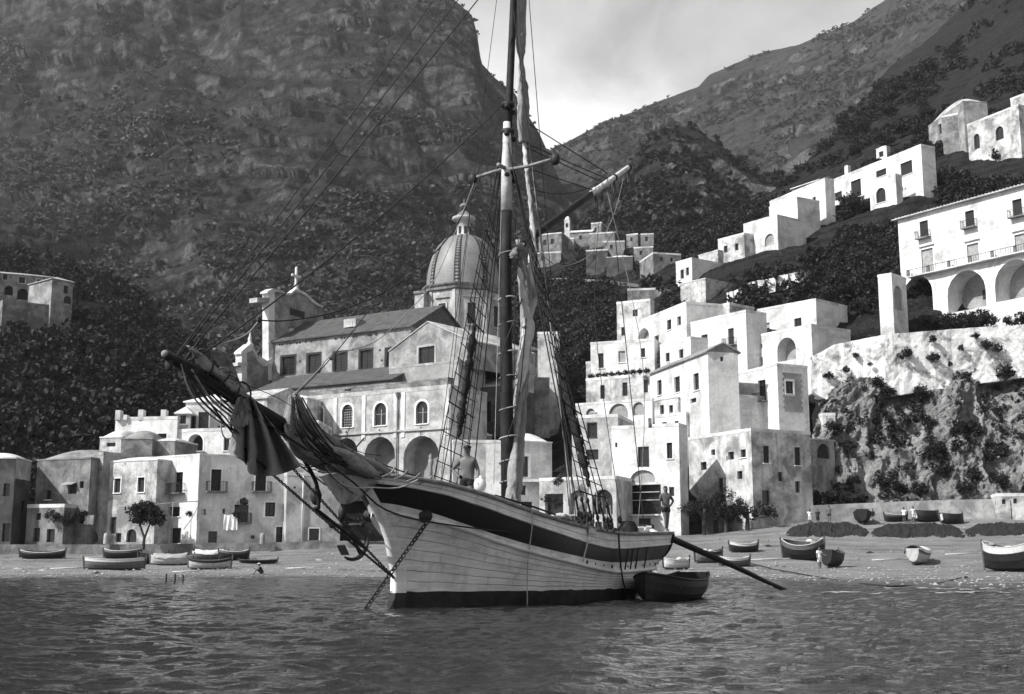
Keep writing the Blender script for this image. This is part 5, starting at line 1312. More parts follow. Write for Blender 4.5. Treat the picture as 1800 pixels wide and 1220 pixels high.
# low promenade wall
m = MB(); pts = [(-400, 957, 120.6), (180, 957, 120.6), (400, 955, 120.8), (640, 950, 121.5)]
w_ = thing('promenade_wall', 'low pale wall along the top of the beach below the left houses', 'wall', P(200, 985, 120.6), 0, None, True)
for i in range(3):
    a, c_ = P(*pts[i]), P(*pts[i+1]); a0, c0 = Vector((a.x, a.y, 0.8)), Vector((c_.x, c_.y, 0.8)); bk = Vector((0, .7, 0))
    m.quad(a0, c0, c_, a); m.quad(a, c_, c_ + bk, a + bk); m.quad(a0 + bk, c0 + bk, c_ + bk, a + bk)
m.build('wall', SM, w_)
for x, y0 in ((186, 938), (461, 928)):
    q = P(x, 956, 120.2); m = MB(); m.lathe(q, [(.25, 0), (.24, .7), (.2, .95), (.01, 1.05)], 10); o = m.build('bollard', SGL, None, q); tag(o, 'stumpy pale bollard on the promenade wall %s' % ('near the bushy tree' if x < 300 else 'below the hanging jib'), 'bollard')
# ---------------------------------------------------------------- villa on the wooded hill
def DL(px, py):
    o = (1e9, 0)
    for k in np.linspace(0, 6, 241):
        y, D = sheet_pt(L, px, k)
        if abs(y - py) < o[0]: o = (abs(y - py), D)
    return o[1]
b = Block((-90, 472, 92, 487), 575, 226, 10)
for r in ((5, 482, 13, 492), (33, 487, 44, 498), (64, 491, 74, 503)): b.opening(r, 'shut', sur=True, sw=.15, sm=SGL)
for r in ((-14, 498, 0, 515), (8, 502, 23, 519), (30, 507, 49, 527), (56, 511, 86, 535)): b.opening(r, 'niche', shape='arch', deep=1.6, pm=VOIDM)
t = house('hillside_villa', 'long villa with arched loggia and tiled roof among dark trees on the left hill', b, SM, 'hip', cat='villa', rmat=TILEP, rise=1.3)  # darker wall than the wing: the facade's shade is put into its colour
b = Block((92, 489, 129, 496), 580, 223, 8); b.opening((112, 502, 120, 516), 'door'); b.opening((112, 520, 126, 534), 'niche', shape='arch', pm=VOIDM); more(t, b, SG, 'hip', rmat=TILEP, rise=.9, name='wing_wall')
b = Block((5, 530, 104, 541), 590, 220, 5); more(t, b, SM, 'flat', rmat=SM, name='terrace_wall')
# ---------------------------------------------------------------- right hillside
H = 'white houses stepping up the right hillside'
def hh(kind, label, blk, mat=SW, roof='flat', ops=(), **kw):
    for o in ops: blk.opening(o[0], o[1], **(o[2] if len(o) > 2 else {}))
    return house(kind, label, blk, mat, roof, group=H, **kw)
t = hh('quoined_house', 'white corner house with grey quoined side wall and two balcony windows', HB((1272, 664, 1366, 643), 765, side=1419), SW, 'flat', [((1289, 678, 1300, 710), 'win', dict(balc=.35)), ((1333, 668, 1346, 705), 'win', dict(balc=.35)), ((1338, 724, 1343, 732), 'open'), ((1381, 670, 1395, 692), 'win', dict(f='r', sur=True, sw=.12))], par_h=.3)
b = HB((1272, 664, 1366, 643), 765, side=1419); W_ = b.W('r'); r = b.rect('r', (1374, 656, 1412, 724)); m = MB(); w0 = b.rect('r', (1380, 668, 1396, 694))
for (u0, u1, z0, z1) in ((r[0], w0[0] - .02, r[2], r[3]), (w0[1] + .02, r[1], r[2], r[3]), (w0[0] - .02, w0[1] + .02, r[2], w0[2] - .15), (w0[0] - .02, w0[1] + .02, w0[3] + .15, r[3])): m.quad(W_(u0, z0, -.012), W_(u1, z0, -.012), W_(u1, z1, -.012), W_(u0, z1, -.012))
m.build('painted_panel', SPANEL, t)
for sx in (0, 1):
    m = MB()
    for k in range(14):
        z = lerp(r[2], r[3], k / 14); wd_ = .035 if k % 2 else .075; u0 = r[0] if not sx else r[1] - wd_; m.quad(W_(u0, z, -.03), W_(u0 + wd_, z, -.03), W_(u0 + wd_, z + .3, -.03), W_(u0, z + .3, -.03))
    m.build('quoin', SW, t)
hh('gabled_house', 'white house with three upper windows and small gable window, left of the quoined house', HB((1142, 658, 1244, 618), 768, side=1297), SW, 'gables', [((1155, 668, 1163, 695), 'win'), ((1185, 662, 1195, 690), 'win'), ((1219, 656, 1229, 686), 'win', dict(sur=True, sw=.15)), ((1182, 712, 1196, 722), 'open'), ((1213, 700, 1224, 708), 'open'), ((1266, 627, 1272, 635), 'open', dict(f='r'))], rise=1.0, rmat=ROOFG)
hh('annexe', 'low blank white annexe below the gabled house', HB((1205, 712, 1275, 697), 768, 3), SW, 'flat', [((1236, 752, 1249, 759), 'open'), ((1262, 745, 1267, 755), 'open'), ((1212, 722, 1221, 738), 'win'), ((1243, 716, 1251, 732), 'win')])
t = hh('panelled_house', 'white house with two tall dark doors between grey wall panels', HB((1214, 571, 1311, 549), 650, side=1347), SW, 'flat', [((1233, 588, 1244, 617), 'door'), ((1280, 577, 1290, 607), 'door', dict(balc=.5))])
hh('terrace_house', 'white house with a thin canopy at its right end above the arched house', HB((1331, 548, 1434, 529), 600, -1), SW, 'flat', [((1340, 568, 1353, 590), 'shut', dict(fm=SHUTP)), ((1396, 559, 1409, 577), 'win')])
hh('arched_house', 'white house with one big rounded arch and two tiny windows', HB((1312, 597, 1426, 574), 652, 2.5), SW, 'flat', [((1334, 605, 1340, 613), 'open'), ((1334, 628, 1341, 643), 'open'), ((1366, 593, 1399, 634), 'niche', dict(shape='arch', deep=1.5))])
hh('cube_house', 'white cube house with dark shutter above a plant covered terrace', HB((1038, 606, 1150, 599), 672), SW, 'flat', [((1052, 621, 1061, 647), 'shut'), ((1087, 617, 1099, 637), 'shut', dict(fm=SHUTP)), ((1126, 612, 1134, 628), 'win')])
hh('terrace_house', 'white terrace storey with three dark doorways under hanging plants', HB((1030, 670, 1146, 660), 722, 2.5), SW2, 'flat', [((1055, 677, 1063, 701), 'open'), ((1094, 672, 1103, 696), 'open'), ((1131, 667, 1139, 690), 'open')])
hh('arched_house', 'low white vaulted house with two small arches just below the terrace storey', HB((1012, 714, 1146, 704), 745, 3.5), SW, 'flat', [((1030, 718, 1046, 740), 'niche', dict(shape='arch')), ((1070, 706, 1104, 735), 'niche', dict(shape='arch')), ((1112, 704, 1132, 730), 'niche', dict(shape='arch'))])
hh('grey_house', 'small grey box house topmost of the middle cluster', HB((1103, 511, 1164, 509), 545, -2), SM, 'flat')
hh('cube_house', 'white house with one dark square window below the grey box house', HB((1084, 535, 1143, 529), 608, side=1150), SW2, 'flat', [((1112, 544, 1121, 556), 'open'), ((1092, 575, 1098, 590), 'open')])
hh('arched_house', 'white house with a rounded arch beside dark trees, left of the panelled house', HB((1112, 572, 1206, 534), 612, 2.5), SW, 'flat', [((1121, 577, 1141, 600), 'niche', dict(shape='arch', deep=1.0)), ((1150, 590, 1158, 602), 'open'), ((1172, 562, 1180, 580), 'win'), ((1190, 556, 1197, 572), 'open')])
hh('small_house', 'small white house with slit window left of the olive trees', HB((1188, 464, 1216, 456), 500), SW, 'flat', [((1196, 474, 1202, 490), 'open'), ((1206, 470, 1211, 484), 'open')])
hh('small_house', 'low white wall house stepping down below the slit windowed one', HB((1196, 500, 1240, 490), 530), SW2, 'vault', rise=.8)
hh('small_house', 'little white house with curved top among trees below the long upper house', HB((1228, 450, 1262, 440), 470), SW2, 'vault', rise=1.2)
hh('upper_house', 'white upper house with arch and small window at the left end of the top row', HB((1307, 397, 1366, 380), 440), SW, 'flat', [((1318, 412, 1325, 428), 'open'), ((1344, 411, 1361, 432), 'niche', dict(shape='arch'))])
hh('upper_house', 'white house with dark shaded right side in the top row', HB((1352, 367, 1401, 349), 415, 2, side=1440), SW, 'flat', [((1375, 394, 1383, 409), 'win')])
hh('upper_house', 'tall white block behind the dark sided house in the top row', HB((1353, 357, 1450, 316), 400, -3, side=1466), SW, 'flat', [((1428, 346, 1434, 354), 'open')])
t = hh('long_house', 'long white house with bell turret in the top row', HB((1464, 320, 1619, 258), 352, side=1643), SW, 'flat', [((1496, 316, 1514, 347), 'shut', dict(sur=True, sw=.2)), ((1583, 284, 1604, 307), 'shut', dict(sur=True, sw=.2)), ((1464, 338, 1480, 352), 'open'), ((1540, 298, 1558, 310), 'win')], par_h=.5)
b = HB((1540, 263, 1558, 257), 285, 0, 0); b.depth = 1.2; b.opening((1545, 266, 1553, 276), 'open'); more(t, b, SW, 'vault', rise=.6, name='bell_turret'); box_part(t, 'chimney', (1484, 292, 1490, 290), 312, DR(1487, 352) - 1, .8, SW)
hh('gallery_house', 'white block with arched fanlight window jutting from the long house', HB((1528, 322, 1574, 308), 362, 4, side=1585), SW, 'flat', [((1540, 330, 1557, 356), 'win', dict(shape='arch', sur=True, sw=.25, bars=3))])
hh('chapel', 'grey vaulted chapel with dark shaded side high on the right', HB((1632, 222, 1693, 178), 262, side=1735), SG, 'vault', [((1650, 218, 1655, 236), 'open')], cat='chapel', rise=3.4, rmat=SGL)
hh('stone_block', 'square grey stone block below the vaulted chapel', HB((1655, 207, 1700, 198), 262, 4, side=1722), SM, 'flat')
hh('top_house', 'white stained house topmost at the right edge', HB((1776, 176, 1850, 148), 240, -2), SW2, 'flat', [((1786, 190, 1800, 215), 'open')])
hh('buttressed_house', 'white buttressed wall house right of the vaulted chapel', HB((1700, 222, 1790, 186), 272), SW2, 'flat', [((1712, 235, 1722, 262), 'open', dict(shape='arch')), ((1750, 222, 1764, 246), 'open', dict(shape='arch'))])
# the big house
b = HB((1578, 386, 1860, 309), 540, 1.5, 20, depth=11)
for r in ((1617, 388, 1632, 418), (1697, 370, 1713, 400), (1780, 350, 1797, 381)): b.opening(r, 'shut', balc=.35, sur=True, sw=.15)
for r in ((1620, 437, 1641, 478), (1700, 428, 1721, 462), (1784, 411, 1803, 446)): b.opening(r, 'shut', fm=SHUTP, hood=True, sur=True, sw=.15, sill=False)
for r in ((1586, 486, 1640, 560), (1665, 475, 1733, 545), (1748, 456, 1822, 525)): b.opening(r, 'niche', shape='arch', deep=3.0, sur=True, sw=.3)
b_big = b; big = hh('grand_house', 'largest white three storey house with arcaded ground floor at the right edge', b, SW, 'hip', rmat=TILEP, rise=1.2, over=.6)
for x, y, x1, y1 in ((1702, 503, 1722, 520), (1786, 488, 1806, 505)):
    r = b.rect('f', (x, y, x1, y1)); m = MB(); W_ = b.W('f'); m.quad(W_(r[0], r[2], 2.95), W_(r[1], r[2], 2.95), W_(r[1], r[3], 2.95), W_(r[0], r[3], 2.95)); m.build('arch_window', SHUT, big)
z0 = b.uz('f', 1700, 468)[1]; m = MB(); u0 = b.uz('f', 1600, 470)[0]; m.obox(b.W('f')(u0, z0, 0), b.t * (b.w * (1 - u0)), b.n * .9, up * .16); bal = m.build('balcony', SW, big)
m = MB(); n_ = int(b.w * (1 - u0) / .35); o_ = b.W('f')(u0, z0 + .16, -.82)
for k in range(n_): m.obox(o_ + b.t * (.35 * k), b.t * .03, b.n * .03, up * .8)
m.obox(o_ + up * .8, b.t * (b.w * (1 - u0) - .1), b.n * .05, up * .05); m.build('railing', RAILM, bal)
for k in range(0, n_, 9): m = MB(); m.obox(o_ + b.t * (.35 * k) - b.n * .06, b.t * .3, -b.n * .2, up * .9); m.build('railing_post', SM, bal)
m = MB()
for k in range(46): m.obox(b.a + up * (b.zt - .02) + b.t * (b.w * k / 46) + b.n * .02, b.t * .16, b.n * .5, up * .14)
m.build('eaves_brackets', SGL, big)
b2 = HB((1543, 488, 1567, 484), 548, 6, 10, depth=3, side=1592); b2.opening((1572, 503, 1587, 545), 'niche', f='r', shape='arch'); more(big, b2, SW, 'flat', name='porch_wall')
hh('pale_house', 'broad stained house with shaded grey side wall at the foot of the hillside', HB((1210, 774, 1320, 758), 900, side=1424), SW2, 'flat', [((1280, 794, 1290, 808), 'open'), ((1277, 802, 1279, 810), 'open'), ((1232, 812, 1242, 826), 'open'), ((1302, 790, 1311, 804), 'win'), ((1250, 790, 1257, 800), 'open'), ((1296, 828, 1305, 842), 'open'), ((1262, 840, 1271, 862), 'door'), ((1342, 784, 1353, 814), 'shut', dict(f='r')), ((1397, 786, 1408, 818), 'shut', dict(f='r')), ((1368, 830, 1376, 846), 'open', dict(f='r')), ((1340, 862, 1354, 888), 'open', dict(f='r')), ((1398, 846, 1407, 866), 'open', dict(f='r'))])
hh('weathered_house', 'low weathered grey house with a dark arch against the cliff', HB((1424, 772, 1466, 776), 860, 2), SG, 'vault', [((1436, 780, 1460, 806), 'niche', dict(shape='arch', pm=VOIDM))], rise=.5)
hh('white_hut', 'bright white box hut at the cliff edge beside the quoined house', HB((1428, 738, 1446, 731), 770, 2, side=1468), SW, 'flat', cat='hut')
b = Block((1240, 889, 1278, 889), 945, 131, 3); b.opening((1254, 914, 1263, 945), 'door'); house('wooden_shed', 'dark wooden shed with narrow door under the beach trees', b, SD, 'flat', cat='shed', rmat=SM)
b = Block((1752, 873, 1860, 872), 930, 132.5, 4); b.opening((1761, 877, 1768, 886), 'open', shape='arch'); b.opening((1781, 876, 1788, 885), 'open', shape='arch'); b.opening((1777, 880, 1779, 918), 'open'); house('bathing_hut', 'small white hut with two round holes at the right end of the beach wall', b, SW2, 'flat', cat='hut')
BIGF = b_big
for tp, yb, mt, rf, ops, lb in (((1150, 705, 1192, 699), 760, SW2, 'vault', [((1160, 712, 1167, 728), 'open'), ((1176, 712, 1183, 726), 'open')], 'small vaulted house squeezed before the gabled house with two slit windows'),
        ((1152, 735, 1206, 729), 775, SW, 'flat', [((1164, 742, 1172, 756), 'win'), ((1186, 740, 1193, 754), 'open')], 'small flat white house behind the shop house roof'),
        ((1258, 728, 1292, 722), 770, SW, 'flat', [((1264, 736, 1270, 750), 'open'), ((1280, 734, 1287, 748), 'win')], 'tiny white house tucked under the left balcony of the quoined house'),
        ((1030, 640, 1066, 636), 676, SGL, 'flat', [((1038, 648, 1045, 660), 'open')], 'small grey cube at the left end of the plant covered terrace'),
        ((1160, 610, 1214, 596), 650, SW, 'flat', [((1170, 620, 1177, 636), 'win'), ((1194, 614, 1201, 630), 'win')], 'white terraced house with two windows left of the panelled house'),
        ((1240, 545, 1282, 536), 570, SW2, 'flat', [((1252, 549, 1259, 560), 'open')], 'low stained wall house above the panelled house roof'),
        ((1392, 332, 1440, 316), 352, SM, 'gables', [((1404, 336, 1410, 346), 'open')], 'grey gabled house behind the top row, left of the long house'),
        ((1262, 424, 1308, 412), 452, SW2, 'flat', [((1272, 432, 1279, 444), 'open'), ((1292, 428, 1298, 440), 'open')], 'stained white house left of the upper arch house')):
    hh('small_house', lb, HB(tp, yb, 3.4, depth=5), mt, rf, ops, rise=.9)
o = thing('pergola', 'thin pole pergola standing before the balcony house right of the bushy tree', 'pergola', P(300, 956, 120.9), 0)
m = MB(); m.tube([(0, 0, 0), (.05, 0, 3.95)], .05, 6); m.build('pole', WOODM, o)
m = MB(); m.tube([(-1.5, .1, 3.75), (.2, 0, 3.92), (2.4, .2, 4.05)], .045, 6); m.build('beam', WOODM, o)
m = MB(); m.tube([(2.35, .2, 2.2), (2.4, .2, 4.05)], .035, 6); m.build('pole', WOODM, o)
# far village in the valley
V = 'small houses of the far village'
for i, (x0, y0, x1, y1, yb, mt, rf, lb, win) in enumerate((
    (947, 414, 987, 410, 452, SM, 'flat', 'broad pale village house just right of the mast', ((955, 422, 961, 431), (968, 420, 974, 429))),
    (986, 421, 1009, 420, 440, SG, 'flat', 'low bright village house right of the bell tower foot', ((994, 427, 999, 434),)),
    (1002, 409, 1040, 407, 430, SM, 'gables', 'grey gabled village house beside the bell tower', ((1018, 414, 1023, 421),)),
    (1039, 394, 1057, 392, 422, SG, 'flat', 'small tall white village house highest in the valley', ((1045, 400, 1049, 407),)),
    (1036, 412, 1082, 409, 433, SM, 'flat', 'wide white village terrace below the highest house', ()),
    (1101, 414, 1121, 412, 430, SM, 'flat', 'little grey village house with pale edge near the gaff end', ((1108, 417, 1112, 424),)),
    (1126, 413, 1149, 412, 432, SM, 'flat', 'grey village house with white front corner below the crag', ((1134, 416, 1139, 424),)),
    (1114, 437, 1148, 435, 455, SM, 'flat', 'grey block house low in the village', ((1124, 441, 1129, 448),)),
    (1148, 446, 1197, 449, 468, SM, 'flat', 'long dark village house at the right end', ((1160, 452, 1165, 459), (1178, 453, 1183, 460))),
    (1030, 442, 1068, 440, 475, SD, 'flat', 'dark stone village house with blank front', ((1042, 448, 1047, 456),)),
    (1066, 453, 1112, 451, 480, SD, 'vault', 'dark domed village house half hidden in trees', ()),
    (945, 446, 986, 444, 468, SM, 'flat', 'stained white village house lowest beside the mast', ((951, 450, 956, 458),)),
    (1060, 426, 1098, 425, 448, SM, 'flat', 'grey terraced house in the middle of the village', ((1072, 430, 1077, 437),)))):
    b = HB((x0, y0, x1, y1), yb, 2, 6, depth=8)
    for r in win: b.opening(r, 'open')
    house('village_house', lb, b, mt, rf, group=V, rise=1.5)
b = HB((992, 387, 1001, 386), 425, 1, 6, depth=1.6); b.opening((994, 392, 999, 400), 'open', shape='arch'); house('bell_tower', 'slim white bell tower with little dome in the far village', b, SW, 'vault', cat='bell tower', rise=2.0)
# ---------------------------------------------------------------- walls on the right
def wallslab(name, label, top, bot, mat, off=1.0, th=.8, nz_=10, cat='wall', Df=None, rough=0.0):
    xs = np.linspace(top[0][0], top[-1][0], 60); fr, bk = [], []
    for j in range(nz_ + 1):
        r, r2 = [], []
        for x in xs:
            yt = interp(x, [p[0] for p in top], [p[1] for p in top]); yb = interp(x, [p[0] for p in bot], [p[1] for p in bot])
            D0 = (Df(x) if Df else DR(x, yb)) - off; p0 = P(x, yb, D0); zt = P(x, yt, D0).z
            p = Vector((p0.x, p0.y, lerp(p0.z, zt, j / nz_)))
            if rough: p += Vector((0, -abs(fbm((p.x * .5, p.z * .5, 3), 4)) * rough, fbm((p.x * .4, 7, 1), 3) * rough * .5 if j == nz_ else 0))
            r.append(p); r2.append(p + Vector((.15, th, 0)))
        fr.append(r); bk.append(r2)
    c_ = fr[0][30]; t = thing(name, label, cat, c_, 0, None, True)
    m = MB(); m.grid(fr, False); m.grid(bk, False); m.grid([fr[-1], bk[-1]], False); m.build('wall', mat, t); return t
m_, nt, b_ = _mat('lichen_white_wall'); c = coords(nt); a = nz(nt, c, .45, 9, .68, .6); s_ = nz(nt, coords(nt, (1.6, 1.6, .5)), .8, 7, .7, .4); f = nz(nt, c, 2.5, 6, .7)
col = mixc(nt, ramp(nt, a, [(.38, 1), (.50, 0)]), .72, .24); col = mixc(nt, ramp(nt, s_, [(.60, 0), (.66, .85)]), col, .08)
nt.links.new(mixc(nt, .6, col, ramp(nt, f, [(.3, .6), (.6, 1)]), 'MULTIPLY'), b_.inputs['Base Color']); b_.inputs['Roughness'].default_value = .95; bump(nt, b_, f, .7, .15)
wallslab('terrace_wall', 'tall white stained retaining wall on the cliff dotted with bushes', [(1430, 626), (1470, 606), (1560, 588), (1640, 582), (1720, 576), (1900, 566)], [(1430, 705), (1500, 700), (1560, 698), (1650, 684), (1900, 650)], m_, 3.6, 1.5, 12, rough=.22)
wallslab('beach_wall', 'long low grey wall along the back of the right beach', [(1312, 894), (1480, 886), (1650, 879), (1760, 877)], [(1312, 925), (1480, 925), (1650, 922), (1760, 922)], SGL, 0, .7, 3, Df=lambda x: interp(x, [1300, 1480, 1760], [133, 134.4, 135]))
wallslab('garden_wall', 'pale crumbling garden wall with holes above the panelled house', [(1278, 515), (1330, 494), (1422, 474)], [(1278, 540), (1330, 520), (1422, 500)], m_, 1.5, .6, 4, rough=.4)
wallslab('path_wall', 'thin pale path wall crossing the dark slope below the far village', [(965, 488), (1060, 492), (1130, 500), (1180, 510)], [(965, 493), (1060, 498), (1130, 506), (1180, 516)], SM, 2, .5, 2)

for x0, y0, x1, y1, D, lb in ((394, 905, 417, 932, 122.3, 'large white sheet hung out to dry on the long white house'), (150, 906, 164, 922, 122.6, 'small white cloth drying beside the narrow grey house')):
    a, b_ = P(x0, y0, D), P(x1, y0, D); zb_ = P(x0, y1, D).z; rows = []
    for j in range(9): rows.append([a.lerp(b_, i / 14) - a + Vector((.06 * j / 8 * (1 if i > 7 else -1), -.10 * math.sin(i * 1.3 + j * .2) * (.3 + j / 8), (zb_ - a.z) * j / 8 + .04 * math.sin(i))) for i in range(15)])
    m = MB(); m.grid(rows); m.grid([[p + Vector((0, .02, 0)) for p in r] for r in rows]); o = m.build('hanging_sheet', plain('white_linen', .70, .9, var=.08)); o.location = a; tag(o, lb, 'sheet')

# rainwater pipes and chimneys on the hillside and beach houses
random.seed(77); hs = [o for o in bpy.data.objects if o.parent is None and o.get('category') == 'house' and o.get('group') in (H, G)]
for o in hs:
    w_ = next((c for c in o.children if c.name.split('.')[0] == 'wall'), None)
    if not w_: continue
    vs = [Vector(v.co) for v in w_.data.vertices]; zt = max(v.z for v in vs); tp = [v for v in vs if v.z > zt - .02]
    cx, cy = sum(v.x for v in tp) / len(tp), sum(v.y for v in tp) / len(tp); lx, rx = min(tp, key=lambda v: v.x), max(tp, key=lambda v: v.x)
    if random.random() < .6:
        p = lx.lerp(rx, random.uniform(.25, .75)); q = Vector((lerp(p.x, cx, .6), lerp(p.y, cy, .6) + 1.0, zt)); k = random.uniform(.5, .9)
        m = MB(); m.box(q + Vector((0, 0, k / 2)), (.55, .55, k)); m.box(q + Vector((0, 0, k + .08)), (.7, .7, .1)); c_ = m.build('chimney', SW2, None, (0, 0, 0)); c_.parent = o
# ================================================================ vegetation
LEAFD = leafmat('dark_leaves', 0.020); LEAFM = leafmat('olive_leaves', 0.042); LEAFF = leafmat('forest_leaves', 0.014); LEAFH = leafmat('mountain_scrub', 0.055)
BARK = plain('tree_bark', 0.05, 0.9, var=0.4, scale=3)
def leaf_cloud(n, clumps, size, rng, flat=0.8, top=0.0):
    """n leaf-sized quads gathered in clumps through a unit crown; returns an (n,4,3) array"""
    c = rng.normal(size=(clumps, 3)); c /= np.linalg.norm(c, axis=1)[:, None]; c *= rng.uniform(0.35, 0.82, (clumps, 1)); c[:, 2] *= flat
    r = rng.uniform(0.22, 0.46, clumps)
    k = rng.integers(0, clumps, n); d = rng.normal(size=(n, 3)); d /= np.linalg.norm(d, axis=1)[:, None]
    p = c[k] + d * (r[k] * rng.uniform(0.45, 1.05, n))[:, None]
    a = rng.normal(size=(n, 3)); a /= np.linalg.norm(a, axis=1)[:, None]; b = np.cross(a, rng.normal(size=(n, 3))); b /= np.linalg.norm(b, axis=1)[:, None]
    s = size * rng.uniform(0.6, 1.4, n)[:, None]; w = s * 0.6
    return np.stack([p - a * s, p + b * w, p + a * s, p - b * w], axis=1)
def quads_mesh(name, q, mat):
    v = q.reshape(-1, 3); f = np.arange(len(v)).reshape(-1, 4); return np_mesh(name, v, f, mat)
def scatter(name, pts, scl, protos, mat, rng, squash=0.8):
    out = []
    for p, s in zip(pts, scl):
        q = protos[rng.integers(len(protos))]; a = rng.uniform(0, 2 * PI); ca, sa = math.cos(a), math.sin(a)
        M_ = np.array([[ca, -sa, 0], [sa, ca, 0], [0, 0, squash * rng.uniform(.7, 1.3)]])
        out.append(q @ M_.T * s + np.array([p[0], p[1], p[2] + 0.35 * s]))
    me = quads_mesh(name, np.concatenate(out), mat); o = bpy.data.objects.new(name, me); COL.objects.link(o); tag(o, kind='stuff'); return o
def on_sheet(name, n, rng, kr, pxr, mask=None, dens=0.0, sc=0.03, taken=()):
    rows, ks, pxs, cols = SHEETS[name]; pts = []; tries = 0
    while len(pts) < n and tries < n * 30:
        tries += 1
        k = rng.uniform(*kr); px = rng.uniform(*pxr)
        i = min(int((k - ks[0]) / (ks[-1] - ks[0]) * (len(ks) - 1)), len(ks) - 2); fj = (px - pxs[0]) / (pxs[-1] - pxs[0]) * (len(pxs) - 1); j = min(int(fj), len(pxs) - 2)
        p = rows[i][j].lerp(rows[i][j+1], fj - j).lerp(rows[i+1][j].lerp(rows[i+1][j+1], fj - j), rng.uniform(0, 1))
        if mask and not mask(p): continue
        if dens and mnoise.noise(p * sc) < dens + rng.uniform(-.25, .25): continue
        pts.append(p)
    return pts
rng = np.random.default_rng(4)
FARP = [leaf_cloud(22, 5, 0.34, rng) for _ in range(6)]
MIDP = [leaf_cloud(120, 9, 0.16, rng) for _ in range(6)]
NEARP = [leaf_cloud(170, 10, 0.15, rng) for _ in range(6)]
# scrub on the big mountain: denser and larger low down, thin higher up
pts = on_sheet('mountain', 5200, rng, (0.9, 2.3), (-250, 1000), None, -0.10, 0.02) + on_sheet('mountain', 2600, rng, (2.0, 3.4), (-250, 960), None, 0.05, 0.012) + on_sheet('mountain', 1200, rng, (3.2, 5.0), (-250, 950), None, 0.12, 0.010)
scatter('mountain_scrub', pts, [rng.uniform(1.6, 4.2) * (0.75 + p.y / 1500) for p in pts], FARP, LEAFH, rng, .75)
pts = on_sheet('crag', 1300, rng, (0.6, 3.0), (940, 1560), None, -0.15, 0.03); scatter('crag_scrub', pts, [rng.uniform(1.8, 4.6) for p in pts], FARP, LEAFD, rng)
pts = on_sheet('far_mountain', 2600, rng, (0.8, 3.0), (960, 1900), None, 0.05, 0.012); scatter('far_scrub', pts, [rng.uniform(2.5, 6.0) for p in pts], FARP, LEAFH, rng, .7)
# houses keep the ground clear around them
BLD = [(o.location.x, o.location.y, o.location.z) for o in bpy.data.objects if o.parent is None and o.get('category') in ('house', 'villa', 'chapel', 'hut', 'church', 'shed', 'hall', 'bell tower')]
def infront(p, marg=0.0):      # does the point hide a house front?
    px, py = pix(p)
    for fx0, fy0, fx1, fy1, D in FRONTS:
        if fx0 - 3 < px < fx1 + 3 and fy0 - 2 < py < fy1 - marg and p.y < D + 4: return True
    return False
FRONTS = []
for o in bpy.data.objects:
    if o.name.startswith(('wall', 'tower_wall', 'porch_wall')) and o.parent and o.parent.get('category') in ('house', 'villa', 'chapel', 'hut', 'bell tower', 'store'):
        ws = [Vector(v.co) + o.parent.location for v in o.data.vertices]; pp = [pix(w) for w in ws]
        FRONTS.append((min(p[0] for p in pp), min(p[1] for p in pp), max(p[0] for p in pp), max(p[1] for p in pp) - 14, min(w.y for w in ws)))
ok = lambda p: not infront(p)
pts = on_sheet('wooded_hill', 2600, rng, (1.4, 6.0), (-260, 520), ok); scatter('hill_forest', pts, [rng.uniform(1.5, 3.4) for p in pts], MIDP, LEAFF, rng, .95)
pts = on_sheet('wooded_hill', 300, rng, (3.4, 6.0), (480, 940), ok); scatter('valley_scrub', pts, [rng.uniform(1.0, 2.2) for p in pts], MIDP, LEAFF, rng, .9)
pts = on_sheet('hillside', 1900, rng, (3.2, 6.9), (900, 1330), ok, -0.35, 0.05) + on_sheet('hillside', 2600, rng, (4.2, 5.9), (1290, 1900), ok, -0.6, 0.04) + on_sheet('hillside', 700, rng, (5.9, 6.95), (1300, 1900), ok, 0.10, 0.03)
scatter('hillside_scrub', pts, [rng.uniform(0.7, 1.9) * (0.8 + p.y / 500) for p in pts], MIDP, LEAFD, rng, .85)
pts = on_sheet('cliff', 300, rng, (0.2, 4.8), (1440, 1900), ok, 0.10, 0.16); scatter('cliff_growth', pts, [rng.uniform(0.4, 1.1) for p in pts], MIDP, LEAFD, rng, .8)
# trees one can tell apart
CROWNS = [quads_mesh('crown', leaf_cloud(900, 22, 0.10, rng, .8), LEAFD) for _ in range(4)]
CROWNM = [quads_mesh('crown', leaf_cloud(800, 20, 0.10, rng, .75), LEAFM) for _ in range(3)]
def trunk_mesh(seed):
    r = random.Random(seed); m = MB(); m.tube([(0, 0, -.6), (.03, .02, .0), (r.uniform(-.06, .06), .03, .5), (r.uniform(-.1, .1), r.uniform(-.1, .1), 1.0)], [.085, .07, .055, .03], 7)
    for k in range(4):
        a = r.uniform(0, 6.28); z = r.uniform(.45, .8); m.tube([(0, 0, z), (math.cos(a) * .25, math.sin(a) * .25, z + .25), (math.cos(a) * .45, math.sin(a) * .45, z + .5)], [.035, .025, .01], 5)
    o = m.build('trunk', BARK, None, None, False); return o.data
TRUNKS = [trunk_mesh(i) for i in range(3)]
def tree(p, r, label, group=None, kind='tree', crowns=None, h=1.0, cat='tree', trunk=True, sq=1.0, mat=None):
    t = thing(kind, label, cat, p, random.uniform(0, 6.28), group)
    cr = bpy.data.objects.new('crown' if trunk else 'foliage', random.choice(crowns or CROWNS)); COL.objects.link(cr); cr.parent = t
    cr.location = (0, 0, h * r * 1.0 if trunk else r * .35); cr.scale = (r, r, r * sq * random.uniform(.85, 1.1))
    tk = bpy.data.objects.new('trunk' if trunk else 'stem', random.choice(TRUNKS)); COL.objects.link(tk); tk.parent = t; tk.scale = (r, r, r * h) if trunk else (r * .5, r * .5, r * .5)
    return t
random.seed(21)
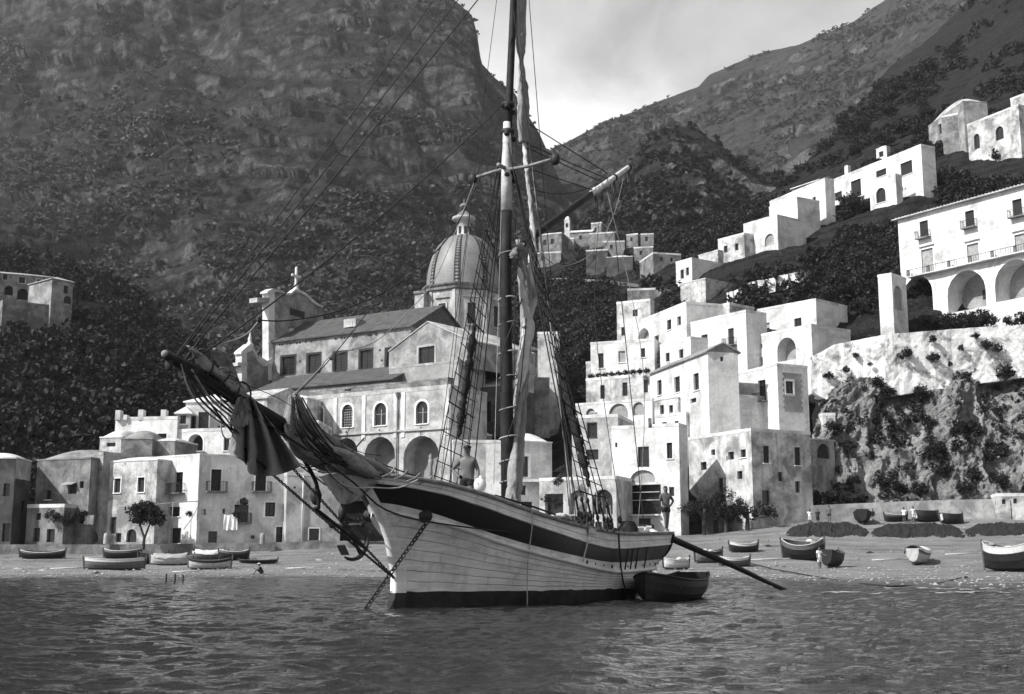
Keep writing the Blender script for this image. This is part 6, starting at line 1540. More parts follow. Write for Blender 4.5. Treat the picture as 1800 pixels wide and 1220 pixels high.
def grove(poly, n, rr, label, group, sheet_='hillside', crowns=None, mind=0.75, kind='tree', chk=True):
    xs = [p[0] for p in poly]; ys_ = [p[1] for p in poly]; got = []; tr = 0
    while len(got) < n and tr < 3000:
        tr += 1; x, y = random.uniform(min(xs), max(xs)), random.uniform(min(ys_), max(ys_)); ins = False
        for i in range(len(poly)):
            (x0, y0), (x1, y1) = poly[i], poly[i-1]
            if (y0 > y) != (y1 > y) and x < (x1 - x0) * (y - y0) / (y1 - y0) + x0: ins = not ins
        if not ins: continue
        p = sheet_find(sheet_, x, y); r = random.uniform(*rr)
        if any((p - q).length < (r + s) * mind for q, s in got): continue
        top = p + Vector((0, 0, r * 1.7))
        if chk and (infront(p) or infront(top) or infront(p + Vector((r * .8, 0, r))) or infront(p + Vector((-r * .8, 0, r)))): continue
        got.append((p, r)); tree(p - Vector((0, 0, .2)), r, label, group, kind, crowns)
    return len(got)
gn = []
gn.append(grove([(1440, 360), (1575, 390), (1575, 480), (1545, 560), (1450, 590), (1440, 480)], 46, (1.3, 2.3), 'dark evergreen tree in the dense grove left of the grand house', 'grove left of the grand house'))
gn.append(grove([(1640, 230), (1800, 230), (1800, 318), (1590, 372), (1600, 330)], 30, (1.4, 2.4), 'dark tree on the slope between the long house and the grand house', 'trees above the grand house'))
for i in range(34):
    u = random.uniform(-.12, .92); p = BIGF.a + BIGF.t * (u * BIGF.w) + BIGF.n * random.uniform(1.2, 3.0); r = random.uniform(.8, 1.5)
    z = p.z; px_, _ = pix((p.x, p.y, 20)); yb = interp(px_, [1540, 1640, 1800], [592, 582, 574]); p.z = P(px_, yb, p.y).z
    tree(p, r, 'dark garden tree on the terrace below the grand house', 'trees below the grand house', 'tree', None, .8)
gn.append(grove([(1290, 430), (1420, 390), (1440, 440), (1420, 470), (1290, 500)], 22, (1.0, 1.8), 'dark tree between the garden wall and the upper houses', 'trees above the garden wall'))
gn.append(grove([(1300, 415), (1470, 385), (1560, 372), (1575, 400), (1440, 440), (1300, 470)], 40, (1.0, 2.0), 'dark tree on the bank below the row of upper houses', 'trees below the upper houses'))
gn.append(grove([(1215, 470), (1290, 455), (1290, 520), (1215, 545)], 16, (0.9, 1.5), 'olive tree on the slope left of the garden wall', 'olive trees on the slope', crowns=CROWNM))
gn.append(grove([(1150, 545), (1212, 535), (1212, 585), (1160, 600)], 7, (0.8, 1.3), 'dark round tree beside the panelled house', 'trees beside the panelled house'))
gn.append(grove([(955, 560), (1040, 560), (1032, 740), (965, 740)], 26, (0.9, 1.7), 'leafy tree on the slope right of the church', 'trees right of the church', crowns=CROWNM))
gn.append(grove([(1000, 480), (1190, 500), (1130, 560), (1000, 560)], 30, (1.1, 2.0), 'dark tree on the slope below the far village', 'trees below the far village'))
gn.append(grove([(1480, 180), (1640, 120), (1640, 250), (1480, 290)], 26, (1.6, 3.0), 'dark cliff tree above the long white house', 'trees on the upper cliff'))
# shrubs rooted in the retaining wall and cliff
for i, (x, y, r) in enumerate(((1592, 622, .95), (1640, 628, .9), (1503, 625, .5), (1457, 660, .7), (1487, 650, .6), (1491, 676, .8), (1690, 612, .5), (1735, 605, .8), (1754, 612, .7), (1545, 672, .9), (1622, 690, 1.2), (1690, 668, 1.3), (1480, 700, .9), (1560, 690, 1.0), (1765, 655, 1.3), (1670, 640, .4), (1530, 640, .35), (1715, 590, .6), (1640, 596, .6))):
    yt = interp(x, [1430, 1500, 1560, 1650, 1900], [705, 700, 698, 684, 650]); D = DR(x, yt) - 4.3
    tree(P(x, y + r * 5, D), r, 'dark shrub rooted in the face of the white retaining wall', 'shrubs on the retaining wall', 'shrub', None, .4, 'shrub', False)
for i, (x, y, r) in enumerate(((1470, 760, 1.2), (1500, 790, .9), (1640, 800, 1.5), (1655, 830, 1.3), (1475, 830, 1.2), (1500, 850, 1.0), (1560, 850, 1.1), (1590, 860, .9), (1710, 840, 1.4), (1760, 800, 1.6), (1760, 850, 1.3), (1720, 760, 1.3), (1570, 740, .8), (1640, 745, 1.0), (1690, 860, 1.1), (1620, 862, .8))):
    tree(sheet_find('cliff', x, y) + Vector((0, -.3, -.2)), r, 'dark bush growing on the rocky cliff below the white wall', 'bushes on the cliff', 'bush', None, .4, 'bush', False)
for i, (x, y, r, h) in enumerate(((1236, 935, 2.0, 1.15), (1312, 938, 2.4, 1.05), (1275, 940, 1.7, 1.5))):
    D = 129.2; t = tree(P(x, y, D), r, ('broad dark tree left of the wooden shed', 'largest broad dark tree right of the wooden shed', 'slim dark tree in front of the wooden shed')[i], None, 'tree', None, h)
    rc = np.random.default_rng(60 + i); t.children[0].data = quads_mesh('crown', np.concatenate([leaf_cloud(420, 9, .075, rc, .7) * rc.uniform(.45, .7) + np.array([rc.uniform(-1.1, 1.1), rc.uniform(-.5, .5), rc.uniform(-.35, .6)]) for _ in range(7)]), LEAFD)
    t.rotation_euler.z = 0; t.children[1].scale = (r * 1.6, r * 1.6, r * h)
for x, y, r in ((1345, 888, 1.2), (1366, 884, 1.0), (1390, 886, 1.3), (1412, 882, 1.1), (1436, 886, 1.4), (1462, 884, 1.2), (1485, 880, 1.1), (1420, 862, .9), (1355, 866, .7)):
    tree(P(x, y + 2, 136.0), r, 'dark bush behind the left end of the beach wall', 'bushes behind the beach wall', 'bush', None, .4, 'bush', False)
for x, y, r in ((975, 880, .9), (960, 872, .6), (982, 842, .7), (990, 820, .6)):
    tree(P(x, y + 8, 129.5), r, 'leafy potted climber beside the domed beach house', 'climbers by the domed house', 'climber', CROWNM, .4, 'plant', False)
for k in range(9):
    x = 1040 + k * 12; tree(P(x, 664 - k * 1.2, DR(x, 700) - 4.6), .55, 'hanging plant along the edge of the terrace with three doorways', 'hanging plants on the terrace', 'hanging_plant', None, .4, 'plant', False)
for x, y, r, l_ in ((92, 905, .8, 'dark plant spilling over the low terrace block'), (118, 912, .9, 'dark plant beside the low terrace block'), (142, 905, .7, 'small climbing plant on the dark stained house'), (337, 900, .6, 'small climber on the wall right of the balcony house'), (428, 880, .6, 'plant hanging above the plant filled balcony'), (416, 902, .5, 'small plant in front of the plant filled balcony')):
    tree(P(x, y + 6, 121.2 if x < 130 else 122.2), r, l_, None, 'climber', None, .4, 'plant', False)
# the round bushy tree on the beach promenade
q = P(252, 957, 119.5); bt = thing('bushy_tree', 'dense round dark tree with forked trunk on the left beach promenade', 'tree', q)
bc = np.concatenate([leaf_cloud(900, 14, .10, rng, .75) * np.array([1.15, 1.1, 1.15]) + np.array(o) for o in ((-.75, 0, 3.0), (.75, .1, 3.05), (0, .2, 3.6), (-.2, -.3, 2.6), (1.1, 0, 2.5))])
cr = bpy.data.objects.new('crown', quads_mesh('crown', bc, LEAFD)); COL.objects.link(cr); cr.parent = bt
m = MB(); m.tube([(0, 0, -.5), (.05, 0, .6), (-.25, 0, 1.4), (-.7, 0, 2.6)], [.16, .13, .1, .05], 8); m.tube([(.05, 0, .5), (.3, .05, 1.3), (.7, .05, 2.5)], [.12, .09, .04], 8); m.build('trunk', BARK, bt)
# ================================================================ small boats
BHD = plain('boat_black_paint', 0.016, 0.55, var=0.4); BHG = plain('boat_grey_paint', 0.10, 0.6, var=0.3, scale=4); BHP = plain('boat_pale_paint', 0.36, 0.6, var=0.25, scale=4)
BIN = plain('boat_inside_wood', 0.07, 0.8, var=0.4, scale=5); BST = plain('boat_white_stripe', 0.48, 0.6, var=0.15)
def rowboat(name, label, loc, rz, L, B, H, low, up_, roll=0.0, pitch=0.0, cover=None, transom=False, group=None, cat='boat', gear=0):
    t = thing(name, label, cat, loc, rz, group); t.rotation_euler = (roll, pitch, rz)
    def st_(u):        # half beam, keel and gunwale heights at -1..1
        a = abs(u); hb = B / 2 * (1 - a ** 2.4) ** 0.75
        if transom and u < 0: hb = B / 2 * (1 - 0.45 * a ** 2.2)
        return hb, 0.02 + 0.16 * H * a ** 3, H * (1 + 0.30 * a ** 2.2)
    us = np.linspace(-1, 1, 25); m = MB(); m.smooth = True; inn_ = []
    def sec(u, k=1.0, dz=0.0):
        hb, zk, zg = st_(u); hb *= k
        pr = [(0, zk), (hb * .55, zk + (zg - zk) * .12), (hb * .86, zk + (zg - zk) * .42), (hb * .97, zk + (zg - zk) * .72), (hb, zg)]
        return [Vector((u * L / 2, -y, z + dz)) for y, z in pr[::-1]] + [Vector((u * L / 2, y, z + dz)) for y, z in pr[1:]]
    S1 = [sec(u) for u in us]
    for i in range(len(us) - 1):
        for j in range(8):
            m.cur = 1 if j in (0, 7) else 0
            m.add([S1[i][j], S1[i][j+1], S1[i+1][j+1], S1[i+1][j]], [(0, 1, 2, 3)])
    m.cur = 0
    if transom: m.poly(S1[0])
    m.build('hull', [low, up_], t)
    m = MB(); m.grid([sec(u, .93, .03) for u in us[1:-1]]); m.build('inside', BIN if cat != 'dinghy' else HBLK, t)
    m = MB()
    for sg in (-1, 1): m.tube([Vector((u * L / 2, sg * st_(u)[0], st_(u)[2])) for u in us], .035, 6)
    m.build('gunwale', BST if up_ not in (BHD, HBLK) else (BIN if up_ is BHD else HBLK), t)
    for u in ((-.45, .05, .5) if not cover else ()):
        hb, zk, zg = st_(u); m = MB(); m.box((u * L / 2, 0, zk + (zg - zk) * .66), (.22, hb * 1.86, .04)); m.build('thwart', BIN, t)
    for sg in (() if cat == 'dinghy' else (1,) if transom else (-1, 1)):
        m = MB(); m.obox((sg * L / 2 - .06, -.04, .08), (.12, 0, 0), (0, .08, 0), (sg * .12, 0, H * 1.3 + (.16 if sg > 0 else .05))); m.build('stem_post', BIN if low is not BHP else BHG, t)
    m = MB(); m.obox((-L / 2 * .9, -.04, -.06), (L * .9, 0, 0), (0, .08, 0), (0, 0, .14)); m.build('keel', BIN, t)
    if cover:
        rows = []
        for u in np.linspace(-.8, .78, 22):
            hb, zk, zg = st_(u); rows.append([Vector((u * L / 2 + .05 * mnoise.noise(Vector((u * 5, y * 3, L))), y * (hb * 1.08 + .04), zg + .10 + .28 * H * (1 - y * y) + .10 * mnoise.noise(Vector((u * 4, y * 3, L * 7))) - (.22 if abs(y) == 1 else 0))) for y in (-1, -.97, -.7, -.35, 0, .35, .7, .97, 1)])
        m = MB(); m.grid(rows); m.build('cover', cover, t)
    r_ = random.Random(label)
    for k in range(gear):
        m = MB(); m.ball((r_.uniform(-.35, .35) * L, r_.uniform(-.2, .2) * B, H * r_.uniform(.9, 1.15)), r_.uniform(.12, .26), 7, (1.5, 1, .7)); m.build('net_bundle', CANVD if k % 2 else CANVL, t)
    return t
GB = 'rowing boats drawn up on the beach'
for nm, lb, cx, yb, w, yaw, B, H, lo, up_, kw in (
    ('rowing_boat', 'dark rowing boat with pale rim, leftmost on the beach', 71, 983, 74, 8, 1.5, .62, BHD, BHG, dict(roll=.1)),
    ('rowing_boat', 'dark rowing boat just behind the big grey one', 212, 983, 66, -4, 1.5, .7, BHD, BHG, {}),
    ('rowing_boat', 'largest grey rowing boat with white stripe, nearest the water on the left', 197, 1003, 100, 9, 1.8, .78, BHG, BST, dict(roll=-.08)),
    ('rowing_boat', 'dark rowing boat farthest back near the promenade wall', 224, 970, 62, 6, 1.4, .6, BHD, BHD, {}),
    ('rowing_boat', 'short black boat seen end on, beside the big grey boat', 266, 992, 40, 40, 1.5, .8, BHD, BHD, {}),
    ('rowing_boat', 'boat covered by a pale canvas lying left of centre of the cluster', 299, 994, 76, -6, 1.6, .66, BHP, BHP, dict(cover=CANVM)),
    ('rowing_boat', 'boat under a bright white cover behind the pale hulled one', 366, 985, 60, 4, 1.5, .6, BHG, BST, dict(cover=CANVL)),
    ('rowing_boat', 'pale hulled rowing boat with dark rim nearest the seated man', 366, 1001, 72, 6, 1.6, .7, BHP, BHD, dict(roll=.06)),
    ('rowing_boat', 'dark rowing boat at the right end of the left cluster', 409, 985, 42, 22, 1.5, .7, BHD, BHG, {}),
    ('punt', 'thin flat dark punt lying behind the seated man', 453, 991, 62, 12, 1.0, .25, BHD, BHD, dict(cat='punt')),
    ('rowing_boat', 'grey rowing boat heaped with gear under the long spar', 1247, 991, 50, 25, 1.6, .95, BHG, BHD, dict(gear=4)),
    ('rowing_boat', 'small two toned rowing boat with white upper strake right of the ship', 1309, 972, 42, 6, 1.4, .75, BHD, BST, {}),
    ('rowing_boat', 'small grey rowing boat lying below the two toned one', 1293, 997, 46, 8, 1.4, .65, BHG, BST, {}),
    ('rowing_boat', 'large black rowing boat with pale rim tilted to one side on the right beach', 1416, 986, 66, -24, 2.2, 1.5, BHD, BHG, dict(roll=.18, gear=2)),
    ('rowing_boat', 'dark boat seen stern on with nets aboard beside a man in white', 1467, 998, 40, 62, 1.8, 1.1, BHD, BHD, dict(transom=True, gear=5)),
    ('rowing_boat', 'pale boat seen stern on with a round white cover', 1619, 993, 44, 60, 1.9, 1.0, BHP, BHG, dict(transom=True, cover=CANVL)),
    ('fishing_boat', 'big dark fishing boat with white bow cut by the right edge', 1786, 1006, 64, -52, 2.4, 1.6, BHD, BST, dict(gear=3)),
    ('rowing_boat', 'black boat seen end on against the beach wall', 1519, 921, 20, 75, 1.8, 1.1, BHD, BHD, dict(transom=True)),
    ('rowing_boat', 'dark boat with white bow before the beach wall, right of the people', 1634, 919, 48, 198, 1.6, 1.0, BHD, BHD, dict(roll=.3)),
    ('rowing_boat', 'smaller dark boat with white bow farther right along the beach wall', 1677, 922, 34, 195, 1.5, .9, BHD, BHD, dict(roll=.2)),
    ('rowing_boat', 'little dark boat left of the white bowed pair by the wall', 1577, 918, 22, 15, 1.2, .7, BHD, BHG, {}),
    ('rowing_boat', 'little dark boat at the left end of the beach wall', 1374, 921, 26, 15, 1.2, .7, BHD, BHG, {}),
    ('rowing_boat', 'small white boat peeping out behind the ship stern', 1190, 1001, 40, 30, 1.5, .7, BST, BHP, dict(gear=2))):
    p = beach_at(cx, yb); L_ = max(2.6, min(6.5, w / F * p.y / max(.42, abs(math.cos(math.radians(yaw))))))
    o = rowboat(nm, lb, p + Vector((0, B * .3, .04)), math.radians(yaw), L_, B, H, lo, up_, group=GB if nm == 'rowing_boat' else None, **kw)
    if 'white bow' in lb and nm == 'rowing_boat':
        m = MB(); m.obox((L_ / 2 * .80, -.22, .35), (L_ * .1, .2, 0), (0, .44, 0), (0, 0, H * .75)); m.build('bow_panel', BST, o)
# the black dinghy under the stern
dc = PZ(1163, 1055, 0) + AFT * 0.8
dy = rowboat('dinghy', 'black dinghy floating close under the stern of the sailing ship', dc + Vector((0, 0, -.16)), math.atan2(-AFT.y, -AFT.x) , 4.1, 1.7, .72, HBLK, HBLK, transom=True, cat='dinghy')
# long spar sloping from the stern into the water
a, c_ = P(1172, 943, 41.5), PZ(1388, 1041, -.1); o = thing('long_oar', 'long dark sweep sloping from the ship stern down into the water', 'oar', a)
m = MB(); m.tube([a - a, (c_ - a) * .5 + Vector((0, 0, .03)), (c_ - a) * .75, c_ - a], [.12, .11, .085, .07], 8); m.build('shaft', WOODD, o)
m = MB(); d_ = (c_ - a).normalized(); m.obox((c_ - a) * .84 - Vector((0, .0, .09)), d_ * ((c_ - a).length * .16), Vector((0, .05, 0)), Vector((0, 0, .18))); m.build('blade', WOODD, o)
# ================================================================ beach clutter
NETM = plain('dark_fishing_net', 0.018, 0.95, var=0.6, scale=2.5, bs=0.6)
for x0, x1, y, hh_, lb in ((1380, 1532, 944, 1.7, 'dark heap of fishing nets below the people on the right beach'), (1526, 1700, 945, 1.5, 'long dark heap of nets right of the first heap'), (1690, 1880, 943, 1.4, 'dark heap of nets running out of frame at the right')):
    a = beach_at(x0, y); rows = []
    for i in range(101):
        u = i / 100; e = (1 - abs(2 * u - 1) ** 4); px_ = lerp(x0, x1, u); r = []; wv = 3 * fbm((px_ * .03, x0, 0), 3)
        for j in range(15):
            v = j / 14; p = beach_at(px_, lerp(y + wv, y - 3 - 21 * e ** .6 + wv, v)); nn = mnoise.fractal(Vector((p.x * 1.3, p.y * 1.3, x0)), .8, 2, 5)
            r.append(p - a + Vector((0, 0, -.08 + hh_ * .30 * e * math.sin(PI * v) ** .6 * (1 + .8 * nn))))
        rows.append(r)
    m = MB(); m.grid(rows); o = m.build('net_heap', NETM); o.location = a; tag(o, lb, 'net heap', 'heaps of fishing nets')
rs = np.random.default_rng(9); qs = []
ico = np.array([[0, 0, 1], [.9, 0, .2], [.1, .9, .1], [-.9, .1, .2], [0, -.9, .15], [0, 0, -.5]]); tri = np.array([[0, 1, 2], [0, 2, 3], [0, 3, 4], [0, 4, 1], [5, 2, 1], [5, 3, 2], [5, 4, 3], [5, 1, 4]])
V_, F_ = [], []
for i in range(5200):
    px, k = rs.uniform(-150, 1950), rs.uniform(1.05, 4.8) ** 1.0; D, z = beach_dz(px, k); s = rs.uniform(.03, .11) * (1.9 if rs.random() < .06 else 1)
    F_.append(tri + 6 * i); a_ = rs.uniform(0, 6.28); R_ = np.array([[math.cos(a_), -math.sin(a_), 0], [math.sin(a_), math.cos(a_), 0], [0, 0, .6]])
    V_.append((ico * rs.uniform(.7, 1.3, (6, 1))) @ R_.T * s + np.array([px_to_x(px, D, z), D, z + .03]))
me = np_mesh('pebbles', np.concatenate(V_), np.concatenate(F_), plain('pebble_stone', 0.30, .9, var=.6, scale=1.2)); o = bpy.data.objects.new('pebbles', me); COL.objects.link(o); tag(o, kind='stuff')
# mooring stakes in the shallows
o = thing('mooring_stakes', 'three dark stakes with a crossbar standing in the shallows at left', 'stakes', PZ(305, 1024, 0))
for dx, h_ in ((-.42, .52), (.07, .5), (.52, .42)):
    m = MB(); m.tube([(dx, 0, -.3), (dx + .01, 0, h_)], [.05, .045], 7); m.build('stake', WOODD, o)
m = MB(); m.box((-.17, -.06, .50), (.62, .05, .05)); m.build('crossbar', WOODM, o)
pts = [beach_at(x, y) + Vector((0, 0, .06)) for x, y in ((1290, 984), (1360, 1002), (1420, 1013))] + [PZ(x, y, .04) for x, y in ((1480, 1022), (1560, 1031), (1640, 1028))] + [beach_at(1700, 1016) + Vector((0, 0, .05))]
m = MB(); m.tube([p - pts[0] for p in pts], .05, 6); o = m.build('mooring_rope', ROPE); o.location = pts[0]; tag(o, 'dark mooring rope curving through the shallows on the right', 'rope')
# surf: broken lines of foam at the water's edge
fm_ = plain('sea_foam', .75, .9, var=.1); m = MB(); rf = random.Random(3)
for x0, x1, yb, n_ in ((1380, 1800, 1041, 22), (-20, 200, 1013.5, 34), (200, 640, 1014.5, 26), (1560, 1800, 1034, 14)):
    for i in range(n_):
        x = rf.uniform(x0, x1); y = yb + rf.gauss(0, 1.0); c_ = PZ(x, y, .045); w_ = rf.uniform(.1, .55) * (c_.y / 60); n2 = 9
        ring = [c_ + Vector((math.cos(t) * w_ * rf.uniform(.7, 1.2), math.sin(t) * .13 * rf.uniform(.4, 1.3), .012 * rf.random())) for t in np.linspace(0, 2 * PI, n2)[:-1]]
        m.poly(ring)
tag(m.build('surf', fm_), kind='stuff')
# ================================================================ people
SKIN = plain('tanned_skin', .10, .5, spec=.3, var=.1); SKIND = plain('dark_tanned_skin', .10, .5, spec=.3, var=.1)
TRUNK = plain('dark_swim_trunks', .012, .8, var=.3); HAIR = plain('dark_hair', .012, .6); CLW = plain('white_cotton', .62, .9, var=.1); CLD = plain('dark_clothes', .03, .9, var=.3); EYE = plain('dark_eye', .01, .3)
def skinmesh(name, verts, edges, rad, mat, parent, lev=2, root=0):
    me = bpy.data.meshes.new(name); me.from_pydata([Vector(v) for v in verts], edges, []); o = bpy.data.objects.new(name, me); COL.objects.link(o)
    sk = o.modifiers.new('s', 'SKIN'); sk.use_smooth_shade = True
    for i, r in enumerate(rad):
        d = me.skin_vertices[0].data[i]; d.radius = r if hasattr(r, '__len__') else (r, r); d.use_root = (i == root)
    ss = o.modifiers.new('d', 'SUBSURF'); ss.levels = lev; ss.render_levels = lev
    dg = bpy.context.evaluated_depsgraph_get(); ev = o.evaluated_get(dg); nm = bpy.data.meshes.new_from_object(ev)
    nm.materials.clear(); nm.materials.append(mat); nm.polygons.foreach_set('use_smooth', [True] * len(nm.polygons)); nm.name = name
    o.modifiers.clear(); o.data = nm; o.parent = parent; bpy.data.meshes.remove(me); return o
BASE = dict(pel=(0, 0, .94), bel=(0, -.01, 1.08), che=(0, 0, 1.27), upc=(0, .01, 1.41), nec=(0, -.01, 1.50), hb=(0, -.03, 1.585), hm=(0, -.03, 1.66), ht=(0, -.01, 1.715),
            shL=(.175, .01, 1.41), elL=(.25, .03, 1.13), wrL=(.27, -.05, .89), shR=(-.175, .01, 1.41), elR=(-.25, .03, 1.13), wrR=(-.27, -.05, .89),
            hiL=(.09, 0, .88), knL=(.10, -.03, .49), anL=(.10, .02, .08), toL=(.12, -.15, .03), hiR=(-.09, 0, .88), knR=(-.10, -.03, .49), anR=(-.10, .02, .08), toR=(-.12, -.15, .03))
RADS = dict(pel=(.145, .105), bel=(.135, .10), che=(.165, .115), upc=(.13, .09), nec=.055, hb=.068, hm=(.078, .092), ht=.06, sh=.062, el=.042, wr=.03, hi=.088, kn=.057, an=.04, to=.03)
def person(label, loc, rz, H=1.73, pose=None, skin=SKIN, top=None, bottom=TRUNK, cap=None, cat='person', group=None, shin=False):
    J = dict(BASE); J.update(pose or {}); k = H / 1.75; t = thing('person', label, cat, loc, rz, group)
    names = list(J); idx = {n: i for i, n in enumerate(names)}; V = [Vector(J[n]) * k for n in names]
    Rd = []
    k_ = 1.2
    for n in names:
        r = RADS.get(n, RADS.get(n[:2])); Rd.append(tuple(q * k * k_ for q in r) if hasattr(r, '__len__') else r * k * k_)
    E = [('pel', 'bel'), ('bel', 'che'), ('che', 'upc'), ('upc', 'nec'), ('nec', 'hb'), ('hb', 'hm'), ('hm', 'ht')]
    for s in 'LR': E += [('upc', 'sh' + s), ('sh' + s, 'el' + s), ('el' + s, 'wr' + s), ('pel', 'hi' + s), ('hi' + s, 'kn' + s), ('kn' + s, 'an' + s), ('an' + s, 'to' + s)]
    E = [(idx[a], idx[b]) for a, b in E]
    for s in 'LR':          # palm and five fingers
        w = Vector(J['wr' + s]); e = Vector(J['el' + s]); d = (w - e).normalized(); sd = Vector((0, -1, 0)); sd = (sd - d * sd.dot(d)).normalized(); pm = w + d * .07
        V.append(pm * k); Rd.append((.026 * k, .016 * k)); ip = len(V) - 1; E.append((idx['wr' + s], ip))
        for f in range(4):
            o_ = sd * (-.024 + .016 * f); L_ = (.07, .085, .08, .062)[f]; a = pm + d * .03 + o_; b = pm + d * (.03 + L_ * .5) + o_ * 1.15 + Vector((0, -.006, 0)); c_ = pm + d * (.03 + L_ * .92) + o_ * 1.15 + Vector((0, -.02, 0))
            for q_, par in ((a, ip), (b, None), (c_, None)):
                V.append(q_ * k); Rd.append(.0088 * k); E.append((par if par is not None else len(V) - 2, len(V) - 1))
        a = pm + sd * .035 - d * .015; b = a + sd * .02 + d * .035
        V.append(a * k); Rd.append(.0095 * k); E.append((ip, len(V) - 1)); V.append(b * k); Rd.append(.008 * k); E.append((len(V) - 2, len(V) - 1))
    skinmesh('body', V, E, Rd, skin, t)
    v = lambda n: Vector(J[n]) * k
    def cl(name, ns, ed, rr, mat): return skinmesh(name, [v(n) if isinstance(n, str) else n * k for n in ns], ed, [tuple(q * k * 1.22 for q in r) if hasattr(r, '__len__') else r * k * 1.22 for r in rr], mat, t)
    mid = lambda a, b, u: Vector(J[a]).lerp(Vector(J[b]), u)
    if bottom is not None:
        u = .42 if not shin else .97
        cl('trunks' if not shin else 'trousers', ['pel', mid('pel', 'bel', .75), 'hiL', mid('hiL', 'knL', u * .5), mid('hiL', 'knL', u), 'hiR', mid('hiR', 'knR', u * .5), mid('hiR', 'knR', u)], [(0, 1), (0, 2), (2, 3), (3, 4), (0, 5), (5, 6), (6, 7)], [(.16, .12), (.15, .115), .102, .098, .09, .102, .098, .09], bottom)
    if top is not None:
        cl('shirt', ['bel', 'pel', 'che', 'upc', 'shL', mid('shL', 'elL', .7), 'shR', mid('shR', 'elR', .7)], [(0, 1), (0, 2), (2, 3), (3, 4), (4, 5), (3, 6), (6, 7)], [(.155, .12), (.16, .125), (.185, .13), (.14, .105), .075, .062, .075, .062], top)
    hd = v('hm'); m = MB(); m.ball(hd + Vector((0, .018, .03)) * k, .098 * k, 12, (.9, 1, .92)); m.build('hair', HAIR, t)
    for sx in (-1, 1):
        m = MB(); m.ball(hd + Vector((sx * .034, -.098, .002)) * k, .017 * k, 6, (1.4, .6, .7)); m.build('eye', EYE, t)
        m = MB(); m.ball(hd + Vector((sx * .083, .005, -.01)) * k, .026 * k, 7, (.4, .8, 1.2)); m.build('ear', skin, t)
    m = MB(); m.tube([hd + Vector((0, -.088, .005)) * k, hd + Vector((0, -.125, -.03)) * k, hd + Vector((0, -.092, -.036)) * k], [.008 * k, .015 * k, .008 * k], 6); m.build('nose', skin, t)
    m = MB(); m.box(hd + Vector((0, -.098, -.055)) * k, (.055 * k, .016 * k, .014 * k)); m.build('mouth', EYE, t)
    if cap is not None:
        m = MB(); m.ball(hd + Vector((0, .012, .072)) * k, .108 * k, 12, (.98, 1.04, .5)); m.tube([hd + Vector((-.07, -.09, .05)) * k, hd + Vector((0, -.135, .045)) * k, hd + Vector((.07, -.09, .05)) * k], .018 * k, 6); m.build('cap', cap, t)
    return t
# man on the foredeck, hand on hip
pm_ = P(821, 906, 32.6); m1 = person('bare chested man in dark cap and dark swimming trunks standing on the bow deck', pm_, math.radians(-12), 1.78,
    dict(elR=(-.41, .07, 1.17), wrR=(-.23, -.05, .99), elL=(.27, .05, 1.14), wrL=(.30, -.06, .92), hb=(.0, -.035, 1.585), hm=(.005, -.035, 1.66)), SKIN, None, TRUNK, HAIR)
hz_ = pm_.z; l = to_local(pm_); m = MB(); m.box(Vector((l.x, l.y, hz_ - .32)), (1.3, 1.1, .62)); m.build('hatch', WOODM, ship)
m = MB(); q = pm_ + Vector((.33, -.1, .78)); m.ball((0, 0, 0), .17, 9, (1, .8, 1.15)); m.ball((.02, 0, .17), .07, 7); o = m.build('cloth_bundle', CLW); o.location = q; tag(o, 'white cloth bundle held by the man on the bow deck', 'bundle')
# boy on the stern rail
sp = hullpt(13.6, smz(RAIL, 13.6) + .06, 1, -.12); w = to_world(sp); w = P(1171, 934, w.y); 
person('thin boy in dark trunks standing on the stern rail with one hand on his hip', Vector((w.x, w.y, to_world(sp).z + .02)), math.radians(14), 76 / F * w.y * 1.02,
    dict(elL=(.35, .06, 1.19), wrL=(.19, -.04, 1.0), elR=(-.26, -.10, 1.17), wrR=(-.30, -.28, 1.32), knR=(-.03, -.06, .49), anR=(-.01, .0, .08), toR=(-.02, -.16, .03), hiR=(-.085, 0, .88), knL=(.07, 0, .49), anL=(.05, .04, .08), toL=(.07, -.12, .03)), SKIND, None, TRUNK, None)
# people on the beach
SIT = dict(pel=(0, .0, .14), bel=(0, -.06, .27), che=(0, -.14, .43), upc=(0, -.19, .56), nec=(0, -.23, .64), hb=(0, -.27, .72), hm=(0, -.28, .79), ht=(0, -.26, .85), shL=(.17, -.19, .55), elL=(.21, -.36, .38), wrL=(.14, -.52, .44), shR=(-.17, -.19, .55), elR=(-.21, -.36, .38), wrR=(-.14, -.52, .44),
           hiL=(.09, -.03, .12), knL=(.12, -.42, .46), anL=(.11, -.66, .08), toL=(.12, -.83, .04), hiR=(-.09, -.03, .12), knR=(-.12, -.42, .46), anR=(-.11, -.66, .08), toR=(-.12, -.83, .04))
person('man in dark clothes and white hat sitting on the shingle with knees drawn up', beach_at(461, 1010), math.radians(-75), 1.72, SIT, SKIND, CLD, CLD, CLW, shin=True)
person('man in white shirt and trousers standing beside the dark stern on boat', beach_at(1441, 1000), math.radians(30), 1.72, dict(elL=(.30, -.12, 1.15), wrL=(.40, -.32, 1.1)), SKIND, CLW, CLW, None, shin=True)
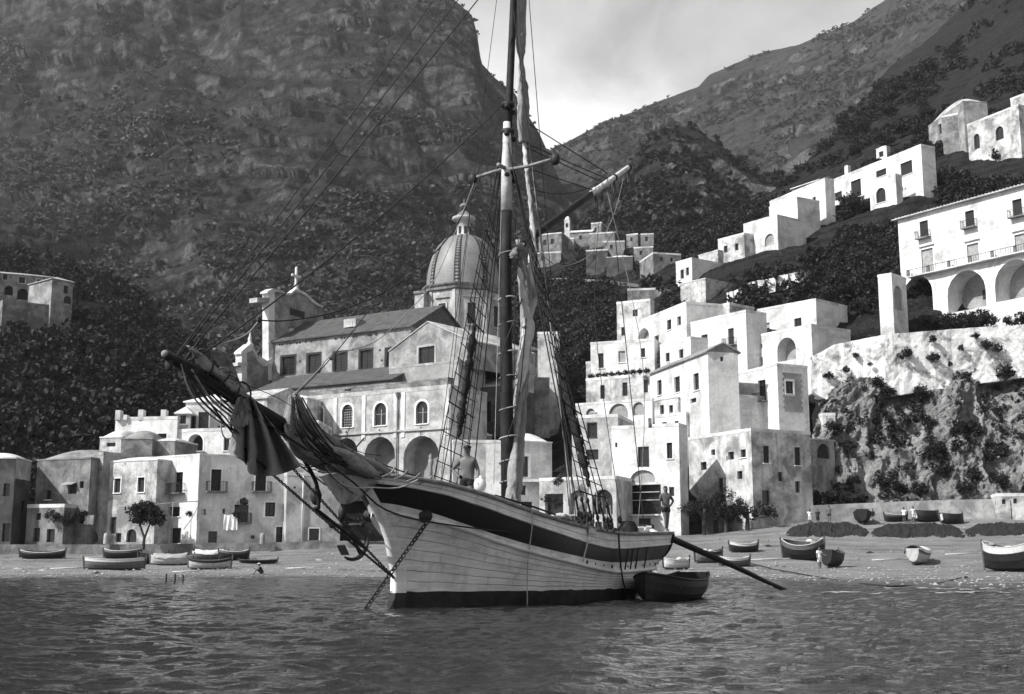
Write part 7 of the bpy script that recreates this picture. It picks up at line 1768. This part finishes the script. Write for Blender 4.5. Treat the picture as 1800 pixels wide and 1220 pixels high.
for x, y, tp, bt_, lb, h_ in ((1424, 923, CLW, CLW, 'small figure in white by the beach wall, leftmost of the group', 1.6), (1438, 923, CLD, CLD, 'small dark clad figure between a white figure and a taller dark one', 1.65), (1458, 920, None, TRUNK, 'taller dark bare figure standing alone near the beach wall', 1.85), (1535, 922, CLD, CLW, 'figure beside the black end on boat at the beach wall', 1.6), (1590, 920, CLW, CLD, 'figure in white top left of the white bowed boats', 1.65), (1606, 919, CLW, CLW, 'figure in white at the bow of the white bowed boat', 1.7)):
    p = beach_at(x, y); person(lb, p, random.uniform(-.8, .8), h_, dict(elL=(.28, -.05, 1.15), wrL=(.22, -.22, 1.02)), SKIND, tp, bt_, None, shin=bt_ is not TRUNK, group='people by the beach wall')
# pale rail post by the far shrouds
m = MB(); q = C(757, 842, -1.7); m.lathe(q, [(.05, -.5), (.055, 0), (.05, .35), (.075, .42), (.07, .5), (.045, .55), (.065, .62), (.01, .68)], 10); m.build('rail_post', WOODM, ship)

# odds and ends on the shingle
random.seed(12)
for i, (x, y, l_, kd) in enumerate(((120, 1000, 'pale oar lying on the shingle left of the grey boat', 0), (330, 1006, 'pale oar lying below the canvas covered boat', 0), (520, 1000, 'thin driftwood pole under the ship bow', 0), (1345, 985, 'pale oar lying right of the small grey boat', 0), (1560, 985, 'thin pole lying on the right beach between two stern on boats', 0), (1690, 975, 'pale pole lying right of the pale covered boat', 0),
        (170, 1008, 'dark crumpled cloth at the water edge below the grey boat', 1), (30, 1000, 'grey crumpled cloth at the far left of the beach', 2), (75, 1003, 'second grey rag on the shingle, right of the far left one', 2), (1530, 972, 'low dark pile of rope right of the dark stern on boat', 1), (1350, 960, 'dark rag on the right beach beside the large black boat', 1), (560, 985, 'grey rag on the beach just left of the ship bow', 2))):
    p = beach_at(x, y)
    m = MB()
    if kd == 0:
        a_ = random.uniform(-.5, .5); d_ = Vector((math.cos(a_), math.sin(a_), .03)); L_ = random.uniform(2.2, 3.4); m.tube([-d_ * L_ / 2 + Vector((0, 0, .06)), d_ * L_ / 2 + Vector((0, 0, .1))], [.05, .04], 6); m.obox(d_ * L_ / 2 + Vector((-.05, -.08, .08)), d_ * .6, Vector((0, .16, 0)), Vector((0, 0, .03))); nm = 'oar' if 'oar' in l_ else 'pole'
    else:
        rows = []
        for r_ in range(7): rows.append([Vector((math.cos(t) * (.6 - r_ * .09) * (1 + .3 * mnoise.noise(Vector((math.cos(t) * 2, r_, i)))), math.sin(t) * (.4 - r_ * .06), -.05 + .028 * r_ * (1 + .8 * mnoise.noise(Vector((math.cos(t) * 3, math.sin(t) * 3, i + r_)))))) for t in np.linspace(0, 2 * PI, 15)])
        m.grid(rows); nm = 'rag' if 'pile' not in l_ else 'rope_pile'
    o = m.build(nm, WOODP if kd == 0 else NETM if kd == 1 else CANVM); o.location = p; tag(o, l_, nm.replace('_', ' '))
